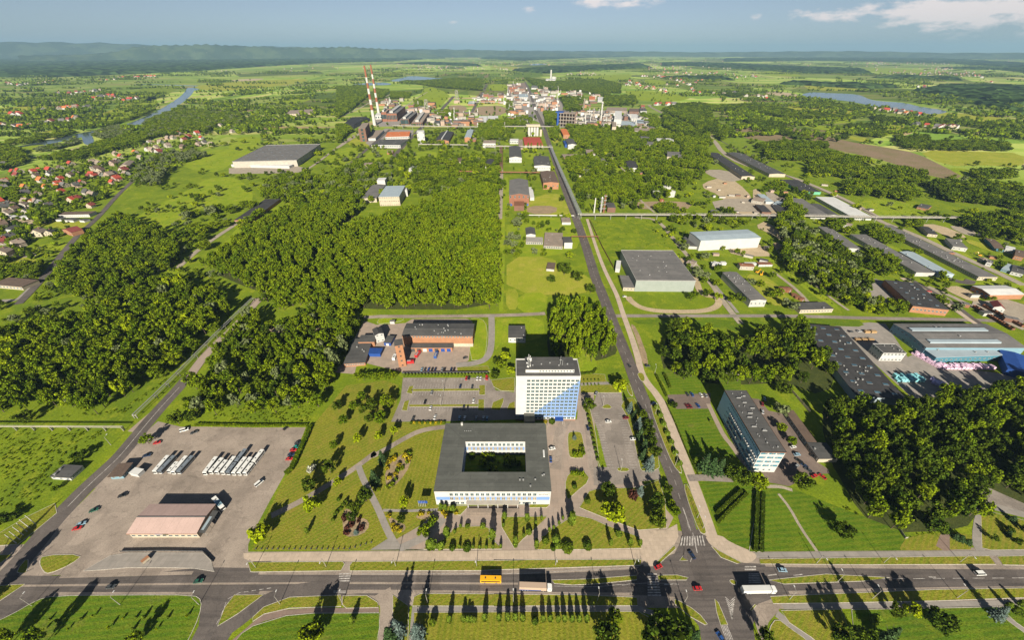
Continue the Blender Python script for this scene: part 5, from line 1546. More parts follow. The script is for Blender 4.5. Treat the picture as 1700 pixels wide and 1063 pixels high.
# ---------------------------------------------------------------- power station and chemical works
def red_white_chimney(label,base,top):
	b=W1(base)
	h=height_of(base,top)
	root=thing('chimney_stack',label,'chimney',b)
	n=11
	for k in range(n):
		z0,z1=h*k/n,h*(k+1)/n
		r0,r1=5.6-3.0*k/n,5.6-3.0*(k+1)/n
		m='mast_white' if(k%2==0 and k>0)or k<2 else 'mast_red'
		if k==n-1:
			m='mast_red'
		part('red_band' if m=='mast_red' else 'white_band',MB().tube((0,0,z0-(3 if k==0 else 0)),(0,0,z1),r0,r1,20,0,k==n-1),m,root)
	part('gallery',MB().tube((0,0,h*.6),(0,0,h*.6+1.2),4.2,4.2,20),'mast_white',root)
	part('rim',MB().tube((0,0,h),(0,0,h+.8),2.5,2.5,20),'dark_metal',root)
	part('flue',MB().box(-4,2,0,4,16,9),'mast_white',root)
red_white_chimney('red and white chimney, the left one of the tall pair at the power station','E1 440,622','P 604,109')
red_white_chimney('red and white chimney, the right one of the tall pair at the power station','E1 490,500','P 617,107')
PW=[('boiler_house','tall brick end block of the power station beside the chimneys','E1 512,462 570,472 600,440 548,432','E1 572,585|E1 570,472','brick_wall','tan_roof'),
('boiler_house','long brick boiler house of the power station with grey roof monitors','E1 570,482 695,484 792,402 690,398','E1 692,578|E1 695,484','brick_wall','grey_roof'),
('turbine_house','brick turbine house at the middle of the power station','E1 737,550 836,556 930,472 850,464','E1 834,618|E1 836,556','brick_wall','grey_roof'),
('switch_house','brick switch house with dark bays at the right of the power station','E1 882,598 992,584 1080,482 960,474','E1 992,625|E1 992,584','brick_wall','tan_roof')]
for nm_,lb_,s_,h_,wl_,rf_ in PW:
	r_,w_,d_,hh_=building(nm_,lb_,s_,h_,wl_,rf_,'flat',over=.6,vents=5,wins=(('f',1,7,4.0,14.0,'dark_brick','dark_glass'),('r',1,8,4.0,10.0,'dark_brick','dark_glass'))if nm_!='switch_house' else(('f',1,5,5,7,'dark_brick','dark_glass'),),cat='power station')
	part('roof_monitor',MB().box(w_*.3,d_*.06,hh_+.3,w_*.62,d_*.94,hh_+6),'grey_wall',r_)
building('white_filter','white filter house between the tall chimneys','E1 445,505 520,510 540,480 465,475','E1 520,552|E1 520,508','white_wall','white_roof','flat',wins=(('f',1,3,5,6),))
building('coal_tower','tall black coal tower beside the coal heap','E1 245,662 325,662 370,598 300,592','E1 322,815|E1 325,662','dark_brick','tan_roof','flat',cat='tower',wins=(('f',4,1,6,6,'dark_brick','dark_glass'),))
building('conveyor_shed','grey-roofed shed at the foot of the black coal tower','E1 332,772 432,778 546,690 430,668','E1 430,808|E1 432,778','white_wall','tan_roof','flat')
building('workshop_range','long workshop with brick-red bays and white front below the power station','E1 572,752 838,758 860,702 592,695','E1 836,786|E1 838,757','white_wall','orange_roof','flat',vents=12,wins=(('f',1,14,3,3),))
building('workshop_range','wide low white building with dark grey roof above the railway fork','E1 425,852 770,856 800,792 482,790','E1 765,892|E1 768,856','white_wall','bitumen','flat',vents=8,wins=(('f',1,16,3,3),))
building('white_tower','square white tower beside the works railway','E1 932,702 1022,702 1020,682 940,682','E1 1030,835|E1 1022,702','white_wall','white_roof','flat',cat='tower',wins=(('f',3,2,3,3),))
building('double_shed','brick shed with two black roofs beside the white tower','E1 1165,790 1295,822 1368,712 1225,692',7.0,'orange_wall','black_roof','gable_y',4,parts=(('white_monitor',.46,.02,7.5,.53,.98,12.5,'white_roof'),))
building('blue_roof_shed','brick-ended shed with blue-grey roof by the park grove','E1 1500,765 1566,772 1602,682 1532,672','E1 1564,825|E1 1566,772','orange_wall','lightblue_roof','gable_y',2)
building('brick_cube','small brick cube next to the shed with blue-grey roof','E1 1590,790 1632,792 1636,770 1596,768',6.0,'brick_wall','tan_roof','flat')
for i_,(s_,wl_,rf_,l_)in enumerate((('E1 1130,600 1200,602 1215,565 1150,562','grey_wall','bitumen','dark-roofed small works building right of the switch house'),('E1 1270,600 1340,602 1345,560 1285,558','brick_wall','grey_roof','brick works building with grey roof along the white pipe bridge'),
('E1 1345,620 1420,622 1425,588 1355,586','orange_wall','tan_roof','orange brick works building along the white pipe bridge'),('E1 1420,610 1480,612 1486,575 1428,573','pink_wall','grey_roof','pink works building at the works road crossing'),
('E2 85,600 190,602 205,520 110,510','white_wall','white_roof','white block building above the park grove'),('E2 205,560 335,562 330,512 212,510','white_wall','white_roof','wide white flat building below the bare soil plot'),
('E2 155,830 300,838 310,800 165,796','white_wall','tan_roof','low white range with brown roof below the park grove'),('E2 470,805 570,808 570,782 475,780','white_wall','white_roof','small white flat building left of the bright red roof'),
('E2 575,860 625,865 618,790 572,792','pink_wall','tan_roof','pink wing at the end of the bright red roof'),('E2 690,540 750,542 745,498 688,496','white_wall','grey_roof','white works building with grey roof left of the avenue'),
('E2 330,270 400,272 398,235 340,232','orange_wall','brown_roof','brick building in the field left of the avenue'),('E1 1535,370 1610,372 1622,340 1550,338','orange_wall','lightblue_roof','brick works building beyond the orange plot'),
('E2 575,290 685,292 680,255 578,252','grey_wall','lightblue_roof','pale blue-roofed works building near the far end of the avenue'),('E2 470,205 540,206 540,180 472,178','orange_wall','orange_roof','red-roofed works building near the far end of the avenue'),
('E2 580,200 645,200 642,178 582,178','orange_wall','tan_roof','tan-roofed brick works building near the far end of the avenue'),('E2 810,240 940,242 905,195 840,195','pink_wall','tan_roof','broad tan-roofed hall right of the far avenue'),
('E2 720,180 800,182 795,155 730,152','white_wall','grey_roof','white works building right of the far avenue'),('E3 565,555 650,552 655,455 575,452','white_wall','white_roof','tall white block of the chemical works'),
('E3 600,600 790,655 820,600 660,555','white_wall','lightblue_roof','broad pale-roofed hall of the chemical works'),('E3 765,545 880,545 830,490 712,490','grey_wall','white_roof','grey block with white roof at the chemical works'),
('E3 830,600 920,600 905,555 820,555','dark_brick','lightblue_roof','dark block with pale roof at the chemical works'),('E3 920,610 975,610 970,575 918,575','cream_wall','white_roof','cream block at the right end of the chemical works'),
('E3 800,690 990,690 985,660 800,655','concrete','tan_roof','long concrete range below the chemical works'),('E3 470,450 710,455 715,415 480,410','tan_roof','tan_roof','long brown shed behind the chemical works'),
('E3 740,460 860,462 850,425 745,425','dark_brick','brown_roof','low dark shed behind the chemical works'),('E3 870,455 950,452 930,420 860,420','grey_wall','bitumen','dark blue-grey shed by the railway behind the chemical works'),
('E3 270,320 340,318 335,280 272,280','pink_wall','orange_roof','red-roofed building behind the chemical works'),('E3 370,330 445,330 440,290 372,288','white_wall','white_roof','white building behind the chemical works'),
('E3 540,640 590,640 585,575 545,575','cream_wall','tan_roof','cream tower block of the chemical works'),('E3 880,400 925,400 922,385 882,385','brick_wall','red_roof','small red building by the railway'))):
	building('works_building',l_,s_,(9,7,11,8)[i_%4]if i_ not in(17,28)else 30 if i_==17 else 22,wl_,rf_,'flat',vents=2,wins=(('f',1,5,3,3),))
def frame_building():
	h=height_of('E2 1060,635','E2 1050,475')
	o,rz,w,dp=rect_fit('E2 1040,478 1250,485 1250,470 1050,462',h)
	dp=max(dp,24)
	root=thing('frame_building','open concrete frame building with blue corner in the chemical works','building',o,rz)
	for k in range(4):
		part('floor_slab',MB().box(0,0,h*(k+1)/4-1.4,w,dp,h*(k+1)/4),'tan_roof',root)
	for c in range(7):
		for y in(0.6,dp-1.8):
			part('column',MB().box(w*c/6-(0 if c==0 else 1.2 if c==6 else.6),y,0,w*c/6+(1.2 if c<6 else 0),y+1.2,h-1.4),'concrete',root)
	part('back_wall',MB().box(.3,dp*.55,0,w-.3,dp*.57,h-1.5),'brick_wall',root)
	part('blue_corner',MB().box(-1.5,-1.5,0,5,dp*.7,h+2),'blue_roof',root)
	part('blue_roof_edge',MB().box(-9,6,h+.1,16,dp,h+3),'blue_roof',root)
frame_building()
def silos():
	a,b=W('E2 680,752 810,752')
	h=height_of('E2 680,752','E2 680,640')
	L=(b-a).length
	root=thing('silo_block','row of four white silos under a box gallery beside the avenue','silo',a)
	r=L/8.8
	for k in range(4):
		part('silo',MB().tube((L*(k+.5)/4,6,-.5),(L*(k+.5)/4,6,h),r,r,16),'mast_white',root)
	part('gallery',MB().box(-3,-1,h,L+3,14,h+6),'cream_wall',root)
	part('stair_tower',MB().box(L+3,0,0,L+9,9,h*.7),'cream_wall',root)
silos()
def tank(label,s,r,h,mat,name='storage_tank',group=None,dome=True):
	p=W1(s)
	root=thing(name,label,'tank',p,0,group)
	part('shell',MB().tube((0,0,-.5),(0,0,h),r,r,20),mat,root)
	part('tank_roof',MB().tube((0,0,h+.01),(0,0,h+r*(.22 if dome else.05)),r*1.01,r*.12,20),mat,root)
	part('ladder',MB().box(-.3,-r-.25,0,.3,-r-.02,h),'steel',root)
tank('large white tank, front one of the three among the trees','B3 1060,460',7.5,9,'mast_white')
tank('large white tank, rear one of the three among the trees','B3 1120,432',7.5,9,'mast_white')
tank('large white tank, right one of the three among the trees','B3 1146,460',7.5,9,'mast_white')
tank('red-brown tank cone on the soil in front of the white tanks','B3 1092,492',4.0,3.5,'mast_red')
for i_,s_ in enumerate(('E8 655,860','E8 708,860')):
	tank('rusty tank with pink lid, %s of the pair beside the dirt lane'%('left','right')[i_],s_,4.0,4,'rust')
for i_,s_ in enumerate(('E8 770,905','E8 800,925','E8 835,940')):
	tank('low dark rusty vat by the dirt lane, %s of three'%('first','second','third')[i_],s_,3.0,2.4,'rust',dome=False)
for i_ in range(10):
	tank('small white process tank in the chemical works','E3 %d,%d'%(190+(i_%5)*42+(i_//5)*260,590+(i_%3)*18+(i_//5)*10),5,11,'mast_white',group='process tanks in the chemical works')
def stack(label,base,top,r,mat,ringed=True,name='process_column'):
	b=W1(base)
	h=height_of(base,top)
	root=thing(name,label,'column',b)
	part('shaft',MB().tube((0,0,-.5),(0,0,h),r,r*.8,14),mat,root)
	if ringed:
		for k in range(4):
			part('platform',MB().tube((0,0,h*(k+1)/4.2),(0,0,h*(k+1)/4.2+.8),r*1.7,r*1.7,12),'steel',root)
	part('cap',MB().tube((0,0,h+.01),(0,0,h+r),r*.8,r*.3,14),mat,root)
stack('brown distillation column in the chemical works','E3 310,602','E3 318,430',3.4,'tan_roof')
stack('slender white distillation column in the chemical works','E3 402,602','E3 420,352',3.0,'mast_white')
stack('short tan column near the two tall distillation columns','E3 200,480','E3 205,310',2.4,'tan_roof')
stack('tall far white chimney beyond the works','E2 952,80','P 914.6,117',8,'mast_white',False,'far_chimney')
building('far_plant','small white plant buildings round the far white chimney','E2 890,88 1010,88 1005,74 900,74',18,'white_wall','white_roof','flat')
tank('white dome tank beside the far white chimney','E2 985,84',22,20,'mast_white')
stack('thin white stack beside the pipe bridge','B3 682,562','B3 690,475',1.1,'mast_white',False)
stack('dark scrubber tower beside the thin white stack','B3 722,560','B3 728,470',1.6,'steel')
stack('taller rusty scrubber tower next to the small dark shed','B3 740,560','B3 748,455',1.6,'rust')
def lattice_tower(label,base,top,wid,mat):
	b=W1(base)
	h=height_of(base,top)
	root=thing('lattice_tower',label,'tower',b)
	mb=MB()
	n=5
	for k in range(n):
		z0,z1=h*k/n,h*(k+1)/n
		a,c=wid*(1-.45*k/n),wid*(1-.45*(k+1)/n)
		cs0=[(-a,-a),(a,-a),(a,a),(-a,a)]
		cs1=[(-c,-c),(c,-c),(c,c),(-c,c)]
		for i in range(4):
			j=(i+1)%4
			mb.tube((*cs0[i],z0),(*cs1[i],z1),.9,n=5).tube((*cs0[i],z0),(*cs1[j],z1),.5,n=4).tube((*cs1[i],z1),(*cs1[j],z1),.5,n=4)
	part('frame',mb,mat,root)
	part('base_block',MB().box(-wid*1.6,-wid*1.6,-.5,wid*1.6,wid*1.6,h*.22),'pink_wall',root)
lattice_tower('pale lattice cooling tower right of the power station','E1 1055,470','E1 1040,320',9,'concrete')
lattice_tower('pale lattice cooling tower beside the far works road','E1 1410,360','E1 1400,212',9,'concrete')
def coal():
	p=[q for q in W('E1 40,640 160,545 380,540 390,570 190,670')]
	c=sum((q for q in p),Vector())/len(p)
	mb=MB()
	ring2=[c+(q-c)*.72 for q in p]
	n=len(p)
	for i in range(n):
		j=(i+1)%n
		mb.poly([(*p[i].xy,.3),(*p[j].xy,.3),(*ring2[j].xy,9),(*ring2[i].xy,9)][::-1])
	mb.cap([(q.x,q.y,9+.1*i)for i,q in enumerate(ring2)])
	o=link('coal_heap',mb.mesh('coal_heap','coal'))
	tag(o,'black coal heap beside the tall chimneys','coal heap')
coal()
def pipe_bridge(label,s,h,n_pipes,step,pr=.35,mats=('pipe_silver','steel'),wid=2.2,truss=False,name='pipe_bridge'):
	pts=W(s)
	root=thing(name,label,'pipe bridge',pts[0])
	o=pts[0]
	for k in range(n_pipes):
		mb=MB()
		off=(k-(n_pipes-1)/2)*(wid/max(n_pipes-1,1))if n_pipes>1 else 0
		for a,b in zip(pts,pts[1:]):
			d=(b-a).normalized()
			nr=Vector((-d.y,d.x,0))
			mb.tube(a-o+nr*off+Vector((0,0,h+pr)),b-o+nr*off+Vector((0,0,h+pr)),pr*(1 if k%2==0 else.7),n=8)
		part('pipe',mb,mats[0],root)
	for a,b in zip(pts,pts[1:]):
		d=b-a
		ln=d.length
		d.normalize()
		nr=Vector((-d.y,d.x,0))
		rz=math.atan2(d.y,d.x)
		m=max(1,int(ln/step))
		post=shared(('post',h,wid,mats[1]),lambda:MB().box(-.22,-wid/2-.2,-.5,.22,-wid/2+.25,h-.35).box(-.22,wid/2-.25,-.5,.22,wid/2+.2,h-.35).box(-.25,-wid/2-.5,h-.35,.25,wid/2+.5,h-.02).mesh('support',mats[1]))
		for i in range(m+1):
			p=a+d*(ln*i/m)-o
			link('support',post,root,p,rz)
		if truss:
			mb=MB()
			for sgn in(-1,1):
				q0,q1=a-o+nr*sgn*(wid/2+.3),b-o+nr*sgn*(wid/2+.3)
				mb.tube(q0+Vector((0,0,h)),q1+Vector((0,0,h)),.18,n=5).tube(q0+Vector((0,0,h+1.8)),q1+Vector((0,0,h+1.8)),.18,n=5)
				mm=int(ln/4)
				for i in range(mm):
					mb.tube(q0.lerp(q1,i/mm)+Vector((0,0,h+1.8*(i%2))),q0.lerp(q1,(i+1)/mm)+Vector((0,0,h+1.8*((i+1)%2))),.1,n=4)
			part('truss',mb,mats[0],root)
pipe_bridge('twin pale pipes on stilts along the left road','C1 1600,75 1420,250 1240,435 1130,550 990,690 860,815',3.2,2,12,.4,('steel','concrete'))
pipe_bridge('whitish pipe on leaning posts across the left meadow','P -60,713 C1 0,888 785,892',3.6,2,11,.24,('house_wall','concrete'),1.0)
pipe_bridge('pipe bridge running beside the avenue','P 913,246 927,281 943,318 962,363',7,4,18,.6,wid=5,truss=True)
pipe_bridge('long white pipe bridge crossing from the avenue to the right wood','P 962,364 1140,364 1300,365 1450,368 1592,369',7,4,22,.42,('concrete','steel'),wid=4,truss=True)
pipe_bridge('long white pipe bridge below the power station','E1 660,662 1000,668 1300,672 1700,678 E2 420,672 860,672 1060,676',9,4,30,.7,('concrete','steel'),wid=6,truss=True)
pipe_bridge('pipe bridge with grey pipes behind the slate-roofed avenue buildings','B3 20,172 200,176 430,180',7,3,22,.6,('concrete','steel'),wid=5,truss=True)
pipe_bridge('rusty pipe bridge above the brick hall with dark brown roof','B3 -160,325 120,330 350,332',5,3,18,.7,('rust','rust'),wid=4)
pipe_bridge('rusty pipe rack beside the slate-roofed white building','B3 118,305 118,240 118,172',5,3,18,.9,('rust','rust'),wid=5)
pipe_bridge('thin pale pipes below the pipe bridge corner','B3 275,588 420,590 560,592',3,2,14,.5,('mast_white','steel'))
pipe_bridge('rusty pipe crossing under trees by the avenue ruin','B3 545,722 620,724 705,722',4,2,12,.35,('rust','rust'),wid=1.5)
pipe_bridge('pipe rack crossing the far avenue','E2 420,384 700,386 860,388',9,3,40,1.0,('concrete','steel'),wid=7)
pipe_bridge('pipe rack along the bare soil plot','E2 0,372 250,374 430,376',8,3,40,1.0,('concrete','steel'),wid=6)
pipe_bridge('grey pipe rack left of the double shed','E1 960,880 1180,884 1540,888',7,3,30,.7,('concrete','steel'),wid=5)
# small works buildings too far off to tell one from another
rw=random.Random(21)
WKM=[('pink_wall','tan_roof'),('brick_wall','grey_roof'),('house_wall','tan_roof'),('concrete','tan_roof'),('grey_wall','bitumen'),('orange_wall','brown_roof'),('house_wall','grey_roof'),('dark_brick','grey_roof')]
def works_block(i):
	wl,rf=WKM[i%len(WKM)]
	def mw():
		mb=MB().box(-.5,-.5,-.05,.5,.5,1)
		return mb.mesh('wall',wl)
	def mr():
		mb=MB().box(-.53,-.53,1.001,.53,.53,1.06)
		if i%3==0:
			mb.box(-.2,-.3,1.06,.1,.3,1.22)
		if i%3==1:
			mb.box(-.4,-.05,1.06,.4,.12,1.16).box(.2,-.4,1.06,.35,-.2,1.3)
		return mb.mesh('roof',rf)
	return shared(('wkw',i%8),mw),shared(('wkr',i%24),mr)
zones=[('E2',440,130,690,500,54),('E2',720,190,1060,460,44),('E1',1100,480,1680,625,34),('E1',860,380,1150,470,8),('E2',40,270,430,385,18),('E3',120,480,560,640,46),('E2',1060,230,1300,300,16),('E3',150,250,460,440,12),('E1',520,330,800,420,12),('E2',60,290,330,350,10),('E1',560,420,1100,480,10),('E3',560,560,1000,690,16),('E2',430,500,640,620,10)]
for zk,x0,y0,x1,y1,cnt in zones:
	for i in range(cnt):
		x,y=rw.uniform(x0,x1),rw.uniform(y0,y1)
		if zk=='E2' and 640+(y-110)*.22-40<x<680+(y-110)*.35:
			continue
		p=W1('%s %f,%f'%(zk,x,y))
		mw,mr=works_block(rw.randrange(24))
		t=thing('plant_building','small flat works building in the crowded far chemical works','building',p,rw.uniform(-.06,.06),'small buildings of the far chemical works',(rw.uniform(12,40),rw.uniform(12,30),rw.uniform(5,14)))
		link('wall',mw,t)
		link('roof',mr,t)
	for i in range(cnt//4):
		x,y=rw.uniform(x0,x1),rw.uniform(y0,y1)
		p=W1('%s %f,%f'%(zk,x,y))
		t=thing('process_stack','thin process stack in the crowded far chemical works','stack',p,0,'process stacks of the far chemical works')
		hh=rw.uniform(14,34)
		link('shaft',shared('pst',lambda:MB().tube((0,0,0),(0,0,24),1.6,1.2,10).tube((0,0,12),(0,0,13),2.6,2.6,10).tube((0,0,20),(0,0,21),2.4,2.4,10).mesh('shaft','mast_white')),t,None,0,(1,1,hh/24))
	for i in range(cnt//3):
		x,y=rw.uniform(x0,x1),rw.uniform(y0,y1)
		p=W1('%s %f,%f'%(zk,x,y))
		t=thing('process_tank','small round tank in the crowded far chemical works','tank',p,0,'round tanks of the far chemical works')
		link('shell',shared('ptk',lambda:MB().tube((0,0,0),(0,0,9),6,6,14).tube((0,0,9),(0,0,11),6,1,14).mesh('shell','white_roof')),t,None,0,rw.uniform(.5,1.3))
		# ---------------------------------------------------------------- village houses
HR={'r':('red_roof','red'),'o':('orange_roof','orange'),'m':('maroon_roof','dark red'),'b':('brown_roof','brown'),'g':('grey_roof','grey'),'k':('bitumen','slate'),'t':('tan_roof','tan')}
def house_meshes(rk,wk,form):
	def mw():
		mb=MB()
		for y,fl in((-5,False),(5,True)):
			q=[(-5.5,y,-.5),(5.5,y,-.5),(5.5,y,5.2),(0,y,9.4),(-5.5,y,5.2)]
			mb.poly(q[::-1]if fl else q)
		mb.poly([(-5.5,5,-.5),(-5.5,-5,-.5),(-5.5,-5,5.2),(-5.5,5,5.2)]).poly([(5.5,-5,-.5),(5.5,5,-.5),(5.5,5,5.2),(5.5,-5,5.2)])
		if form==1:
			mb.box(5.5,-2.5,-.5,9,4,3.2)
		return mb.mesh('wall',wk)
	def mr():
		mb=MB()
		for sg in(-1,1):
			q=[(0,-5.6,9.7),(0,5.6,9.7),(sg*6.3,5.6,4.9),(sg*6.3,-5.6,4.9)]
			if sg>0:
				q=q[::-1]
			lo=[(a,b,c-.28)for a,b,c in q]
			mb.poly(q).poly(lo[::-1])
			for i in range(4):
				mb.poly([lo[i],lo[(i+1)%4],q[(i+1)%4],q[i]])
		if form==1:
			mb.box(5.5,-2.8,3.21,9.3,4.3,3.5)
		return mb.mesh('roof',HR[rk][0])
	def mwin():
		mb=MB()
		for x in(-2.4,2.4):
			mb.box(x-.7,-5.08,1.4,x+.7,-5.001,2.9).box(x-.6,-5.08,4.3,x+.6,-5.001,5.6)
		return mb.mesh('windows','dark_glass')
	return shared(('hw',wk,form),mw),shared(('hr',rk,form),mr),shared('hwin',lambda:MB().box(-.6,-.08,0,.6,0,1.4).mesh('window','dark_glass'))
HL={'near':('small white house with %s gabled roof in the near left village','houses of the near left village'),
'mid':('small house with %s gabled roof in the village along the riverside trees','houses of the riverside village'),
'far':('tiny house with %s roof in the villages beyond the river','houses beyond the river'),
'right':('tiny house with %s roof in the villages on the right plain','houses on the right plain')}
def house(p,rk,wk,where,sc=1.0,rz=0.0,detail=True,form=0):
	lb,gr=HL[where]
	t=thing('village_house',lb%HR[rk][1],'house',p,rz,'%s roof %s'%(HR[rk][1],gr),sc)
	mw,mr,mn=house_meshes(rk,wk,form)
	link('wall',mw,t)
	link('roof',mr,t)
	if detail:
		link('chimney',chimney_mesh(),t,(1.5,1.5,9.0))
		for x in(-2.6,2.6):
			link('window',mn,t,(x,-5,1.5))
			link('window',mn,t,(x*.7,-5,4.4))
	FOOT.append([p+Vector((dx*7*sc,dy*7*sc,0))for dx,dy in((-1,-1),(1,-1),(1,1),(-1,1))])
rh=random.Random(17)
NEAR=('F2 225,250m 255,205r 180,210r 80,320r 60,350t 430,205r 510,185r 470,265b 640,190r 640,240k 770,160b 905,110r 540,320o 320,395o 770,300r 745,365r 740,400o 595,400o 490,490b 825,385g 975,385k 1040,345r 1140,270m 1190,265r '
'900,255b 960,225k 1260,240b 1230,180b 1440,240k 1480,300r 1430,340r 780,460r 60,420g 340,480k 930,570r 980,555m 1180,510t 1120,480k 60,660b 150,630k 630,640k 480,600t 350,590t 1160,640m '
'1190,90t 1260,110t 1420,90k 1480,70t 80,120k '
'F3 290,650t 350,680r 500,630o 640,600t 760,630m 560,690t 660,520t 730,570t 780,520t 860,560t 980,420r 1090,460r 1180,420r 1230,470r 1150,365r 1270,390o 1040,500m 1160,510t 1260,520k 1030,575b 1030,620b 1200,545t 1340,545t '
'1570,400t 1480,310k 1440,330g 40,745t 110,760t 270,760b 380,840m 400,870t 310,920r 40,890r 120,880t 220,890t 130,840b 60,820k 920,470t 860,470t 690,610t').split()
kk_=KEY['F2']
nn_=0
for tk in NEAR:
	if tk in KEY:
		kk_=KEY[tk]
		continue
	a_,b_=tk[:-1].split(',')
	p_=gp(kk_[0]+float(a_)/kk_[2],kk_[1]+float(b_)/kk_[2])
	where_='near' if kk_==KEY['F2']else 'mid'
	house(p_,tk[-1],rh.choice(['house_wall','house_wall','cream_wall','white_wall','pink_wall']),where_,rh.uniform(.8,1.15)*(1.1 if where_=='mid' else 1),rh.choice([0,1.57])+rh.uniform(-.25,.25)-.25,True,rh.randrange(2))
	nn_+=1
building('yellow_house','yellow house with dark red roof standing alone by the left road','B1 392,560 445,575 488,550 432,530',6.0,'leaf_gold' if False else 'orange_wall','maroon_roof','gable_y',2.5,cat='house',wins=(('f',2,3,1.2,1.2),))
building('long_shed','long low white shed with dark roof in the near left village','F2 755,735 1150,728 1180,690 790,698',4.5,'white_wall','brown_roof','flat',wins=(('f',1,16,1.4,1.2),),cat='shed')
for i_,s_ in enumerate(('F2 705,792 760,797 820,770 770,765','F2 830,802 940,806 985,775 880,770','F2 1005,805 1065,808 1120,785 1060,778','F2 525,800 590,805 640,775 570,770','F2 255,765 375,768 385,745 270,742','F2 75,755 190,768 205,745 100,735')):
	building('low_shed','low white shed, %s of the row on the dry village plot'%('first','second','third','fourth','fifth','sixth')[i_],s_,3.2,'white_wall','bitumen' if i_<4 else 'white_roof','flat',cat='shed')
building('low_shed','grey-roofed barn beside the green plot in the left village','F2 30,920 110,935 230,880 150,868',4.0,'white_wall','bitumen','gable_y',1.5,cat='barn')
building('garage_block','flat-roofed garages at the bend of the left village road','B1 0,895 155,905 210,862 0,840',4.0,'cream_wall','brown_roof','flat',wins=(('f',1,9,2.2,2.0,'white_wall','blue_glass'),),cat='garage')
building('cream_block','cream village hall with tan roof by the road','F3 330,760 420,775 470,720 400,712',8.0,'cream_wall','tan_roof','gable_y',2.5,wins=(('f',2,4,1.5,1.5),))
building('cream_block','cream school block beyond the riverside village','A1 1350,530 1400,540 1420,520 1370,515',9.0,'cream_wall','tan_roof','flat',wins=(('f',2,6,2,2),))
building('cream_block','tan hall at the right of the riverside village','A1 1425,535 1470,530 1475,512 1430,516',8.0,'pink_wall','tan_roof','flat')
# houses along the lanes of the farther villages: (line, count, spread px, where)
LANES=[('F1 60,490 300,450 500,430 640,400 820,390 1000,380',22,14,'far'),('F1 20,600 200,610 300,600 500,570 720,530 830,500',20,22,'far'),('F1 30,110 200,140 420,130 600,100',22,14,'far'),
('F1 600,230 760,230 900,230 1050,210 1140,190',16,22,'far'),('F1 1030,280 1200,270 1330,310 1500,290',24,26,'far'),('F1 900,110 1100,100 1250,70 1500,50 1700,40',26,16,'far'),
('A3 0,320 120,345 300,350 450,370',34,16,'right'),('A3 20,400 120,420 200,440 420,450 560,470',14,14,'right'),('A3 960,515 1060,520 1200,545',14,10,'right'),('A3 1190,590 1300,605 1390,605',10,8,'right'),
('A3 1160,410 1260,415 1340,410',10,12,'right'),('A3 1370,370 1450,350 1540,390',8,12,'right'),('E3 600,150 800,130 1000,200 1200,230',26,45,'right'),('E3 900,50 1100,40 1450,140 1650,100',26,30,'right'),('E3 1050,390 1300,380',9,10,'right')]
for s_,n_,sp_,wh_ in LANES:
	q_=px(s_)
	seg_=[math.dist(a,b)for a,b in zip(q_,q_[1:])]
	sp2=sp_/KEY[s_.split()[0]][2]
	for i in range(n_):
		t_=rh.random()*sum(seg_)
		k_=0
		while k_<len(seg_)-1 and t_>seg_[k_]:
			t_-=seg_[k_]
			k_+=1
		f_=t_/seg_[k_]
		x_,y_=q_[k_][0]*(1-f_)+q_[k_+1][0]*f_+rh.uniform(-sp2,sp2),q_[k_][1]*(1-f_)+q_[k_+1][1]*f_+rh.uniform(-sp2,sp2)*.6
		house(gp(x_,max(y_,121)),rh.choice('rrombgkt'),rh.choice(['house_wall','white_wall','cream_wall']),wh_,rh.uniform(1.1,1.6),rh.uniform(0,3),False,rh.randrange(2))
for i_,(s_,wl_,rf_,l_)in enumerate((('E7 565,160 655,165 560,95 480,85','cream_wall','black_roof','dark-roofed shed with cream end on the sandy plot beyond the long barrack'),('E7 800,268 930,300 860,215 720,200','grey_wall','grey_roof','long grey shed beside the yellow plot beyond the long barrack'),
('E7 1180,285 1275,312 1190,215 1085,195','teal_wall','brown_roof','teal-sided shed with brown roof near the upper right wood'),('E7 1280,308 1370,310 1372,280 1290,276','white_wall','white_roof','white little hall at the right edge beyond the long barrack'),('E7 1370,355 1455,385 1460,325 1380,298','orange_wall','brown_roof','brick shed with brown roof at the right edge'),
('E7 1250,478 1330,508 1382,452 1300,440','blue_wall','lightblue_roof','blue shed at the right edge below the teal-sided shed'),('E7 1335,510 1455,532 1460,462 1352,455','white_wall','bitumen','white shed with dark roof at the right edge'),('E7 1110,425 1165,428 1170,405 1118,402','white_wall','grey_roof','white hut between bushes beyond the long barrack'),
('B4 1005,520 1060,545 1085,520 1030,505','orange_wall','bitumen','dark roof cabin beside the stacked timber under the upper right wood'),('B4 220,470 250,465 230,440 200,445','house_wall','tan_roof','tan-roofed hut beside the black-roofed railway shed'),('B4 0,480 50,500 80,480 20,460','house_wall','tan_roof','tan shed on the sand by the works lane'),
('B4 125,505 165,520 190,500 150,488','white_wall','lightblue_roof','pale blue shed by the works lane trees'),('E8 1230,240 1310,250 1320,230 1240,222','white_wall','tan_roof','low white hut under the pipe bridge on the right'),('E8 920,440 1010,450 1030,425 940,415','house_wall','tan_roof','tan hut half hidden in the strip wood'),
('B3 1240,870 1290,880 1310,855 1265,848','house_wall','tan_roof','tan hut beside the grey warehouse yard'),('B3 1400,880 1450,885 1460,865 1410,860','house_wall','white_roof','white hut on the machine plot'),('B3 1560,885 1649,890 1649,870 1570,868','house_wall','rust','rusty-roofed hut on the machine plot'))):
	building('yard_shed',l_,s_,(4,5,3.5)[i_%3],wl_,rf_,'flat' if i_%2 else 'gable_x',1.0,vents=1,cat='shed',wins=(('f',1,3,1.4,1.2),))
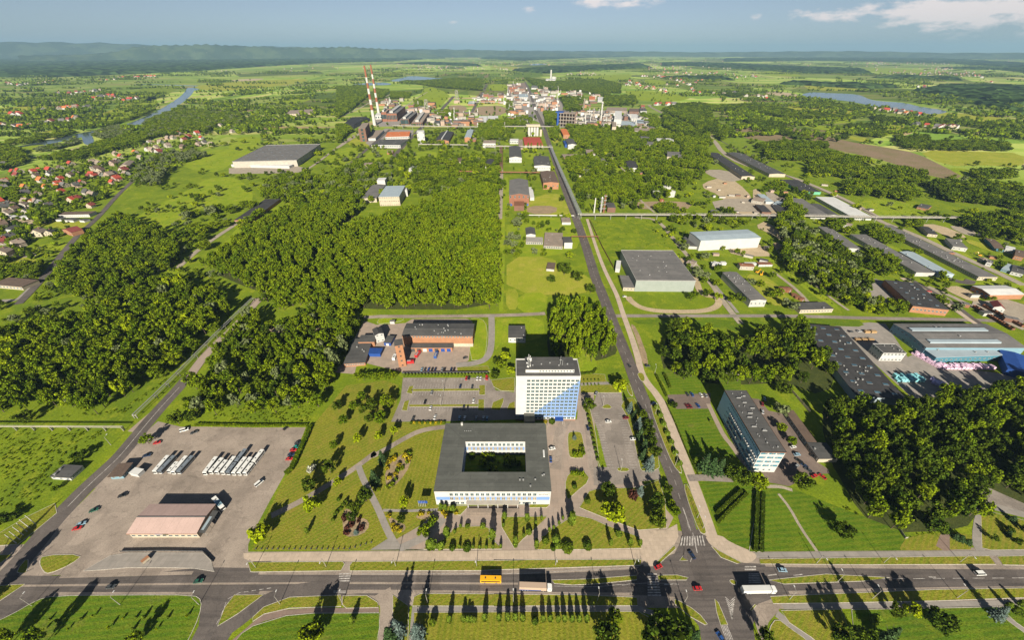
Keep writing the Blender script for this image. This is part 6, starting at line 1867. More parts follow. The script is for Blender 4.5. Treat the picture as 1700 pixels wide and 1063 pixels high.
for tk in '0,400r 40,430k 95,440b 150,415t 170,455k 60,470t 210,400o 20,540b 120,655t 20,640m 70,620k 250,590t 310,585k 40,710t'.split():
	a_,b_=tk[:-1].split(',')
	house(gp(float(a_)/3.6644,230+float(b_)/3.6644),tk[-1],rh.choice(['house_wall','cream_wall']),'near',rh.uniform(.8,1.15),rh.uniform(-.5,.3),True,rh.randrange(2))
	# huts and cabins that fill the yards of the industrial estate
for zk,x0,y0,x1,y1,cnt in(('B4',0,420,230,590,16),('E7',700,60,1455,520,16),('E8',180,20,760,180,12),('E8',0,440,560,680,12),('B3',1330,380,1640,560,12),('E7',860,640,1455,1000,10),('B4',150,340,760,580,10),('B3',560,200,1000,360,12)):
	for i in range(cnt):
		p=W1('%s %f,%f'%(zk,rw.uniform(x0,x1),rw.uniform(y0,y1)))
		mw,mr=works_block(rw.randrange(24))
		if any(abs(p.x-f[0].x)<60 and abs(p.y-f[0].y)<90 and min(q.x for q in f)-4<p.x<max(q.x for q in f)+4 and min(q.y for q in f)-4<p.y<max(q.y for q in f)+4 for f in FOOT):
			continue
		t=thing('yard_hut','small flat-roofed hut in the yards of the right-hand industrial estate','hut',p,rw.choice((0,-.5))+rw.uniform(-.1,.1),'huts of the right-hand industrial estate',(rw.uniform(4,11),rw.uniform(3,6),rw.uniform(2.4,4)))
		link('wall',mw,t)
		link('roof',mr,t)
		FOOT.append([p+Vector((dx*6,dy*5,0))for dx,dy in((-1,-1),(1,-1),(1,1),(-1,1))])
		# farther villages: one mass of tiny houses
def far_villages():
	r=np.random.default_rng(4)
	mb=MB()
	spots=[(r.uniform(120,340),r.uniform(83,93))for _ in range(170)]+[(r.uniform(190,400),r.uniform(76,81))for _ in range(70)]
	spots+=[(r.uniform(0,1700),r.uniform(93,118))for _ in range(230)]
	cl=[(r.uniform(600,1700),r.uniform(95,125))for _ in range(26)]
	for cx_,cy_ in cl:
		spots+=[(cx_+r.normal(0,26),cy_+r.normal(0,1.6))for _ in range(22)]
	for x,y in spots:
		if y<86:
			y=86+(y%1)
		p=gp(x,y)
		w=r.uniform(7,13)*(1+p.y/20000)
		z=5.5*(1+p.y/20000)
		m=int(r.integers(0,2))
		mb.box(p.x-w/2,p.y-w/2,0,p.x+w/2,p.y+w/2,z,m)
		mb.poly([(p.x-w*.55,p.y-w*.55,z*.95),(p.x+w*.55,p.y-w*.55,z*.95),(p.x+w*.5,p.y,z*1.5),(p.x-w*.5,p.y,z*1.5)],2+int(r.integers(0,3)))
		mb.poly([(p.x+w*.55,p.y+w*.55,z*.95),(p.x-w*.55,p.y+w*.55,z*.95),(p.x-w*.5,p.y,z*1.5),(p.x+w*.5,p.y,z*1.5)],2)
	o=link('far_houses',mb.mesh('far_houses',['house_wall','cream_wall','red_roof','grey_roof','tan_roof']))
	tag(o,'scattered tiny houses of the hazy villages near the horizon','houses',None,'stuff')
far_villages()
# ---------------------------------------------------------------- trees
def ico(sub):
	bm=bmesh.new()
	bmesh.ops.create_icosphere(bm,subdivisions=sub,radius=1.0)
	v=np.array([x.co[:]for x in bm.verts])
	f=np.array([[q.index for q in t.verts]for t in bm.faces])
	bm.free()
	return v,f
ICO1,ICO2=ico(1),ico(2)
class Leafy:
	"""crown mesh: dark inner hulls with many small leaf-clump faces spread over and through them"""
	def __init__(self,seed):
		self.r=np.random.default_rng(seed)
		self.v,self.f,self.t=[],[],[]
		self.n=0
	def hull(self,c,rad,sub=1,tint=.05,jag=.2):  # the low tint paints shade inside the crown into the leaf colour
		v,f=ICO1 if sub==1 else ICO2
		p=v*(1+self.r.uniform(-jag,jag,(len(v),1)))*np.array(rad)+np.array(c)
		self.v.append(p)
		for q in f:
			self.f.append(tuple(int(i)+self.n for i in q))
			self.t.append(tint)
		self.n+=len(p)
	def cards(self,P,Nn,size,asp=1.0,t0=.2,t1=1.0):
		r=self.r
		m=len(P)
		Nn=Nn+r.normal(0,.45,(m,3))
		Nn/=np.linalg.norm(Nn,axis=1,keepdims=True)
		a=np.cross(Nn,r.normal(0,1,(m,3)))
		a/=np.linalg.norm(a,axis=1,keepdims=True)+1e-9
		b=np.cross(Nn,a)
		s=size*r.uniform(.6,1.25,(m,1))
		q=np.stack([P-a*s-b*s*asp*.5,P+a*s*.4-b*s*asp,P+a*s+b*s*asp*.3,P-a*s*.3+b*s*asp],1)
		q+=r.normal(0,.12,q.shape)*s[:,None]
		self.v.append(q.reshape(-1,3))
		tt=r.uniform(t0,t1,m)
		for i in range(m):
			k=self.n+4*i
			self.f.append((k,k+1,k+2,k+3))
			self.t.append(float(tt[i]))
		self.n+=4*m
	def lobes(self,cs,rs,per,size,hull=.74,sub=1,asp=1.0):
		cs,rs=np.array(cs,float),np.array(rs,float)
		for i in range(len(cs)):
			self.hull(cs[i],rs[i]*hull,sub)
			d=self.r.normal(0,1,(per,3))
			d/=np.linalg.norm(d,axis=1,keepdims=True)
			rr=rs[i]*self.r.uniform(.74,1.20,(per,1))
			P=cs[i]+d*rr
			keep=np.ones(per,bool)
			for j in range(len(cs)):
				if j!=i:
					keep&=(((P-cs[j])/(rs[j]*.86))**2).sum(1)>1
			self.cards(P[keep],d[keep],size,asp)
	def mesh(self,name,mat,trunk=None):
		v=np.concatenate(self.v)
		f=list(self.f)
		t=list(self.t)
		mats=[mat]
		mi=[0]*len(f)
		verts=[tuple(x)for x in v]
		if trunk is not None:
			b=len(verts)
			verts+=trunk.v
			f+=[tuple(i+b for i in q)for q in trunk.f]
			t+=[.5]*len(trunk.f)
			mi+=[1]*len(trunk.f)
			mats.append('bark')
		me=bpy.data.meshes.new(name)
		me.from_pydata(verts,[],f)
		for m in mats:
			me.materials.append(MATS[m])
		me.polygons.foreach_set('material_index',mi)
		at=me.attributes.new('tint','FLOAT','FACE')
		at.data.foreach_set('value',np.array(t,dtype=np.float32))
		me.update()
		return me
def trunk_mb(h,r,seed,limbs=4):
	rr=random.Random(seed)
	mb=MB().tube((0,0,-.4),(0,0,h*.45),r,r*.7,7,0,False).tube((0,0,h*.45),(rr.uniform(-.4,.4),rr.uniform(-.4,.4),h*.8),r*.7,r*.25,6)
	for k in range(limbs):
		a=k*6.28/limbs+rr.uniform(-.4,.4)
		z=h*rr.uniform(.3,.5)
		mb.tube((0,0,z),(math.cos(a)*h*.2,math.sin(a)*h*.2,z+h*.26),r*.42,r*.14,5)
	return mb
def broad(seed,H=15.0,rad=5.0,n=26,per=46,size=.42,flat=1.0,low=.22):
	r=np.random.default_rng(seed)
	L=Leafy(seed)
	cs,rs=[(0,0,H*.62)],[(rad*.62,rad*.62,H*.26*flat)]
	for k in range(n):
		a=k*2.399+r.uniform(-.3,.3)
		z=r.uniform(low+.1,.84)
		ring=rad*.72*math.sqrt(max(0.15,1-((z-.55)/.42)**2))*r.uniform(.8,1.15)
		q=rad*r.uniform(.16,.34)
		cs.append((math.cos(a)*ring,math.sin(a)*ring,H*z))
		rs.append((q,q,q*r.uniform(.85,1.1)))
	L.lobes(cs,rs,per,size)
	return L
def poplar(seed,H=22.0,rad=3.0):
	r=np.random.default_rng(seed)
	L=Leafy(seed)
	cs,rs=[],[]
	for k in range(8):
		z=.22+.75*k/8
		q=rad*(1-abs(z-.5)*.9)*.72
		cs.append((r.uniform(-.5,.5)*rad*.5,r.uniform(-.5,.5)*rad*.5,H*z))
		rs.append((q,q,H*.10))
	L.lobes(cs,rs,70,.55)
	return L
def spruce(seed,H=15.0,rad=3.6,tiers=15):
	r=np.random.default_rng(seed)
	L=Leafy(seed)
	for k in range(tiers):
		f=k/tiers
		z=H*(.06+.92*f)
		q=rad*(1-f)**.9+.15
		m=max(6,int(20*(1-f)+5))
		for i in range(m):
			a=i*6.283/m+r.uniform(-.3,.3)
			ext=q*r.uniform(.72,1.12)
			ss=np.linspace(.35,1,4)
			P=np.stack([np.cos(a)*ext*ss,np.sin(a)*ext*ss,z-ext*ss*.28],1)
			Nn=np.tile([math.cos(a)*.5,math.sin(a)*.5,.8],(4,1))
			L.cards(P,Nn,.42+.1*(1-f),.8)
	for k in range(5):
		f=k/5
		L.hull((0,0,H*(.15+.75*f)),(rad*.62*(1-f)+.2,rad*.62*(1-f)+.2,H*.13),1,.05)
	return L
def column(seed,H=6.0,rad=.9,egg=1.0):
	L=Leafy(seed)
	L.hull((0,0,H*.5),(rad*.84,rad*.84,H*.49),2,.4,.08)
	r=L.r
	m=150
	u=r.uniform(-.98,.98,m)
	a=r.uniform(0,6.283,m)
	q=np.sqrt(1-u**2)*(1-.25*egg*u)
	d=np.stack([np.cos(a)*q,np.sin(a)*q,u],1)
	P=d*np.array([rad*.92,rad*.92,H*.5])+np.array([0,0,H*.5])
	L.cards(P,d,rad*.22+.08)
	return L
def bush(seed,rad=2.0,H=2.2,n=5):
	r=np.random.default_rng(seed)
	L=Leafy(seed)
	cs=[(r.uniform(-.5,.5)*rad,r.uniform(-.5,.5)*rad,H*r.uniform(.35,.55))for _ in range(n)]
	rs=[(rad*r.uniform(.45,.65),)*2+(H*.42,)for _ in range(n)]
	L.lobes(cs,rs,40,.34)
	return L
def far_tree(seed):
	r=np.random.default_rng(seed)
	L=Leafy(seed)
	for k in range(4):
		a=k*2.1+r.uniform(-.3,.3)
		L.hull((math.cos(a)*2.0,math.sin(a)*2.0,r.uniform(5.5,9.5)),(r.uniform(2.4,3.4),r.uniform(2.4,3.4),r.uniform(2.6,3.8)),1,float(r.uniform(.2,.9)),.28)
	L.hull((0,0,5),(3,3,4.5),1,.1,.25)
	d=r.normal(0,1,(36,3))
	d/=np.linalg.norm(d,axis=1,keepdims=True)
	L.cards(d*np.array([4.4,4.4,4.6])+np.array([0,0,7.5]),d,.9)
	return L
KINDS={}
for k_ in range(6):
	L_=broad(100+k_,15,4.6+.25*(k_%3),22+k_*2)
	KINDS['leaf%d'%k_]=(L_,'leaf',15.0,5.0)
for k_ in range(2):
	KINDS['dark%d'%k_]=(broad(140+k_,14,5.0,26,46,.42,1.0,.18),'leaf_dark',14.0,5.0)
	KINDS['lime%d'%k_]=(broad(150+k_,11,5.2,12,80,.55,.95,.12),'leaf_lime',11.0,5.2)
	KINDS['willow%d'%k_]=(broad(160+k_,11,5.0,9,70,.6,1.0,.1),'leaf_willow',11.0,5.0)
	KINDS['poplar%d'%k_]=(poplar(170+k_),'leaf',22.0,3.0)
	KINDS['spruce%d'%k_]=(spruce(180+k_),'needle',15.0,3.6)
	KINDS['blue%d'%k_]=(spruce(190+k_,14,3.8),'needle_blue',14.0,3.8)
	KINDS['thuja%d'%k_]=(column(200+k_),'thuja',6.0,.9)
	KINDS['ball%d'%k_]=(column(210+k_,2.2,1.25,0),'thuja',2.2,1.25)
	KINDS['darkball%d'%k_]=(column(215+k_,2.2,1.3,0),'leaf_dark',2.2,1.3)
	KINDS['bush%d'%k_]=(bush(220+k_),'leaf',2.2,2.0)
	KINDS['gold%d'%k_]=(bush(230+k_,1.5,1.3,4),'leaf_gold',1.3,1.5)
	KINDS['plum%d'%k_]=(bush(240+k_,1.6,1.8,4),'leaf_plum',1.8,1.6)
	KINDS['white%d'%k_]=(bush(245+k_,2.2,3.2,5),'leaf_white',3.2,2.2)
CROWN,TRUNK={},{}
for k_,(L_,m_,H_,R_)in KINDS.items():
	CROWN[k_]=L_.mesh('crown',m_)
	tb_=trunk_mb(H_,max(.05,H_*.02),hash(k_)%97 if False else len(k_)*7+ord(k_[-1]),4 if H_>8 else 0)
	TRUNK[k_]=tb_.mesh('trunk','bark')
def tree(kind,p,H,rad=None,label=None,group=None,name='tree',cat='tree',rng=random.Random(9)):
	L,m,H0,R0=KINDS[kind]
	s=H/H0
	sx=(rad/R0)if rad else s
	t=thing(name,label,cat,p,rng.uniform(0,6.28),group,(sx,sx,s))
	link('crown',CROWN[kind],t)
	link('trunk',TRUNK[kind],t)
	return t
	# ---- woods: the trees one can pick out become things, the rest of each wood one mass
def inside(p,poly):
	c=False
	j=len(poly)-1
	for i in range(len(poly)):
		a,b=poly[i],poly[j]
		if(a[1]>p[1])!=(b[1]>p[1])and p[0]<(b[0]-a[0])*(p[1]-a[1])/(b[1]-a[1])+a[0]:
			c=not c
		j=i
	return c
LINES=[]
for s_,w_ in((AV,11),('C1 1632,60 1570,140 1480,240 1380,330 1290,420 1210,520 1130,620 1000,760 860,900',9),('B1 110,1010 200,920 280,830 380,700 480,580 590,490 700,360 800,265',7),('B1 1080,790 1180,700 1300,610 1440,520 1500,470',7),
('P 905,521 850,524 720,526 600,526',6),('P 1022,525 1100,525 1216,525 1312,525 1441,529 1581,531 1720,535',6),('E1 600,1060 760,880 900,740 1000,640 1130,530 1260,400',10),('P 580,272 E1 170,1060 330,920 470,800 620,670',8),
('P 1088,175 E3 940,380 1150,490 1400,610 1700,740 B3 1500,250 B4 200,330 400,410 600,500 780,600 E7 60,20 500,190 800,340 1100,470 1455,640',12)):
	LINES.append((W(s_),w_))
RIV=river_pts()
SEG=[(a.x,a.y,b.x-a.x,b.y-a.y,w,min(a.x,b.x)-w,max(a.x,b.x)+w,min(a.y,b.y)-w,max(a.y,b.y)+w)for pts,w in LINES+[(RIV,36)]for a,b in zip(pts,pts[1:])]
CELLS={}
for f_ in FOOT:
	f_=[(q.x,q.y)for q in f_]
	xs_,ys_=[q[0]for q in f_],[q[1]for q in f_]
	for i_ in range(int(min(xs_)//80),int(max(xs_)//80)+1):
		for j_ in range(int(min(ys_)//80),int(max(ys_)//80)+1):
			CELLS.setdefault((i_,j_),[]).append(f_)
def clear_of(p,lines=True):
	x,y=p.x,p.y
	for f in CELLS.get((int(x//80),int(y//80)),()):
		if inside((x,y),f):
			return False
	if lines:
		for ax,ay,dx,dy,w,x0,x1,y0,y1 in SEG:
			if x0<x<x1 and y0<y<y1:
				l2=dx*dx+dy*dy
				t=max(0,min(1,((x-ax)*dx+(y-ay)*dy)/l2))if l2>1e-9 else 0
				if(x-ax-dx*t)**2+(y-ay-dy*t)**2<w*w:
					return False
	return True
def scatter(s,spacing,fill=1.0,seed=1,lines=True):
	poly=[(q.x,q.y)for q in(W(s)if isinstance(s,str)else s)]
	r=random.Random(seed)
	xs,ys=[q[0]for q in poly],[q[1]for q in poly]
	out=[]
	y=min(ys)
	row=0
	while y<max(ys):
		x=min(xs)+(spacing/2 if row%2 else 0)
		while x<max(xs):
			p=Vector((x+r.uniform(-.36,.36)*spacing,y+r.uniform(-.36,.36)*spacing,0))
			hole=math.sin(x*.045+seed)*math.sin(y*.05+seed*2)+.4*math.sin(x*.11+y*.08)
			if r.random()<fill and(fill>.75 or hole<1.1*fill)and inside((p.x,p.y),poly)and clear_of(p,lines):
				out.append(p)
			x+=spacing
		y+=spacing*.87
		row+=1
	return out
rt=random.Random(31)
BR=['leaf0','leaf1','leaf2','leaf3','leaf4','leaf5']
# (outline, spacing m, fill, height range, kinds, label, group)
WOODS=[
('P 522,500 560,513 826,515 828,470 828,350 826,318 770,312 720,345 650,362 600,372 545,405 520,455',8.8,.97,(13,20),BR,'broadleaf tree in the dense plantation behind the fire station','trees of the dense plantation'),
('P 20,688 170,690 240,640 330,566 402,506 300,474 205,482 150,535 0,560 -90,590 -90,690',9.4,.96,(14,21),BR+BR+['dark0','willow1','lime0'],'broadleaf tree in the wood between the left road and the village','trees of the left wood'),
('P 90,470 130,500 180,500 245,470 300,436 300,400 262,385 200,362 160,392 120,432',10.5,.85,(13,18),BR+['dark1'],'broadleaf tree in the wood beside the left village road','trees of the village wood'),
('P 340,447 430,486 490,497 515,455 540,402 600,350 560,348 480,352 420,385',8.6,.94,(15,19),BR,'broadleaf tree in the wood between the track and the plantation','trees of the track wood'),
('P 300,668 330,690 520,690 572,625 598,548 582,515 520,505 490,540 450,545 420,520 400,545 340,632',9.2,.9,(12,18),BR+['dark0','dark1','willow0'],'broadleaf tree in the wood above the coach yard','trees of the coach yard wood'),
('P 1395,795 1425,850 1470,885 1600,882 1625,850 1620,800 1720,850 1860,830 1860,660 1700,645 1560,665 1450,690 1375,655 1362,700 1380,770',9.4,.96,(14,22),['dark0','dark1','dark0','dark1','leaf0','leaf3'],'dark broadleaf tree in the wood behind the slab block','trees of the right wood'),
('P 1092,610 1135,632 1210,640 1300,636 1372,660 1392,610 1372,560 1330,548 1225,560 1110,548',9.6,.72,(13,19),['dark0','dark1','leaf1','leaf2'],'broadleaf tree in the grove between the cross road and the slab block','trees of the cross road grove'),
('P 912,600 960,606 1020,592 1026,578 995,525 925,518 907,560',7.4,.95,(20,26),['poplar0','poplar1','leaf1','leaf4'],'tall poplar in the clump behind the office tower','poplars behind the office tower'),
('P 1300,445 1350,480 1400,505 1440,520 1442,480 1420,435 1345,392 1322,362 1292,385',9.5,.85,(12,18),['dark0','dark1','leaf0','leaf2','willow0'],'broadleaf tree in the strip wood among the barracks','trees of the barrack wood'),
('P 700,345 828,312 832,262 770,262 700,268 640,270 690,300',11,.6,(11,16),BR+['dark0'],'broadleaf tree around the works houses left of the avenue','trees of the works gardens'),
('P 948,300 962,335 1048,345 1110,330 1170,300 1180,262 1160,232 1090,220 1040,214 965,218 945,258',10.5,.5,(11,17),BR+['dark1'],'broadleaf tree in the grove right of the avenue','trees of the avenue grove'),
('P 425,330 540,352 600,345 640,330 612,300 640,272 590,272 540,300 500,292 440,305',10,.72,(12,17),BR+['willow1'],'broadleaf tree near the woodland office','trees by the woodland office'),
('P 222,305 262,312 290,275 345,260 310,250 262,262 232,282',11,.75,(10,15),['willow0','willow1','leaf0'],'grey-green willow on the meadow by the left village','willows of the left meadow'),
('P 290,400 350,420 420,370 480,330 420,330 380,350 320,340 300,372',16,.45,(10,15),BR+['willow0'],'broadleaf tree scattered over the left meadow','scattered trees of the left meadow'),
]
near_pts,mass_pts=[],[]
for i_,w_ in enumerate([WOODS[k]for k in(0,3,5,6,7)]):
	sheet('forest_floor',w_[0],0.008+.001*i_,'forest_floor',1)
for i_,(s_,sp_,fl_,(h0,h1),ks,lb,gr)in enumerate(WOODS):
	for p in scatter(s_,sp_,fl_,50+i_):
		near_pts.append((p,rt.uniform(h0,h1),rt.choice(ks),lb,gr,sp_))
near_pts.sort(key=lambda q:q[0].y+abs(q[0].x)*.15)
def seen(p):
	"""does a point at crown height fall inside the photograph?"""
	z=p.y*CP+(CAM_H-12)*SP
	if z<=1:
		return False
	x=CX+F_PX*p.x/z
	y=CY+F_PX*((CAM_H-12)*CP-p.y*SP)/z
	return-10<x<1710 and-10<y<1075
N_ONE=285
count=0
for(p,H,k,lb,gr,sp_)in near_pts:
	if count<N_ONE and seen(p):
		tree(k,p,H*rt.uniform(.8,1.12),sp_*.46*rt.uniform(.8,1.4)*(.8 if 'poplar' in k else 1.0),lb,gr,'forest_tree')
		count+=1
	else:
		mass_pts.append((p,H/KINDS[k][2],sp_*.54*rt.uniform(.75,1.3)/KINDS[k][3]if 'poplar' not in k else H/22,k))
		# more distant belts, groves and hedgerows
BELTS=[('P 432,498 470,520 515,508 585,522 600,514 535,498 515,470 495,492 440,484',9,.95,15,BR+['dark0']),('P 165,692 245,648 335,572 404,512 396,506 300,560 200,640',10,.45,11,BR),('F3 560,380 640,290 760,230 900,190 980,150 1130,170 1400,190 1661,200 1661,330 1400,330 1300,400 1100,400 880,440 700,460 600,500',11,.9,14,BR+['dark0','willow0']),
('F3 0,560 200,500 440,440 600,500 560,560 300,590 100,640 0,650',11,.85,12,BR+['dark0']),('F3 20,440 100,380 300,330 540,340 420,420 150,490',10,.8,9,['willow0','willow1','leaf0']),
('F1 340,870 560,800 860,730 880,780 700,820 480,880',11,.75,9,['willow0','willow1','leaf2']),('F1 100,980 130,860 250,860 300,960',12,.9,14,BR),('F1 420,960 700,890 950,850 1300,760 1450,700 1530,660 1530,760 1250,850 980,930 700,981',11,.85,12,BR+['dark0']),
('F1 0,790 200,740 430,700 640,660 860,640 860,660 600,720 400,770 200,790 0,820',11,.7,10,BR),('F1 940,580 1000,560 1320,530 1500,470 1640,420 1640,440 1350,550 1100,610 980,620',12,.7,10,BR),
('B1 0,560 130,590 180,640 0,650',10,.8,9,BR),('B1 0,760 60,760 230,800 240,850 0,830',10,.8,9,BR+['dark0']),('B1 60,330 130,330 130,380 60,390',10,.9,12,BR),('B1 0,60 140,80 170,150 0,200',12,.8,13,BR),
('E1 0,180 330,170 360,280 180,440 0,560',11,.95,15,['dark0','leaf0','leaf3']),('E1 0,640 120,640 180,700 0,840',11,.95,14,BR),('E1 430,200 620,220 560,300 440,330',12,.7,13,BR),('E1 640,240 860,250 850,310 620,310',12,.85,13,BR),
('E1 720,130 860,130 1100,170 1300,190 1700,220 1700,90 1400,80 1000,110 800,110',13,.9,15,['dark0','leaf1']),('E1 910,340 1000,350 1000,450 920,450',11,.8,13,BR),('E1 1150,470 1320,460 1330,510 1180,560',11,.85,13,BR),('E1 1360,470 1420,480 1400,560 1350,560',10,.8,12,BR),
('E2 110,610 300,590 400,600 390,770 320,800 120,790',11,.97,16,BR),('E2 410,560 640,540 740,560 640,640 420,640',11,.85,14,BR),('E2 430,350 510,360 500,480 440,500',11,.8,13,BR),('E2 870,490 1030,490 1040,640 900,640',11,.92,16,BR+['dark0']),
('E2 940,680 1040,680 1030,820 960,800',11,.85,15,BR),('E2 640,70 900,110 1300,120 1650,200 1650,300 1300,230 1000,220 800,180 700,120',14,.85,15,['dark0','leaf1']),('E2 1060,310 1330,300 1330,460 1130,460',13,.85,15,['dark0','leaf2']),('E3 430,300 800,290 830,390 430,400',13,.95,16,['dark0','leaf3']),
('E3 1150,450 1300,400 1560,380 1700,420 1700,690 1560,640 1350,560 1200,500',12,.92,16,['dark0','dark1','leaf0']),('E3 870,500 1080,540 1100,640 1000,680 880,560',11,.85,14,BR),('E3 0,640 240,650 540,660 800,690 1050,700 1400,760 1600,800 1650,1000 1400,1000 1300,830 1000,900 900,950 700,900 300,900 100,900',11,.55,15,BR+['dark0']),
('E3 0,100 400,90 640,150 640,250 430,250 0,220',14,.75,14,['dark0','leaf1']),
('B4 20,155 200,140 440,150 450,185 250,190 30,185',11,.92,14,['dark0','dark1','leaf0']),('B4 60,200 400,200 680,250 640,290 350,260 70,240',11,.9,15,['dark0','leaf1','leaf4']),('B4 310,270 480,270 660,300 900,310 1050,340 1000,380 700,380 340,330',11,.9,15,['dark0','leaf1','leaf2']),
('B4 540,400 660,380 900,400 1000,470 940,500 700,470 560,460',11,.85,15,BR+['dark0']),('B4 880,360 1060,360 1060,400 900,390',10,.9,11,['dark0','leaf3']),('B4 1060,390 1260,390 1640,420 1649,560 1400,520 1150,500 1080,430',11,.9,15,['dark0','dark1','leaf2']),
('B4 1230,620 1500,580 1649,600 1649,760 1400,700 1260,650',10,.92,15,['dark0','leaf2']),('B4 1330,320 1560,320 1580,360 1340,360',11,.9,13,['dark0','leaf1']),('B4 860,120 960,110 1080,130 1060,145 880,150',11,.9,13,['dark0','leaf1']),('B4 900,160 1100,140 1550,170 1560,190 1200,190 920,180',11,.85,12,['dark0','leaf2']),
('B4 640,70 800,80 800,110 660,100',11,.85,13,['dark0','leaf2']),('B4 510,100 570,100 570,115 515,115',11,.9,11,['dark0']),('B4 0,30 200,70 240,110 60,60',12,.9,14,['dark0']),('B4 230,95 360,110 350,125 240,115',12,.6,8,BR),
('A3 160,500 480,500 680,540 930,550 920,560 600,560 400,530 180,520',15,.8,14,['dark0','leaf3']),('A3 380,570 560,590 620,640 500,630 420,600',13,.9,14,['dark0']),('A3 440,690 600,680 770,690 760,710 460,712',11,.92,14,['dark0','leaf3']),('A3 0,520 200,560 340,640 200,700 0,600',12,.8,15,['dark0','leaf0']),
('A3 640,480 800,490 1000,515 900,520 700,500',13,.85,12,['dark0','leaf3']),('A3 980,550 1140,570 1150,590 1000,580',13,.9,14,['dark0']),('A3 1140,560 1350,570 1700,600 1700,640 1400,590 1200,590',14,.6,13,['dark0','leaf3']),('A3 850,600 980,590 1060,630 960,640',13,.85,13,['dark0']),
('A3 1080,650 1240,650 1260,690 1120,690',12,.85,13,['dark0']),('A3 1250,680 1480,670 1640,690 1600,705 1300,700',11,.9,13,['dark0','leaf3']),('A3 240,440 420,440 340,460',14,.7,11,['dark0']),
('P 840,200 850,200 850,235 840,235',9,.5,10,BR),('B3 505,225 690,235 700,290 620,310 520,290',9,.8,12,BR),('B3 270,560 300,620 240,640 180,640',8,.6,10,['willow0','leaf2']),('B3 130,700 250,680 240,830 150,860',8,.5,9,['willow0','willow1','leaf2']),
('B3 1060,520 1200,530 1180,580 1050,570',8,.85,9,BR),('B3 640,370 960,350 980,420 860,480 700,500 600,450',9,.6,13,BR),('B3 1140,570 1500,560 1540,600 1150,640',9,.55,12,BR+['poplar0','dark0']),
('B4 80,390 180,400 200,440 100,440',10,.9,12,BR),('B4 180,480 320,480 330,560 240,700 130,680',9,.7,14,BR+['dark0']),('B4 420,620 560,640 600,700 480,680',9,.75,12,BR),('B4 660,660 880,680 920,740 800,760 700,720',9,.75,11,BR+['dark0']),
('E7 0,340 170,400 380,480 300,570 100,520 0,480',9,.85,13,BR+['dark0']),('E7 0,810 300,780 360,860 300,930 0,950',9,.75,12,['lime0']+BR),('E8 700,450 900,480 1180,620 1290,780 1100,860 900,700 700,640',9.5,.75,13,BR+['dark0','willow0']),('E8 1080,820 1240,800 1455,960 1455,1063 1250,980',9,.7,9,BR+['lime0']),
('E7 0,90 140,110 150,200 0,150',9,.8,11,['dark0','leaf0']),('E7 180,190 340,210 340,260 200,250',9,.8,11,['dark0','leaf0']),('E7 640,30 700,30 700,60 640,60',9,.8,11,BR),('E7 310,50 470,70 460,120 320,110',9,.7,11,BR),
('E8 430,780 620,900 640,990 520,1040',8,.5,10,BR)]
for i_,(s_,sp_,fl_,h_,ks)in enumerate(BELTS):
	for p in scatter(s_,sp_,fl_,200+i_,i_>30):
		k=rt.choice(ks)
		H=h_*rt.uniform(.75,1.2)
		mass_pts.append((p,H/KINDS[k][2],sp_*.6*rt.uniform(.85,1.3)/KINDS[k][3]if 'poplar' not in k else H/22,k))
def proto_collection(name,keys,farm=False):
	c=bpy.data.collections.new(name)
	for i,k in enumerate(keys):
		if farm:
			me=far_tree(300+i).mesh('far_crown','leaf_dark' if i%2 else 'leaf')
		else:
			L,m,H0,R0=KINDS[k]
			me=L.mesh('whole_tree',m,trunk_mb(H0,max(.05,H0*.02),i,3))
		o=bpy.data.objects.new('%02d_tree_source'%i,me)
		c.objects.link(o)
	return c
def instancer(name,pts,coll,label):
	"""one object: points with size, turn and variety, a tree set on each"""
	me=bpy.data.meshes.new(name)
	me.from_pydata([tuple(p[0])for p in pts],[],[])
	n=len(pts)
	r=np.random.default_rng(1)
	sc=np.array([(p[2],p[2],p[1])for p in pts],dtype=np.float32)
	a=me.attributes.new('tree_scale','FLOAT_VECTOR','POINT')
	a.data.foreach_set('vector',sc.ravel())
	a=me.attributes.new('turn','FLOAT_VECTOR','POINT')
	rot=np.zeros((n,3),dtype=np.float32)
	rot[:,2]=r.uniform(0,6.283,n)
	a.data.foreach_set('vector',rot.ravel())
	a=me.attributes.new('variety','INT','POINT')
	a.data.foreach_set('value',np.array([p[3]for p in pts],dtype=np.int32))
	o=link(name,me)
	tag(o,label,'trees',None,'stuff')
	ng=bpy.data.node_groups.new(name+'_nodes','GeometryNodeTree')
	ng.interface.new_socket('Geometry',in_out='INPUT',socket_type='NodeSocketGeometry')
	ng.interface.new_socket('Geometry',in_out='OUTPUT',socket_type='NodeSocketGeometry')
	N=ng.nodes.new
	gi,go=N('NodeGroupInput'),N('NodeGroupOutput')
	ci=N('GeometryNodeCollectionInfo')
	ci.inputs['Collection'].default_value=coll
	ci.inputs['Separate Children'].default_value=True
	ci.inputs['Reset Children'].default_value=True
	ip=N('GeometryNodeInstanceOnPoints')
	ip.inputs['Pick Instance'].default_value=True
	na=[]
	for nm,ty in(('tree_scale','FLOAT_VECTOR'),('turn','FLOAT_VECTOR'),('variety','INT')):
		q=N('GeometryNodeInputNamedAttribute')
		q.data_type=ty
		q.inputs['Name'].default_value=nm
		na.append(q)
	Lk=ng.links.new
	e2r=N('FunctionNodeEulerToRotation')
	Lk(na[1].outputs['Attribute'],e2r.inputs[0])
	Lk(gi.outputs[0],ip.inputs['Points'])
	Lk(ci.outputs[0],ip.inputs['Instance'])
	Lk(na[2].outputs['Attribute'],ip.inputs['Instance Index'])
	Lk(e2r.outputs[0],ip.inputs['Rotation'])
	Lk(na[0].outputs['Attribute'],ip.inputs['Scale'])
	Lk(ip.outputs[0],go.inputs[0])
	md=o.modifiers.new('trees','NODES')
	md.node_group=ng
	return o
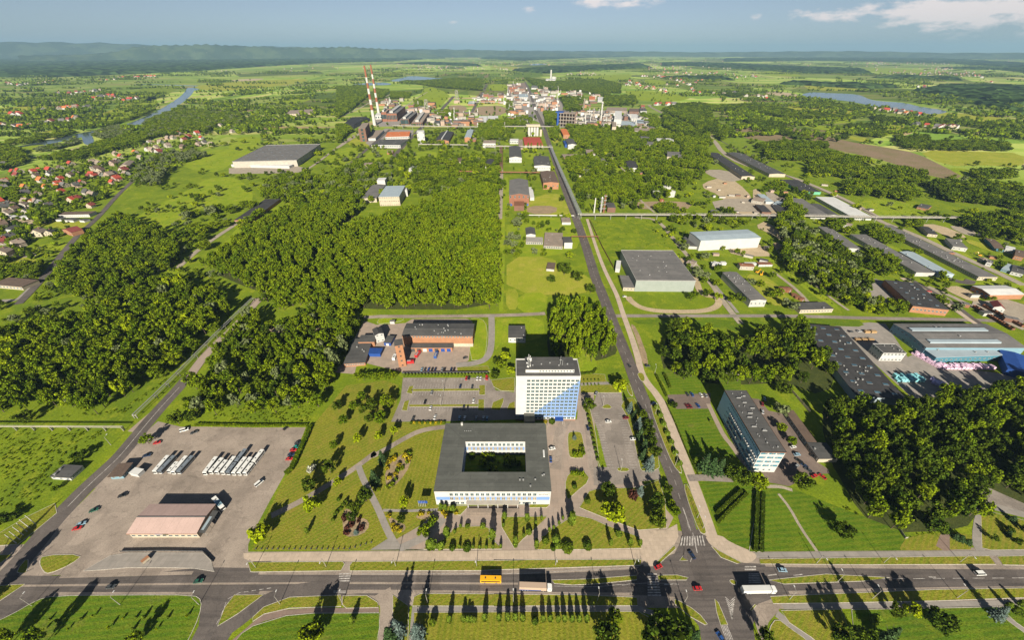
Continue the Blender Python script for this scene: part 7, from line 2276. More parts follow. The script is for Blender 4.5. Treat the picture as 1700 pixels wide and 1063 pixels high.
	# loose trees and bushes over the middle distance, kept off roads, yards and roofs
HB=[(min(q[0]for q in h),max(q[0]for q in h),min(q[1]for q in h),max(q[1]for q in h),h)for h in HARD]
def soft(p):
	return not any(x0<p.x<x1 and y0<p.y<y1 and inside((p.x,p.y),h)for x0,x1,y0,y1,h in HB)
rs_=np.random.default_rng(5)
for(x0_,y0_,x1_,y1_,n_,h0_,h1_,cl_)in((860,215,1180,350,150,5,13,4),(1120,300,1700,520,190,4,11,4),(1180,205,1700,330,150,5,13,5),(440,230,830,330,170,5,13,4),(220,280,480,460,90,4,12,4),
(840,260,960,480,50,4,10,3),(600,218,832,325,200,6,14,4),(640,200,850,245,60,6,13,3),(0,380,130,560,60,3,9,4),(130,440,420,520,50,4,9,3),(1090,345,1300,400,30,4,9,4),(560,150,860,230,80,6,13,4),(300,170,620,250,110,6,14,6)):
	for _ in range(n_):
		c_=gp(rs_.uniform(x0_,x1_),rs_.uniform(y0_,y1_))
		for _k in range(int(rs_.integers(1,cl_+1))):
			p=c_+Vector((rs_.normal(0,9),rs_.normal(0,7),0))
			if clear_of(p)and soft(p):
				k=str(rs_.choice(BR+['dark0','dark1','willow0','lime0']))
				H=rs_.uniform(h0_,h1_)
				mass_pts.append((p,H/KINDS[k][2],H/KINDS[k][2]*rs_.uniform(.95,1.4),k))
keys_=BR+['dark0','dark1','willow0','willow1','poplar0','poplar1','lime0']
kidx={k:i for i,k in enumerate(keys_)}
instancer('forest',[(p,sz,sx,kidx[k])for p,sz,sx,k in mass_pts],proto_collection('tree_sources',keys_),'broadleaf trees of the woods and belts farther off')
# tall weeds and low scrub that roughen the meadows
def weeds():
	r=np.random.default_rng(8)
	pts=[]
	for s,n in(('P 0,715 175,715 60,830 0,870',420),('C1 330,810 780,790 1000,620 1180,480 1230,440 1000,600 760,760',200),('C1 1330,830 1632,840 C2 350,840 420,740 300,700 C1 1380,760',240),('B3 670,610 1060,605 1220,790 850,785 760,770',260),
('P 60,530 130,500 200,480 150,530',90),('B1 810,500 1100,340 1400,240 1540,370 1250,420 980,570',200),('F3 740,680 1661,570 1400,790 1000,770',160),('E8 240,540 560,540 990,850 1200,1030 700,700',150),('E8 1040,680 1290,740 1455,1000 1250,1000',120),
('B4 600,490 900,480 1090,570 820,590',140),('B4 200,300 560,380 600,470 300,400',120),('B2 560,240 700,160 830,170 700,290',90),('P 1390,830 1480,890 1560,885 1600,885 1500,898 1420,870',60),('B4 1000,210 1640,210 1640,300 1200,280',160)):
		poly=[(q.x,q.y)for q in W(s)]
		xs,ys=[q[0]for q in poly],[q[1]for q in poly]
		m=0
		for _ in range(n*6):
			p=Vector((r.uniform(min(xs),max(xs)),r.uniform(min(ys),max(ys)),0))
			if inside((p.x,p.y),poly)and clear_of(p)and soft(p):
				z=r.uniform(.10,.38)
				pts.append((p,z*r.uniform(.6,1.3),z*r.uniform(.8,1.8),int(r.integers(0,2))))
				m+=1
				if m>=n:
					break
	instancer('undergrowth',pts,proto_collection('weed_sources',['bush0','bush1']),'tall weeds and low scrub on the rough meadows')
weeds()
# ---- the open country: hedgerows, copses and garden trees between the fields
def country():
	r=np.random.default_rng(77)
	pts=[]
	def add(x,y,n,sx,sy,ang,h=11):
		for _ in range(n):
			a,b=r.normal(0,sx),r.normal(0,sy)
			p=Vector((x+a*math.cos(ang)-b*math.sin(ang),y+a*math.sin(ang)+b*math.cos(ang),0))
			s=r.uniform(.6,1.35)*h/11
			pts.append((p,s,s*r.uniform(.9,1.3),int(r.integers(0,6))))
	lake=[[(q.x,q.y)for q in W(s)]for s in('A3 640,440 760,428 940,440 1140,478 1345,516 1335,536 1260,545 1000,505 760,470 680,462','E1 600,100 860,38 1390,70 1300,94 700,110','E1 150,145 520,113 640,130 400,152')]
	for k in range(1000):  # hedgerows and copses
		py=97+130*r.random()**1.5
		pxx=r.uniform(-150,1850)
		if 560<pxx<1150 and py>140:
			continue
		if pxx<620 and 88<py<118:
			continue
		p=gp(pxx,py)
		L=r.uniform(25,150)*(1+p.y/5000)
		if r.random()<.62:
			add(p.x,p.y,int(L/5),L/2,4+p.y/900,r.uniform(-.35,.35)+(0 if r.random()<.7 else.9),10)
		else:
			add(p.x,p.y,int(10+L/4),L/3,L/4.5,r.uniform(-.4,.4),12)
	for s_,n_,sp_,wh_ in LANES:  # garden trees among the houses
		q_=px(s_)
		for i in range(n_*5):
			k=r.integers(0,len(q_)-1)
			f=r.random()
			sp2=sp_/KEY[s_.split()[0]][2]*1.5
			x,y=q_[k][0]*(1-f)+q_[k+1][0]*f+r.normal(0,sp2),q_[k][1]*(1-f)+q_[k+1][1]*f+r.normal(0,sp2*.55)-.5
			if y>118:
				s=r.uniform(.45,.95)
				pts.append((gp(x,y),s,s*1.1,int(r.integers(0,6))))
	for i in range(1500):
		x,y=r.uniform(0,330),r.uniform(228,385)
		if y>385-x*.42+20 or y<300-x*.33:
			continue
		p=gp(x,y)
		if clear_of(p):
			s=r.uniform(.35,.85)
			pts.append((p,s,s*1.15,int(r.integers(0,6))))
	for i in range(260):
		x,y=r.uniform(0,110),r.uniform(300,480)
		p=gp(x,y)
		if clear_of(p)and r.random()<.5:
			s=r.uniform(.3,.7)
			pts.append((p,s,s*1.2,int(r.integers(0,6))))
	for i in range(420):  # single field trees
		p=gp(r.uniform(-100,1800),110+130*r.random()**1.5)
		s=r.uniform(.5,1.1)
		pts.append((p,s,s,int(r.integers(0,6))))
	for i in range(330):  # trees amid the chemical works
		x,y=r.uniform(690,1120),r.uniform(140,235)
		p=gp(x,y)
		if clear_of(p):
			s=r.uniform(.6,1.1)
			pts.append((p,s,s*1.1,int(r.integers(0,6))))
	good=[]
	for q in pts:
		if any(inside((q[0].x,q[0].y),l)for l in lake):
			continue
		if q[0].y<3200 and not clear_of(q[0]):
			continue
		good.append(q)
	instancer('countryside_trees',good,proto_collection('far_tree_sources',range(6),True),'hedgerow trees, copses and garden trees of the far plain')
country()
# ---- great woods at the horizon, seen as one canopy
def canopy(name,s,hgt,cell,seed,label):
	poly=[(q.x,q.y)for q in W(s)]
	r=np.random.default_rng(seed)
	xs,ys=np.array([q[0]for q in poly]),np.array([q[1]for q in poly])
	nx,ny=int((xs.max()-xs.min())/cell)+2,int((ys.max()-ys.min())/cell)+2
	idx={}
	V,Fc,T=[],[],[]
	inn={}
	for j in range(ny):
		for i in range(nx):
			x,y=xs.min()+i*cell+r.uniform(-.4,.4)*cell,ys.min()+j*cell+r.uniform(-.4,.4)*cell
			e=inside((x,y),poly)
			idx[(i,j)]=len(V)
			inn[(i,j)]=e
			V.append((x,y,hgt*r.uniform(.55,1.15)if e else.1))
	for j in range(ny-1):
		for i in range(nx-1):
			c=[(i,j),(i+1,j),(i+1,j+1),(i,j+1)]
			if any(inn[q]for q in c):
				Fc.append(tuple(idx[q]for q in c))
				T.append(float(r.uniform(0,1)))
	me=bpy.data.meshes.new(name)
	me.from_pydata(V,[],Fc)
	me.materials.append(MATS['forest_canopy'])
	at=me.attributes.new('tint','FLOAT','FACE')
	at.data.foreach_set('value',np.array(T,dtype=np.float32))
	tag(link(name,me),label,'forest',None,'stuff')
canopy('far_forest','P -300,126 0,127 90,128 180,124 300,119 420,111 520,105 640,102 700,98 620,94 520,93 430,94 300,95 100,93 -300,94',26,60,1,'dark great forest band beyond the left villages')
canopy('far_forest','A3 0,312 150,310 400,325 700,345 980,348 930,325 700,318 500,308 200,296 0,296',20,40,2,'dark forest strip on the far right plain')
canopy('far_forest','A2 850,330 1000,345 1250,330 1500,318 1450,300 1200,312 1000,318',20,45,3,'dark forest strip beyond the works')
canopy('far_forest','A3 1180,430 1300,450 1500,480 1750,500 1750,410 1500,405 1300,405',19,32,4,'dark forest on the right plain beyond the lake')
canopy('far_forest','A2 700,275 900,285 1150,272 1400,268 1350,256 1000,262 750,262',22,90,5,'hazy forest belt near the horizon beyond the works')
canopy('far_forest','A3 300,290 700,285 1000,290 1400,300 1750,330 1750,300 1300,275 700,272 300,275',22,80,6,'hazy forest belt near the right horizon')
canopy('far_forest','A3 1250,470 1480,490 1700,540 1700,520 1500,480 1350,465',16,28,8,'forest edge right of the right lake')
canopy('far_forest','A2 0,262 300,258 600,258 600,250 300,248 0,250',22,90,9,'hazy forest belt beyond the tall chimneys')
for i_,s_ in enumerate(('A3 560,395 760,405 900,415 1100,412 1080,402 800,392 600,386','A3 1000,365 1200,372 1400,378 1380,368 1150,358','A3 0,368 200,372 330,378 300,366 100,360','A2 300,300 520,305 700,312 680,302 450,292','A1 1100,310 1400,300 1690,290 1650,284 1300,292 1120,302','A3 500,262 900,258 1300,262 1250,254 800,250','A3 1300,320 1600,330 1750,345 1750,330 1500,318')):
	canopy('far_forest',s_,17,34+12*(i_ in(3,4,5)),20+i_,('thin tree belt beyond the right lake','thin tree belt before the right horizon villages','dark tree belt on the plain right of the works','dark tree belt beyond the far lake','dark tree belt beyond the river meadows','hazy tree belt right under the right horizon','thin tree belt at the far right edge')[i_])
	# ---------------------------------------------------------------- single trees and shrubs of the park and the verges
rp=random.Random(12)
def T(kind,s,H,label,rad=None,group=None,name=None,cat='tree',n2=2):
	k=kind+str(rp.randrange(n2))
	return tree(k,W1(s),H,rad,label,group,name or{'spruce':'spruce_tree','blue':'blue_spruce_tree','thuja':'thuja','ball':'ball_shrub','darkball':'ball_shrub','bush':'shrub','gold':'golden_shrub','plum':'plum_shrub','white':'flowering_shrub','poplar':'poplar_tree'}.get(kind,'broadleaf_tree'),cat)
def TL(s,H,label,rad=None):
	return tree('leaf%d'%rp.randrange(6),W1(s),H,rad,label,None,'broadleaf_tree')
T('lime','D2 55,505',12,'bright lime-green tree at the corner between the coach yard and the park',5.4)
T('lime','D2 335,345',11,'bright lime-green tree in the middle of the park lawn',5.2)
T('dark','D2 320,240',11,'dark tree above the lime-green tree in the park',4.4)
T('dark','D2 425,150',11,'dark tree by the park path above the white-flowering shrub',4.2)
T('white','D2 325,135',4,'white-flowering shrub at the upper edge of the park',3,cat='shrub')
T('lime','D2 465,215',5.5,'small lime-green tree between the dark park trees and the path',2.8)
T('dark','D2 620,305',12,'tall dark tree at the fork of the park paths',4.6)
T('spruce','D2 670,205',14,'dark spruce just above the fork of the park paths')
T('spruce','D2 712,95',13,'dark spruce on the park path beside the striped lawn')
T('dark','D2 565,360',8,'dark bushy tree left of the park path below the fork',3.4)
T('dark','D2 545,400',6,'dark shrub by the plum-coloured bed',3,cat='shrub')
T('thuja','D2 300,478',5,'single slim thuja on the open park lawn',1.1,cat='shrub')
T('lime','D2 830,335',8,'pale green conical tree left of the low office block',3)
T('dark','D2 812,412',4,'dark flat shrub in the rose bed by the park path',2.6,cat='shrub')
T('blue','D2 565,480',4,'small blue spruce in the round park bed',1.6)
for i_,s_ in enumerate(('500,400','520,450','540,430','580,410','600,450','510,480')):
	T('plum','D2 '+s_,rp.uniform(1.6,2.6),'plum-coloured shrub in the round park bed',rp.uniform(1.5,2.4),'plum shrubs of the round park bed',cat='shrub')
for i_,s_ in enumerate(('740,95','765,80','735,130','800,110','850,80','830,60','780,160','745,180')):
	T('gold','D2 '+s_,rp.uniform(1.4,2.2),'yellow-leaved shrub in the bed beside the striped lawn',rp.uniform(1.4,2.4),'yellow shrubs beside the striped lawn',cat='shrub')
for i_,s_ in enumerate(('790,140','820,130','780,190','740,230','760,220','840,100','850,50','690,250')):
	T('bush','D2 '+s_,rp.uniform(1.6,3),'green shrub in the bed beside the striped lawn',rp.uniform(1.5,2.4),'green shrubs beside the striped lawn',cat='shrub')
for i_,s_ in enumerate(('765,435','785,455','800,470','770,460','745,385','920,375','960,372','1040,365','1055,385','1110,375')):
	T('gold','D2 '+s_,rp.uniform(1.0,1.6),'low yellow shrub in the beds by the office entrance',rp.uniform(1.1,1.8),'yellow shrubs by the office entrance',cat='shrub')
for i_,s_ in enumerate(('480,350','495,330','510,310','520,340','470,300','450,380','440,410','460,370')):
	T('darkball','D2 '+s_,rp.uniform(1.4,2.4),'dark round shrub in the loose row on the park lawn',rp.uniform(1,1.5),'dark shrubs on the park lawn',cat='shrub')
for i_,s_ in enumerate(('910,490','930,470','950,450','975,430','945,490','985,410')):
	T('bush','D2 '+s_,rp.uniform(2,3.4),'green shrub in the thick hedge beside the entrance path',rp.uniform(2,3),'shrubs of the entrance hedge',cat='shrub')
	# park north part
for s_,H_,k_,l_ in(('C2 515,1005',7,'leaf','round tree at the top left corner of the park'),('C2 665,968',7.5,'lime','lime-green tree, left of the pair below the striped lots'),('C2 795,950',7.5,'lime','lime-green tree, middle of the row left of the curved path'),
('C2 893,915',6.5,'lime','lime-green tree nearest the curved path start'),('C2 578,850',8,'leaf','round green tree below the coach yard wood'),('C2 812,845',11,'leaf','large green tree beside the lower end of the parking lot'),
('C2 700,780',9,'dark','dark tree left of the parking lot'),('C2 855,745',12,'leaf','tall tree touching the left side of the parking lot'),('C2 760,760',11,'dark','dark tree in the clump left of the parking lot'),
('C2 640,760',8,'leaf','tree at the left of the clump beside the parking lot'),('C2 690,700',8,'leaf','tree at the top of the clump beside the parking lot'),('C2 540,760',9,'dark','dark tree at the park edge under the coach yard wood'),('C2 735,840',8,'dark','low dark tree in front of the clump beside the parking lot')):
	if k_=='leaf':
		TL(s_,H_,l_,H_*.42)
	else:
		T(k_,s_,H_,l_,H_*.42)
for i_ in range(7):
	TL('C2 %d,%d'%(665+i_*38,570+(i_%2)*6),7.5,'tree of the short row, number %s from the left below the drill tower'%('one','two','three','four','five','six','seven')[i_],3.2)
for i_ in range(26):
	T('thuja','C2 %f,548'%(955+i_*21),2.6,'small thuja in the row between the fire station yard and the parking lot',.9,'thujas between fire station and parking lot',cat='shrub')
for i_ in range(13):
	T('gold' if i_%2 else 'darkball','C2 %f,846'%(1000+i_*17),1.5,'low shrub in the bed between the parking lot and the low office block',1.3,'shrubs at the lower edge of the parking lot',cat='shrub')
	# entrance lawns
for s_,H_,k_,r_,l_ in(('E6 860,645',7.5,'thuja',1.9,'tall pale thuja left of the entrance steps'),('E6 1095,660',7.5,'thuja',1.9,'tall pale thuja right of the entrance steps'),('E6 735,850',10,'thuja',2.6,'tall pointed thuja at the right end of the entrance lawn'),
('E6 265,815',9,'thuja',2.6,'tall pointed thuja at the left end of the entrance lawn'),('E6 975,925',10,'thuja',2.0,'pointed thuja at the tip of the triangular lawn'),('E6 1550,695',11,'thuja',2.8,'big pale thuja at the meeting of the plaza paths'),
('E6 1190,945',8,'thuja',1.7,'slim thuja at the left corner of the long front lawn'),('E6 105,935',7,'thuja',4.0,'broad cone-shaped evergreen beside the entrance path'),('E6 200,935',4.5,'ball',3.2,'broad round evergreen left of the entrance lawn'),
('E6 320,948',3.0,'darkball',2.4,'dark ball shrub at the lower left of the entrance lawn'),('E6 470,945',2.2,'darkball',3.2,'wide dark ball shrub at the lower edge of the entrance lawn'),('E6 1285,875',3.8,'darkball',2.9,'dark ball shrub beside the paired globe shrubs'),
('E6 1395,870',4.5,'ball',3.2,'large pale globe shrub of the front lawn'),('E6 1410,925',3.2,'ball',2.4,'smaller pale globe shrub in front of the large one'),('E6 1115,785',3.2,'ball',2.4,'globe shrub on the triangular lawn'),('E6 1512,950',3.0,'darkball',4.2,'very wide dark clipped shrub on the long front lawn'),
('E6 1365,955',2.2,'darkball',1.9,'small dark ball shrub at the kerb of the long front lawn'),('E6 478,722',2.6,'darkball',2.0,'ball shrub at the upper left of the entrance lawn'),('E6 638,720',2.8,'ball',2.2,'ball shrub at the upper right of the entrance lawn'),
('D3 510,555',3.0,'darkball',3.4,'wide dark clipped shrub in the middle of the long front lawn'),('D3 680,490',3.4,'ball',2.6,'globe shrub by the diagonal slab path'),('D3 510,310',3.2,'darkball',2.6,'round shrub at the corner of the triangular lawn by the drive'),('D3 440,230',2.6,'darkball',2.1,'round shrub on the kerbed island by the drive'),
('D3 425,410',9,'thuja',2.5,'pale thuja by the slab path crossing'),('D3 740,545',7,'thuja',1.8,'slim thuja near the right end of the long front lawn'),('D3 795,545',5.5,'thuja',1.6,'thuja at the right corner of the long front lawn'),('D3 635,545',6,'thuja',1.5,'slim thuja right of the wide clipped shrub'),
('D3 232,545',6.5,'thuja',1.6,'slim thuja at the left of the paired globe shrubs')):
	T(k_,s_,H_*(.82 if 'ball' in k_ else 1),l_,r_*.72,None,cat='shrub')
for s_ in('395,945','535,945','605,945','672,945','740,945','822,935','345,785','405,725','850,720','1060,820','1185,695','1245,645','1325,765','1368,745','1425,695','1465,645'):
	T('thuja','E6 '+s_,rp.uniform(2.6,4),'little slim thuja dotted along the entrance lawns',.8,'little thujas of the entrance lawns',cat='shrub')
for s_ in('205,545','250,550','310,560','330,555'):
	T('thuja','E6 '+s_,rp.uniform(5,7),'dark slim thuja of the group at the left front corner of the low office block',1.2,'thujas at the office corner',cat='shrub')
T('dark','D3 620,265',10,'dark tree behind the big lime-green tree',4.6)
T('lime','D3 645,390',10.5,'big brilliant lime-green tree on the triangular lawn',6.8)
T('dark','D3 880,330',10,'dark broad tree, upper of the two beside the avenue path',4.6)
T('dark','D3 885,425',11,'dark broad tree, lower of the two beside the avenue path',5.2)
T('plum','D3 755,290',8,'dark reddish conifer behind the triangular lawn',2.6)
T('blue','D3 795,265',9,'blue-green spruce behind the triangular lawn',2.6)
T('dark','D3 945,255',6,'low dark tree between the path and the avenue',3)
TL('D3 985,375',6,'green tree in the verge where the avenue path widens',3)
TL('D3 965,330',5,'small green tree in the verge above the wide path',2.4)
for i_,(s_,k_,H_)in enumerate((('F8 655,400','blue',11),('F8 700,470','spruce',10),('F8 740,570','blue',12),('F8 755,690','spruce',13),('F8 800,800','spruce',12),('F8 790,890','spruce',11),('F8 855,985','blue',14))):
	T(k_,s_,H_,'%s spruce, number %s from the top of the row beside the avenue parking lot'%('blue' if k_=='blue' else 'dark green',('one','two','three','four','five','six','seven')[i_]))
for i_,(s_,r_)in enumerate((('F8 785,470',3.6),('F8 845,560',3.4),('F8 850,650',4.4),('F8 880,740',3.8),('F8 915,850',4.2))):
	T('dark',s_,8,'broadleaf tree, number %s from the top along the avenue kerb'%('one','two','three','four','five')[i_],r_)
T('dark','F8 230,375',9,'green tree at the top of the strip beside the office tower drive',5.0)
T('lime','F8 535,170',10.5,'lime-green tree at the avenue corner behind the parking lot',6.6)
for i_ in range(7):
	T('ball','F8 '+('930,365','975,448','1007,535','1045,635','1085,725','1130,838','1172,948')[i_],3,'round tree on the avenue island, number %s from the far end'%('one','two','three','four','five','six','seven')[i_],1.9)
for i_ in range(11):
	T('darkball','F8 %f,%f'%(215+i_*11,400+i_*50),1.8,'clipped shrub in the narrow strip beside the parking lot',1.2,'shrubs of the narrow strip',cat='shrub')
for i_ in range(10):
	T('thuja','F8 %f,%f'%(185+(i_%5)*38,78 if i_<5 else 125),1.6,'tiny thuja along the path behind the parking lot',.6,'tiny thujas behind the parking lot',cat='shrub')
T('blue','F8 85,680',4,'small blue spruce on the island in front of the office tower',1.6)
for s_ in('100,860','140,850','165,830','75,850','160,790'):
	T('bush','F8 '+s_,2.4,'green shrub at the lower end of the island before the office tower',2,'shrubs of the tower island',cat='shrub')
for s_ in('D3 430,160','D3 455,155','D3 480,160'):
	T('bush',s_,2.6,'green shrub on the kerbed island beside the drive',2.4,'shrubs of the drive island',cat='shrub')
T('darkball','E5 1150,650',2.8,'dark ball shrub left of the blue tower canopy',2.2,cat='shrub')
T('gold','E5 1095,650',2.2,'yellow shrub by the glazed link of the tower',1.8,cat='shrub')
# trees by the tower and the loop drive
for s_,H_,r_,k_,l_ in(('E5 700,180',10,5,'leaf','tall green tree left of the office tower'),('E5 790,230',8,4,'lime','pale tree touching the left side of the office tower'),('E5 650,250',6,4,'dark','round dark tree at the parking lot corner'),('E5 740,110',10,4.5,'lime','lime-green tree beside the loop drive'),('E5 660,130',6,3.5,'dark','dark shrubby tree at the loop drive')):
	if k_=='leaf':
		TL(s_,H_,l_,r_)
	else:
		T(k_,s_,H_,l_,r_)
		# bottom verge: thuja row, spruces and big trees
for i_,s_ in enumerate(('D2 1075,965','D2 1150,958','D2 1175,958','D2 1192,958','D2 1210,958','D2 1268,955','D2 1345,952','D2 1392,952','D2 1432,952','D2 1475,952','D3 75,955','D3 117,955','D3 155,957','D3 268,960','D3 307,957','D3 350,960','D3 385,960','D3 425,960','D3 463,960','D3 505,962')):
	T('thuja',s_,(6.5,5,4.5,4,2.8)[i_%5]if i_<5 else rp.uniform(5,7),'clipped thuja in the long row along the front path',1.25,'thujas along the front path',cat='shrub')
T('darkball','D3 224,965',3,'dark round bush inside the long thuja row',1.7,cat='shrub')
T('darkball','D2 985,975',3.4,'dark bush at the left end of the long thuja row',1.7,cat='shrub')
T('blue','D2 800,1030',17,'tall blue spruce at the bottom beside the side road',3.6)
T('spruce','D2 760,1075',17,'tall dark spruce at the bottom beside the side road',3.8)
T('blue','D2 905,1045',15,'blue spruce at the left end of the mown front lawn',3.8)
TL('D2 330,1070',13,'large tree at the bottom left beside the red path',5)
TL('D2 370,1030',8,'smaller tree leaning to the large tree at the bottom left',3.2)
T('thuja','D2 545,965',5,'slim young tree on the bottom lawn',1.4,cat='shrub')
T('dark','D3 600,1075',16,'big dark tree at the bottom beside the mown lawn',6)
TL('D3 650,960',10,'green tree above the big dark tree at the bottom',3.6)
T('dark','D3 890,1075',18,'great dark tree at the bottom before the crossing',8)
T('dark','D3 985,1075',15,'dark tree right of the great tree at the bottom',6)
T('spruce','F6 130,1000',9,'dark conifer between the great tree and the slip road',2.2)
T('spruce','F6 210,1050',10,'second dark conifer at the slip road',2.2)
T('dark','P 1262,1068',13,'tree at the bottom edge right of the junction',3.6)
for s_,k_,H_,r_,l_ in(('D4 560,1080','dark',14,4.5,'dark tree at the bottom right of the junction lawn'),('D4 690,1085','spruce',19,4,'tall spruce at the bottom right lawn'),('D4 650,965','thuja',7,2,'slim dark conifer above the tall bottom spruce'),('D4 760,925','dark',9,3.2,'dark tree, left of the pair beside the right front path'),('D4 850,920','lime',8,3.6,'pale green tree beside the right front path'),
('D4 985,985','dark',12,5.6,'broad dark tree on the right bottom lawn'),('D4 1320,935','blue',11,3.0,'blue spruce at the right end of the front path'),('D4 460,1070','dark',12,4.5,'dark tree at the bottom left of the right lawn'),('D4 1385,885','thuja',4.5,1.2,'slim conifer right of the blue spruce'),('D4 1450,872','thuja',4.5,1.2,'slim conifer near the right end of the front path'),
('D4 480,490','dark',10,5,'lone dark tree on the lawn below the slab block'),('D4 1440,910','darkball',2.0,2.4,'low dark bush at the right end of the front path')):
	T(k_,s_,H_,l_,r_,cat='tree' if H_>5 else 'shrub')
for s_ in('1305,520','1390,490','1435,535','1130,515','1170,535','1275,380','1412,410','1475,470','1100,505','1395,470'):
	T('dark' if int(s_[:4])%2 else 'spruce','D4 '+s_,rp.uniform(3.5,5),'low dark shrub on the right corner lawns',rp.uniform(1.6,2.6),'shrubs of the right corner lawns',cat='shrub')
	# saplings on the bottom left meadow
for s_ in('600,1005','730,1010','860,1010','245,1015','130,1015','375,1010','205,960','275,955','445,955','515,940','675,950','745,945','790,945','860,940','1025,940','920,945','320,965'):
	T('lime' if rp.random()<.5 else 'thuja','D1 '+s_,rp.uniform(1.6,2.8),'young sapling on the bottom left meadow',rp.uniform(.5,.8),'saplings of the bottom left meadow',cat='shrub')
TL('D1 250,1085',14,'tree at the bottom edge of the left meadow',3.2)
TL('D1 760,1085',9,'tree at the bottom edge below the saplings',3.0)
TL('D1 60,1090',11,'tree in the bottom left corner',4.0)
T('poplar','P -28,1010',20,'tall poplar just outside the left edge throwing a long shadow',5.5)
T('poplar','P -60,990',19,'second tall poplar outside the left edge',5.0)
# along the left road
TL('C1 940,975',9,'round tree between the left road and the coach yard',4.2)
T('dark','C1 1130,850',12,'dark tree at the top corner of the coach yard',5)
T('dark','C1 1225,830',9,'dark shrubby tree beside the coach yard hedge',4)
T('dark','C1 180,840',11,'dense dark tree at the corner above the meadow pipe',5.5)
T('willow','C1 480,740',11,'pale willow at the lower edge of the left wood',4.4)
T('dark','D1 450,75',7,'dense bush at the meadow edge beside the gatehouse',4.5)
TL('D1 315,245',4,'small tree in front of the gatehouse',2.2)
T('dark','D1 30,420',6,'dark bush at the left edge by the flagpoles',4)
T('dark','D1 90,400',4.5,'dark shrub at the meadow corner by the flagpoles',3)
# around the slab block
for s_,k_,H_,r_,l_ in(('E4 140,850','spruce',17,4.2,'tall dark spruce, left of the clump before the slab block'),('E4 200,880','spruce',16,4.2,'tall dark spruce, second of the clump before the slab block'),('E4 275,880','spruce',15,4.2,'tall dark spruce, third of the clump before the slab block'),('E4 370,930','dark',13,5,'dark tree between the spruces and the slab block corner'),
('E4 470,960','dark',12,6.0,'broad dark tree at the slab block corner'),('E4 600,1010','leaf',12,6.0,'broad green tree in front of the slab block gable'),('E4 1010,1000','dark',10,6.0,'broad dark tree below the slab block car park'),('E4 830,175','dark',12,6.2,'broad dark tree behind the far end of the slab block'),
('E4 815,370','willow',11,5.6,'grey-green tree beside the far car park of the slab block'),('E4 825,510','leaf',7,3.6,'small tree beside the slab block, upper one'),('E4 915,630','leaf',7,3.4,'small tree beside the slab block, lower one'),('E4 75,790','thuja',5,1.6,'slim dark conifer on the lawn by the avenue'),
('E4 205,430','thuja',2.2,.8,'tiny conifer on the lawn before the slab block'),('F8 1110,350','dark',4.5,3,'dark bush at the mouth of the side drive'),('E4 170,80','dark',12,6,'dark tree behind the lawn left of the slab block')):
	if k_=='leaf':
		TL(s_,H_,l_,r_)
	else:
		T(k_,s_,H_,l_,r_,cat='tree' if H_>4 else 'shrub')
		# avenue lawn trees
for s_,H_,r_,l_ in(('B3 500,940',17,8,'great dark tree on the avenue lawn'),('B3 580,980',14,6.5,'second great tree on the avenue lawn beside the road'),('B3 660,1050',11,5.5,'tree on the avenue lawn closest to the poplar clump'),('B3 420,990',10,5,'round tree left of the great avenue lawn tree'),('B3 485,495',13,5,'tree beside the avenue above the yellow plot'),
('B3 365,660',12,4,'tree behind the ruined hall'),('B3 400,640',10,3.5,'smaller tree behind the ruined hall'),('B3 490,675',8,4,'bush beside the white hut on the avenue'),('B3 560,690',9,4,'bush between the white hut and the avenue'),('B3 320,820',11,4.5,'willow in front of the ruined hall'),('B3 372,825',5,4,'dark bush in front of the ruined hall'),('B3 215,650',11,7,'broad grey-green tree left of the slate house')):
	T('dark' if 'dark' in l_ or 'great' in l_ else 'willow' if 'grey' in l_ or 'willow' in l_ else 'lime' if False else 'dark',s_,H_,l_,r_)
for i_ in range(4):
	T('poplar','E2 '+('685,900','720,905','797,900','833,905')[i_],17,'slim poplar before the bright red roof, number %s from the left'%('one','two','three','four')[i_],2.6)
	# courtyard shrubs
o_,w_,d_,xa_,xb_,ya_,yb_=COURT
for i_ in range(14):
	p_=Vector((o_.x+xa_+(xb_-xa_)*rp.uniform(.06,.94),o_.y+ya_+(yb_-ya_)*rp.uniform(.35,.93),0.2))
	tree(rp.choice(['bush0','bush1','darkball1','darkball0','leaf2']),p_,rp.uniform(2,4.5),None,'shrub inside the shaded courtyard','courtyard shrubs','shrub','shrub')
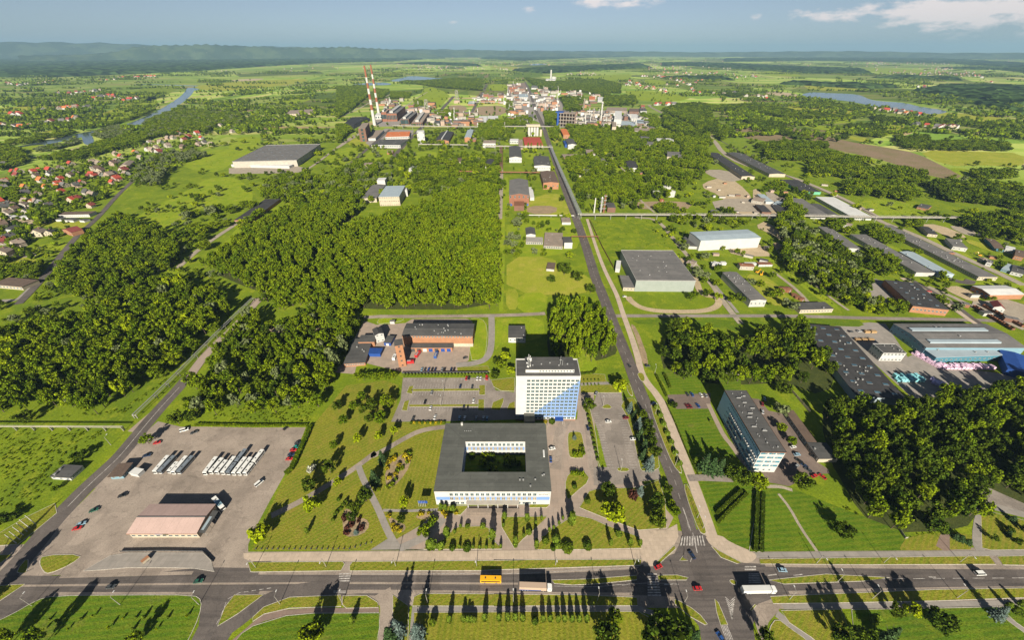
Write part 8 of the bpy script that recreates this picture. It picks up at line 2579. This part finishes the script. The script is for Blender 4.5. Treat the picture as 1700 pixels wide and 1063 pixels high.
	# ---------------------------------------------------------------- hedges
def hedge(label,s,w,h,mat='leaf_dark',seed=1):
	pts=W(s)
	o=pts[0]
	L=Leafy(seed)
	P,Nn=[],[]
	r=L.r
	for a,b in zip(pts,pts[1:]):
		d=b-a
		ln=d.length
		d.normalize()
		nr=np.array((-d.y,d.x,0))
		n=max(8,int(ln*(w+2*h)*2.2))
		n=min(n,2600)
		t=r.uniform(0,ln,n)
		u=r.uniform(-1,1,n)
		z=r.uniform(.1,1.0,n)*h
		top=r.random(n)<w/(w+2*h)
		z=np.where(top,h*r.uniform(.92,1.06,n),z)
		u=np.where(top,u,np.sign(u))
		base=np.array(a-o)[None]+np.array(d)[None]*t[:,None]+nr[None]*(u*w/2)[:,None]
		base[:,2]+=z
		P.append(base)
		Nn.append(np.where(top[:,None],np.array((0,0,1.0)),nr[None]*u[:,None]))
		# solid heart
		c=[np.array(a-o)+nr*w*.42,np.array(a-o)-nr*w*.42,np.array(b-o)-nr*w*.42,np.array(b-o)+nr*w*.42]
		lo=[np.array((q[0],q[1],0))for q in c]
		hi=[np.array((q[0],q[1],h*.93))for q in c]
		L.v.append(np.array(lo+hi))
		k=L.n
		for q in((4,5,6,7),(0,1,5,4),(1,2,6,5),(2,3,7,6),(3,0,4,7)):
			L.f.append(tuple(k+i for i in q))
			L.t.append(.3)
		L.n+=8
	L.cards(np.concatenate(P),np.concatenate(Nn),.3)
	ob=link('hedge',L.mesh('hedge',mat),None,o)
	tag(ob,label,'hedge')
hedge('clipped hedge along the top of the coach yard','C1 1230,862 1632,868 C2 345,866',2.0,1.6,'leaf',1)
hedge('tall hedge down the right side of the coach yard','C2 365,870 345,920 310,1000 D2 215,130 180,160',3.0,2.4,'leaf',2)
hedge('hedge beside the slab pavement above the side drive','F8 930,20 985,130 1040,245',2.0,1.6,'leaf_dark',3)
hedge('shrub row on the lawn above the side drive','F8 1015,15 1045,80 1075,155',2.2,1.8,'leaf_dark',4)
hedge('long low hedge between the slab pavement and the slab block lawn','F8 1035,310 1140,540 1240,790 1370,1060',.9,.9,'leaf_dark',5)
hedge('left hedge of the pair on the path to the slab block','D3 1437,262 1425,582',2.2,2.0,'leaf_dark',6)
hedge('right hedge of the pair on the path to the slab block','D3 1468,262 1458,582',2.2,2.0,'leaf_dark',7)
hedge('upper hedge of the slanting pair by the avenue','D3 1350,252 1285,310 1215,378',1.8,2.0,'leaf_dark',8)
hedge('lower hedge of the slanting pair by the avenue','D3 1382,268 1300,345 1222,425',1.8,2.0,'leaf_dark',9)
hedge('hedge behind the path lawn near the poplar clump','C3 620,540 700,532 722,505',1.5,1.5,'leaf_dark',10)
hedge('hedge along the left of the fire station yard','C2 690,180 640,270 580,400 505,505',3.0,2.2,'leaf',11)
# ---------------------------------------------------------------- vehicles
def car_meshes(kind):
	prof={'car':([(-2.15,.35),(2.15,.35),(2.2,.62),(2.05,.80),(1.15,.92),(-1.75,.95),(-2.15,.85)],[(1.05,.93),(.35,1.42),(-1.15,1.45),(-1.85,.96)]),
'van':([(-2.6,.4),(2.5,.4),(2.6,.75),(2.45,1.0),(1.75,1.15),(-2.6,1.15)],[(1.7,1.16),(1.05,2.1),(-2.5,2.15),(-2.58,1.16)])}[kind]
	wd=.88 if kind=='car' else 1.0
	def ext(pr,w0,w1,mi=0):
		mb=MB()
		n=len(pr)
		zs=[p[1]for p in pr]
		lo,hi=min(zs),max(zs)
		wf=lambda z:w0+(w1-w0)*((z-lo)/(hi-lo)if hi>lo else 0)
		lft=[(x,wf(z),z)for x,z in pr]
		rgt=[(x,-wf(z),z)for x,z in pr]
		mb.poly(lft[::-1]).poly(rgt)
		for i in range(n):
			j=(i+1)%n
			mb.poly([lft[i],lft[j],rgt[j],rgt[i]])
		return mb
	body=ext(prof[0],wd,wd*.97)
	cab=ext(prof[1],wd*.96,wd*.76)
	zr=max(p[1]for p in prof[1])
	x0,x1=prof[1][2][0],prof[1][1][0]
	roof=MB().box(x0+.02,-wd*.74,zr-.03,x1-.02,wd*.74,zr+.04)
	return body,cab,roof
def wheel_mesh(r=.33,w=.22):
	return shared(('wheel',r),lambda:MB().tube((0,-w/2,0),(0,w/2,0),r,r,12).tube((0,-w/2-.01,0),(0,w/2+.01,0),r*.55,r*.55,8,1).mesh('wheel',['tyre','steel']))
def car(label,s,ang,color,kind='car',group=None,lights=True,sc=1.0):
	p=W1(s)
	p.z=0.40 if False else ROADZ(p)
	t=thing('parked_van' if kind=='van' else 'car',label,'van' if kind=='van' else 'car',p,R(ang),group,sc)
	pm='paint_'+color.replace(' ','_')
	def mk(i):
		return car_meshes(kind)[i]
	link('body',shared(('cb',kind,color),lambda:mk(0).mesh('body',pm)),t)
	link('windows',shared(('cg',kind),lambda:mk(1).mesh('windows','car_glass')),t)
	link('roof',shared(('cr',kind,color),lambda:mk(2).mesh('roof',pm)),t)
	wx=1.35 if kind=='car' else 1.65
	yy=.80 if kind=='car' else.92
	for x in(-wx,wx):
		for y in(-yy,yy):
			link('wheel',wheel_mesh(),t,(x,y,.33))
	if lights:
		fx=2.14 if kind=='car' else 2.55
		for y in(-.6,.6):
			link('headlight',shared('hl',lambda:MB().box(-.05,-.18,0,.06,.18,.14).mesh('headlight','lamp_lens')),t,(fx,y,.62))
			link('tail_light',shared('tl',lambda:MB().box(-.06,-.16,0,.05,.16,.16).mesh('tail_light','tail_lens')),t,(-fx-(.05 if kind=='van' else 0),y,.68))
	return t
AVW=W(AV)
def ROADZ(p):
	"""height of the paving under a vehicle"""
	for a,b in zip(AVW,AVW[1:]):
		d=b-a
		t=max(0,min(1,((p.x-a.x)*d.x+(p.y-a.y)*d.y)/max(d.x**2+d.y**2,1e-6)))
		if(a+d*t-p).xy.length<4:
			return.31
	return.05
CARS=[('dark saloon on the main road at the far left','D1 610,775',4,'dark grey','car'),('dark green car on the main road before the coach yard exit','D1 1088,745',8,'green','car'),('black car crossing the coach yard lane','D1 672,277',22,'black','car'),
('green car waiting in the coach yard lane','D1 517,357',25,'green','car'),('grey-blue car behind the red one in the coach yard lane','D1 448,432',25,'light blue','car'),('dark red car at the head of the coach yard lane','D1 426,456',15,'red','car'),('dark blue car parked at the coach yard fence','D1 803,58',20,'dark blue','car'),
('white van parked at the top left of the coach yard','C1 1165,893',25,'white','van'),('dark car beside the white van in the coach yard','C1 1225,908',35,'dark grey','car'),('red car parked at the left fence of the coach yard','C1 993,973',20,'red','car'),('dark blue car parked at the upper left of the coach yard','F4 95,172',15,'dark blue','car'),
('teal car in the parked row at the right hedge of the coach yard','D2 240,10',5,'teal','car'),('red car, upper of two red ones at the coach yard hedge','D2 222,28',5,'red','car'),('dark blue car between two red ones at the coach yard hedge','D2 210,53',5,'dark blue','car'),('red car, lower of two red ones at the coach yard hedge','D2 200,77',5,'red','car'),('dark car at the top of the coach yard hedge row','C2 285,975',10,'dark grey','car'),('black car alone at the top right of the coach yard','C2 210,880',60,'black','car'),
('white van standing apart at the right of the coach yard','F4 1255,462',60,'white','van'),
('red car turning into the junction corner','D3 897,667',20,'red','car'),('dark car waiting at the mouth of the avenue','D3 1080,605',110,'dark blue','car'),('red hatchback on the main road in the junction','D3 1110,785',2,'red','car'),('silver-blue car on the main road right of the junction','F6 1160,312',-4,'light blue','car'),
('blue car at the bottom zebra crossing','F6 492,1040',112,'blue','car'),('white van on the main road at the right','D4 1235,703',2,'white','van'),('dark car on the avenue opposite the side drive','C3 928,490',108,'dark grey','car'),('dark car on the slab paving beside the avenue','C3 1042,488',5,'dark grey','car'),('dark car at the mouth of the side drive','C3 1080,725',30,'dark blue','car'),
('black car on the grey cross road','C4 232,172',2,'black','car'),
('red car in the top row of the striped parking lot','C2 1345,565',85,'red','car'),('white car, left of two white ones in the top row of the striped parking lot','C2 1414,567',85,'white','car'),('white car, right of two white ones in the top row of the striped parking lot','C2 1434,567',85,'white','car'),('red car alone at the top right corner of the striped parking lot','C2 1476,565',85,'red','car'),('dark blue car in the second row of the striped parking lot','C2 1307,617',85,'dark blue','car'),
('dark car right of the blue one in the second row of the striped parking lot','C2 1382,620',88,'dark grey','car'),('grey car alone in the middle of the striped parking lot','C2 1127,657',88,'grey','car'),('black car at the lower island of the striped parking lot','C2 1085,716',88,'black','car'),('white car at the right end of the middle row','C2 1390,709',88,'white','car'),('white car below the lower island of the striped parking lot','C2 1120,755',88,'white','car'),
('dark car below the lower island near the office tower','C2 1328,750',88,'dark grey','car'),('white car beside the shrub bed at the lower lot','C2 1147,812',85,'white','car'),('dark car at the left end of the lower lot','C2 1010,820',85,'dark grey','car'),('black car pulling past the red one in the top row','C2 1362,563',85,'black','car'),
('light blue car in the tower shadow, leftmost','E5 335,612',88,'light blue','car'),('white car in the tower shadow','E5 380,615',88,'white','car'),('grey car in the tower shadow, left of three','E5 482,615',88,'grey','car'),('silver car in the tower shadow, middle of three','E5 546,615',88,'silver','car'),('grey-blue car in the tower shadow, right of three','E5 577,617',88,'light blue','car'),
('white car alone in the avenue parking lot','F8 435,508',5,'white','car'),('white car beside the spruces at the avenue parking lot','F8 695,690',5,'white','car'),('dark car under the spruces at the avenue parking lot','F8 618,470',5,'dark red','car'),('grey car at the top edge of the avenue parking lot','F8 310,215',60,'grey','car'),('blue-grey car on the drive beside the narrow strip','F8 222,575',95,'dark blue','car'),
('white car on the plaza by the low office block','E5 1150,882',10,'white','car'),('blue car on the plaza by the low office block','E5 1138,980',88,'blue','car'),('red van by the loop drive behind the parking lot','C3 30,560',88,'red','van'),('dark car on the fire station lawn edge','C2 1338,437',30,'dark grey','car'),
('blue car in the front row of the side drive car park','E4 97,290',100,'blue','car'),('dark red car, left in the front row of the side drive car park','E4 0,295',100,'dark red','car'),('dark red car, right in the front row of the side drive car park','E4 28,295',100,'dark red','car'),('blue car in the back row of the side drive car park','E4 45,192',95,'blue','car'),('white car in the back row of the side drive car park','E4 125,197',95,'white','car'),('grey car at the end of the back row of the side drive car park','E4 165,200',95,'grey','car'),('dark car at the start of the back row of the side drive car park','E4 5,192',95,'dark grey','car'),
('grey-blue car behind the far end of the slab block','E4 685,230',70,'light blue','car'),('red car behind the far end of the slab block','E4 665,275',70,'dark red','car'),('silver car halfway behind the slab block','E4 668,345',65,'silver','car'),('white car at the near end of the slab block car park','E4 935,655',15,'white','car'),('light blue car in the slab block car park','E4 970,722',5,'light blue','car'),('grey car in the shade of the slab block','E4 968,825',30,'grey','car'),
('black car, first in the dark row of the slab block car park','E4 990,780',125,'black','car'),('black car, second in the dark row of the slab block car park','E4 1035,820',125,'dark blue','car'),('dark car, third in the dark row of the slab block car park','E4 1070,860',125,'dark grey','car'),('red car on the grass edge below the slab block car park','E4 1195,918',115,'red','car'),('black car beside the white low garage building','E4 1120,745',125,'black','car'),('red car half under the tree below the car park','E4 1125,912',20,'red','car'),
('grey car, left in the row by the factory yard fence','C4 490,272',8,'grey','car'),('dark car, middle in the row by the factory yard fence','C4 540,272',8,'dark grey','car'),('silver car, right in the row by the factory yard fence','C4 592,270',8,'silver','car'),('white truck cab at the right edge of the works yard','C4 1600,598',10,'white','van'),
('red car on the slab road past the brick workshop','E7 572,697',-30,'red','car'),('white car at the pipe bridge junction of the avenue','C3 898,50',10,'white','car')]
for lb_,s_,a_,c_,k_ in CARS:
	car(lb_,s_,a_,c_,k_)
for i_,x_ in enumerate((1065,1085,1108,1130,1150,1192,1208,1250,1268)):
	car('dark car in the fence row of the fire station yard, number %s from the left'%('one','two','three','four','five','six','seven','eight','nine')[i_],'C2 %d,510'%x_,86,('light blue','dark grey','blue','black','dark blue','grey','black','dark blue','black')[i_])
def bus(label,s,color='white',ln=12.0,artic=False,roofc=None,ang=None,hz=3.0,hatch=True,stripe=None):
	"""s: front end on the ground, then the rear end of the roof"""
	p=W1(s.split('|')[0])
	q=W1(s.split('|')[1],hz)
	d=Vector((q.x-p.x,q.y-p.y,0)).normalized()
	rz=math.atan2(-d.y,-d.x)  # the local +x axis points to the front
	t=thing('bus',label,'bus',Vector((p.x,p.y,.05)),rz)
	pm='paint_'+color.replace(' ','_')
	secs=[(-ln,0)]if not artic else[(-ln*.42,0),(-ln,-ln*.46)]
	for a,b in secs:
		body=MB()
		w=1.25
		body.prism([(a+.12,-w),(b-.2,-w),(b,-w+.25),(b,w-.25),(b-.2,w),(a+.12,w),(a,w-.15),(a,-w+.15)],.35,hz-.18)
		body.prism([(a+.2,-w+.1),(b-.3,-w+.1),(b-.12,-w+.3),(b-.12,w-.3),(b-.3,w-.1),(a+.2,w-.1),(a+.1,w-.25),(a+.1,-w+.25)],hz-.18,hz)
		part('body',body,pm,t)
		for sg in(-1,1):
			part('window_band',MB().box(a+.5,sg*1.251 if sg>0 else-1.27,1.35,b-.6,1.27 if sg>0 else-1.251,2.45),'car_glass',t)
			for x in((a+2.3,b-2.5)if ln>9 or artic else(a+1.6,b-1.7)):
				link('wheel',wheel_mesh(.48,.3),t,(x,sg*1.12,.45))
		if hatch:
			for x in(a+(b-a)*.25,a+(b-a)*.72):
				part('roof_hatch',MB().box(x-.35,-.35,hz+.003,x+.35,.35,hz+.14),'dark_metal',t)
	if artic:
		part('bellows',MB().box(-ln*.46+.02,-1.1,.5,-ln*.42-.02,1.1,hz-.15),'dark_metal',t)
	part('windscreen',MB().box(.004,-1.1,1.1,.05,1.1,2.6),'car_glass',t)
	part('front_panel',MB().box(.004,-1.05,.45,.06,1.05,1.0),'paint_white',t)
	if stripe:
		part('roof_stripe',MB().box(-ln*.62,-1.16,hz+.004,-ln*.2,1.16,hz+.03),stripe,t)
	return t
bus('white coach, first from the left in the left parked group','F4 180,362|F4 283,186')
bus('grey-roofed coach, second from the left in the left parked group','F4 232,362|F4 342,190','bus grey')
bus('short white minibus squeezed into the left parked group','F4 326,358|F4 372,256','white',7.2,hz=2.7)
bus('white coach beside the minibus in the left parked group','F4 372,368|F4 476,188')
bus('grey-blue coach at the right end of the left parked group','F4 428,364|F4 536,188','bus grey')
bus('white coach at the left end of the right parked group','F4 698,376|F4 792,192','white',12.0)
bus('white coach, second from the left in the right parked group','F4 760,366|F4 842,216','white',10.5)
bus('short white bus, third from the left in the right parked group','F4 822,368|F4 884,238','white',9.0)
bus('white coach left of the long grey articulated bus','F4 884,372|F4 982,186','white',12.0)
bus('long grey articulated bus in the right parked group','F4 938,374|F4 1086,122','bus grey',18.0,True)
bus('white coach just right of the long grey articulated bus','F4 995,380|F4 1092,198','white',12.0)
bus('white coach second right of the long grey articulated bus','F4 1052,380|F4 1146,202','white',12.0)
bus('long white articulated bus at the right end of the parked group','F4 1112,380|F4 1272,118','white',18.0,True)
bus('white bus with blue roof stripe behind the pink-roofed depot','F4 890,735|F4 772,592','white',11.0,stripe='blue_wall')
bus('yellow bus on the main road','F5 615,385|F5 330,255','yellow',10.5)
bpy.data.objects['bus.014'].rotation_euler=(0,0,R(-1))
def fire_truck(label,s,ang,color,ln=7.5):
	t=thing('truck',label,'truck',W1(s)+Vector((0,0,.05)),R(ang))
	pm='paint_'+color.replace(' ','_')
	part('cab',MB().box(ln/2-2,-1.2,.5,ln/2,1.2,2.9),pm,t)
	part('body',MB().box(-ln/2,-1.22,.6,ln/2-2.15,1.22,3.1),pm,t)
	part('windscreen',MB().box(ln/2+.002,-1.1,1.6,ln/2+.04,1.1,2.6),'car_glass',t)
	part('ladder_rack',MB().box(-ln/2+.4,-.6,3.105,ln/2-2.6,.6,3.35),'steel',t)
	for x in(-ln/2+1.6,ln/2-1.2):
		for y in(-1.08,1.08):
			link('wheel',wheel_mesh(.5,.32),t,(x,y,.5))
fire_truck('red fire engine in front of the garage row','C2 1040,420',75,'red')
fire_truck('blue truck in front of the garage row','C2 1155,425',85,'blue')
fire_truck('red fire engine beside the drill tower','C2 982,470',5,'red',9)
fire_truck('white lorry standing by the hose tower sheds','C2 893,440',88,'white',6)
def semi(label,s0,s1,trailer_side,roof,stripe=None):
	a,b=W(s0+' '+s1)
	d=b-a
	t=thing('articulated_lorry',label,'lorry',a+Vector((0,0,.06)),math.atan2(d.y,d.x))
	ln=d.length
	tl=ln*.83
	part('trailer_box',MB().box(0,-1.28,1.1,tl,1.28,4.0),trailer_side,t)
	part('trailer_roof',MB().box(.02,-1.26,4.003,tl-.02,1.26,4.06),roof,t)
	if stripe:
		part('side_stripe',MB().box(.1,-1.31,1.1,tl*.8,-1.284,1.7),stripe,t)
	part('chassis',MB().box(.4,-.5,.75,ln-.6,.5,1.09),'dark_metal',t)
	c0,c1=tl+ln*.03,ln
	cab=MB().prism([(c0,-1.25),(c1-.25,-1.25),(c1,-1.0),(c1,1.0),(c1-.25,1.25),(c0,1.25)],.6,3.0)
	cab.prism([(c0,-1.15),(c1-.6,-1.15),(c1-.6,1.15),(c0,1.15)],3.0,3.7)
	part('cab',cab,'paint_white',t)
	part('windscreen',MB().box(c1+.003,-.95,1.8,c1+.05,.95,2.8),'car_glass',t)
	part('side_window',MB().box(c1-1.4,-1.28,1.9,c1-.5,-1.252,2.7),'car_glass',t)
	part('side_window',MB().box(c1-1.4,1.252,1.9,c1-.5,1.28,2.7),'car_glass',t)
	for x in(1.6,2.9,4.2,ln-4.2,ln-1.3):
		for y in(-1.05,1.05):
			link('wheel',wheel_mesh(.52,.35),t,(x,y,.52))
semi('lorry with cream tarpaulin trailer on the main road behind the yellow bus','F5 868,488','F5 1325,505','paint_cream','paint_cream','blue_roof')
semi('white box lorry on the main road right of the junction','F6 712,545','F6 1075,540','paint_white','white_roof')
# ---------------------------------------------------------------- street furniture
def lamp(label,s,h=8.5,side=1,z=0.0):
	t=thing('street_lamp',label,'street lamp',W1(s))
	link('pole',shared(('pole',h),lambda:MB().tube((0,0,-.2),(0,0,h),.16,.09,8).mesh('pole','concrete')),t)
	link('arm',shared(('arm',h,side),lambda:MB().tube((0,0,h-.1),(0,side*1.8,h+.35),.07,.05,6).mesh('arm','concrete')),t)
	link('lamp_head',shared(('head',h,side),lambda:MB().box(-.22,side*2.15-.45,h+.28,.22,side*2.15+.45,h+.46).mesh('lamp_head','white_roof')),t)
NTH=('first','second','third','fourth','fifth','sixth','seventh','eighth','ninth','tenth','eleventh','twelfth','thirteenth','fourteenth')
for i_,s_ in enumerate(('D1 175,878','D1 657,872','D1 1088,872','D2 148,868','D2 490,864','D2 955,862','D2 1422,860','D3 565,850','D3 1035,868','D4 200,842','D4 652,838','D4 1115,834')):
	lamp('concrete street lamp on the near side of the main road, %s from the left'%NTH[i_],s_,8.5,1)
for i_,s_ in enumerate(('D2 15,668','D2 400,663','D2 780,660','D2 1222,658','D3 337,655','D3 767,652','D4 348,644','D4 715,642','D4 1132,637')):
	lamp('concrete street lamp on the far side of the main road, %s from the left'%NTH[i_],s_,8.5,-1)
for i_,s_ in enumerate(('D3 1110,398','D3 1140,455','F8 925,425','F8 1130,960','C3 1088,535','D4 460,748','F8 382,345','F8 565,1012','C2 1200,640','C2 1185,735','C1 700,985','E5 1110,690')):
	lamp(('street lamp at the avenue mouth','street lamp on the avenue point island','street lamp on the avenue island by the side drive','street lamp low on the avenue island','street lamp on the hedge corner by the avenue','street lamp on the right median of the main road','lamp on the upper island of the avenue parking lot','lamp on the lower island of the avenue parking lot','lamp on the upper island of the striped parking lot','lamp on the lower island of the striped parking lot','lamp beside the left road at the meadow','lamp at the corner of the low office block')[i_],s_,8.0,1)
for i_,s_ in enumerate(('90,535','130,492','165,453','195,430','112,517','150,472')):
	t_=thing('flagpole','white bare flagpole in the verge at the left edge','flagpole',W1('D1 '+s_),0,'bare flagpoles at the left edge')
	link('pole',shared('fpole',lambda:MB().tube((0,0,0),(0,0,8.5),.22,.14,8).mesh('pole','mast_white')),t_)
	link('finial',shared('ffin',lambda:MB().tube((0,0,8.5),(0,0,8.75),.2,.05,8).mesh('finial','steel')),t_)
for i_ in range(5):
	t_=thing('flag','blue flag in the short row by the low office block','flag',W1('D2 %d,335'%(908+i_*9)),0,'blue flags by the low office block')
	link('pole',shared('flpole',lambda:MB().tube((0,0,0),(0,0,6.0),.09,.06,6).mesh('pole','mast_white')),t_)
	link('cloth',shared('flcloth',lambda:MB().box(.08,-.05,3.4,1.5,.05,5.9).mesh('cloth','blue_roof')),t_)
def fence(label,s,h,step,mat='concrete',name='fence'):
	pts=W(s)
	t=thing(name,label,'fence',pts[0])
	o=pts[0]
	for a,b in zip(pts,pts[1:]):
		d=b-a
		n=max(1,int(d.length/step))
		rz=math.atan2(d.y,d.x)
		L=d.length/n
		pm=shared(('fp',round(L,2),h,mat),lambda:MB().box(.12,-.05,.12,L-.12,.05,h).mesh('panel',mat))
		po=shared(('fo',h,mat),lambda:MB().box(-.11,-.11,-.2,.11,.11,h+.12).mesh('post',mat))
		for i in range(n):
			p=a+d*(i/n)-o
			link('panel',pm,t,p,rz)
			link('post',po,t,p,rz)
fence('pale wall panel fence behind the slab block lawns','E4 262,15 600,15 800,12',2.0,5,'concrete')
fence('yellow-grey fence inside the right wood','C4 160,640 280,780',2.2,6,'cream_wall')
fence('yellow pipe fence in front of the right wood','C4 450,975 520,1060',2.2,6,'cream_wall')
fence('low wall along the edge of the right lawn','D4 755,400 795,455 830,510 845,508',1.4,4,'concrete')
fence('dark fence between the fire station and the parking lot','C2 940,533 1480,528',1.6,5,'dark_metal')
fence('railing round the concrete bus stop island','D1 660,582 900,578 1110,582 1165,640',1.1,4,'dark_metal')
fence('fence of the vacant plot left of the grey warehouse','B3 655,610 730,770 800,900',2.4,8,'rust')
# boundary stones along the front pavement
bs_=MB().box(-.3,-.3,-.1,.3,.3,.75).mesh('bollard','dark_metal')
for i_ in range(22):
	t_=tag(link('bollard',bs_,None,W1('D2 %f,%f'%(18+i_*30,566 if i_<18 else 566-(i_-17)*9))),'low dark bollard in the row along the park edge of the front pavement','bollard','bollards along the front pavement')
	bv=t_
	# kiosk trailer on the bus stop island
t_=thing('trailer','small cream trailer on the bus stop island','trailer',W1('D1 802,632'),R(60))
part('box',MB().box(-1.6,-.9,.5,1.6,.9,2.0),'cream_wall',t_)
part('roof',MB().box(-1.65,-.95,2.003,1.65,.95,2.1),'orange_wall',t_)
for y_ in(-.8,.8):
	link('wheel',wheel_mesh(),t_,(0,y_,.33))
	# stacked goods in the works yard
def bales(label,group,s,rows,cols,mat,seed):
	a,b,c=W(s)
	r=random.Random(seed)
	for i in range(rows):
		for j in range(cols):
			p=a+(b-a)*((j+.5)/cols)+(c-a)*((i+.5)/rows)
			hgt=r.choice((1.6,2.4,3.0))
			w=(b-a).length/cols*.86
			d=max((c-a).length/rows*.8,1.0)
			mb=MB()
			u=.12
			mb.prism([(-w/2+u,-d/2),(w/2-u,-d/2),(w/2,-d/2+u),(w/2,d/2-u),(w/2-u,d/2),(-w/2+u,d/2),(-w/2,d/2-u),(-w/2,-d/2+u)],.14,hgt)
			t=thing('wrapped_pallet',label,'pallet',p,math.atan2((b-a).y,(b-a).x),group)
			part('wrapped_load',mb,mat,t)
			part('pallet_base',MB().box(-w/2,-d/2,0,w/2,d/2,.137),'wood',t)
M('pink_wrap',(0.62,0.46,0.58,1),(0.55,0.36,0.50,1),1.5,.4,.15,.4)
M('lilac_wrap',(0.36,0.33,0.58,1),(0.42,0.36,0.55,1),1.5,.4,.15,.4)
M('teal_wrap',(0.16,0.44,0.50,1),(0.25,0.52,0.56,1),1.5,.4,.2,.4)
bales('pink-wrapped pallet stacked before the factory hall','pink pallets before the factory hall','C4 915,408 1095,508 955,395',2,10,'pink_wrap',1)
bales('pink-wrapped pallet in the long row along the lean-to','pink pallets along the lean-to','C4 1110,508 1440,512 1105,480',2,14,'pink_wrap',2)
bales('teal-wrapped pallet beside the long black hall','teal pallets beside the black hall','C4 825,590 1000,590 800,545',2,8,'teal_wrap',3)
bales('lilac-wrapped pallet in the shaded works yard','lilac pallets in the works yard','C4 1050,600 1155,642 1030,560',2,5,'lilac_wrap',4)
for i_,(s_,n_)in enumerate((('C4 580,325',3),('C4 640,275',2))):
	for j_ in range(n_):
		t_=thing('timber_stack','stack of yellow timber in the works yard, %s pile %s'%(('near','far')[i_],('one','two','three')[j_]),'timber',W1(s_)+Vector((j_*6,0,0)))
		for q_ in range(4):
			part('timber_layer',MB().box(-2.4,-1.2,.1+q_*.5,2.4,1.2,.52+q_*.5),'wood',t_)
			# rust-brown open wagons along the right road
def wagon(p,rz,i):
	t=thing('open_wagon','rust brown open wagon, %s of the %s line beside the slab road'%(NTH[i%7],('lower','upper')[i//7]),'wagon',p,rz)
	b=MB().box(-6.2,-1.4,1.0,6.2,1.4,1.2).box(-6.2,-1.4,1.2,6.2,-1.25,3.0).box(-6.2,1.25,1.2,6.2,1.4,3.0).box(-6.2,-1.25,1.2,-6.05,1.25,3.0).box(6.05,-1.25,1.2,6.2,1.25,3.0)
	for k in range(9):
		x=-5.8+k*1.45
		b.box(x-.08,-1.5,1.0,x+.08,-1.402,3.0)
	part('tub',b,'rust',t)
	for x in(-4.2,4.2):
		part('bogie',MB().box(x-1.3,-1.0,.25,x+1.3,1.0,.98),'dark_metal',t)
		for y in(-.8,.8):
			for q in(-.8,.8):
				link('wheel',wheel_mesh(.45,.15),t,(x+q,y,.45))
for k_,s_ in enumerate(('E7 1010,862 1310,1040','E7 1105,855 1395,1010')):
	a_,b_=W(s_)
	d_=b_-a_
	for i_ in range(7):
		wagon(a_+d_*((i_+.5)/7),math.atan2(d_.y,d_.x),i_+7*k_)
		# yellow excavators on the machine plot
def digger(label,s,rz):
	t=thing('excavator',label,'excavator',W1(s),rz)
	for y in(-1.1,1.1):
		part('track',MB().box(-1.9,y-.3,0,1.9,y+.3,.8),'dark_metal',t)
	part('body',MB().box(-1.8,-1.2,.85,1.2,1.2,2.0),'paint_yellow',t)
	part('cab',MB().box(.2,.2,2.003,1.4,1.15,3.2),'car_glass',t)
	part('boom',MB().tube((1.0,-.3,1.6),(3.4,-.3,4.4),.3,.24,6).tube((3.4,-.3,4.4),(5.6,-.3,2.4),.24,.18,6),'paint_yellow',t)
	part('bucket',MB().box(5.2,-.8,1.4,6.2,.2,2.4),'dark_metal',t)
digger('yellow excavator, left of the pair on the machine plot','E8 430,690',.4)
digger('yellow excavator, right of the pair on the machine plot','E8 468,712',.9)
digger('yellow excavator beside the trees along the railway barrack','E7 1040,365',2.2)
# ---------------------------------------------------------------- haze
def haze():
	mb=MB().box(-59000,-2500,-1.5,59000,58000,640.0)
	me=bpy.data.meshes.new('haze')
	me.from_pydata(mb.v,[],mb.f)
	m=bpy.data.materials.new('haze')
	m.use_nodes=True
	nt=m.node_tree
	nt.nodes.clear()
	out=nt.nodes.new('ShaderNodeOutputMaterial')
	pv=nt.nodes.new('ShaderNodeVolumePrincipled')
	pv.inputs['Color'].default_value=HAZE_COL
	pv.inputs['Density'].default_value=HAZE_D
	pv.inputs['Anisotropy'].default_value=0.0
	nt.links.new(pv.outputs[0],out.inputs['Volume'])
	me.materials.append(m)
	tag(link('haze',me),'thin blue summer haze over the plain',None,None,'stuff')
HAZE_COL,HAZE_D=(0.28,0.44,0.64,1),4.6e-5
haze()
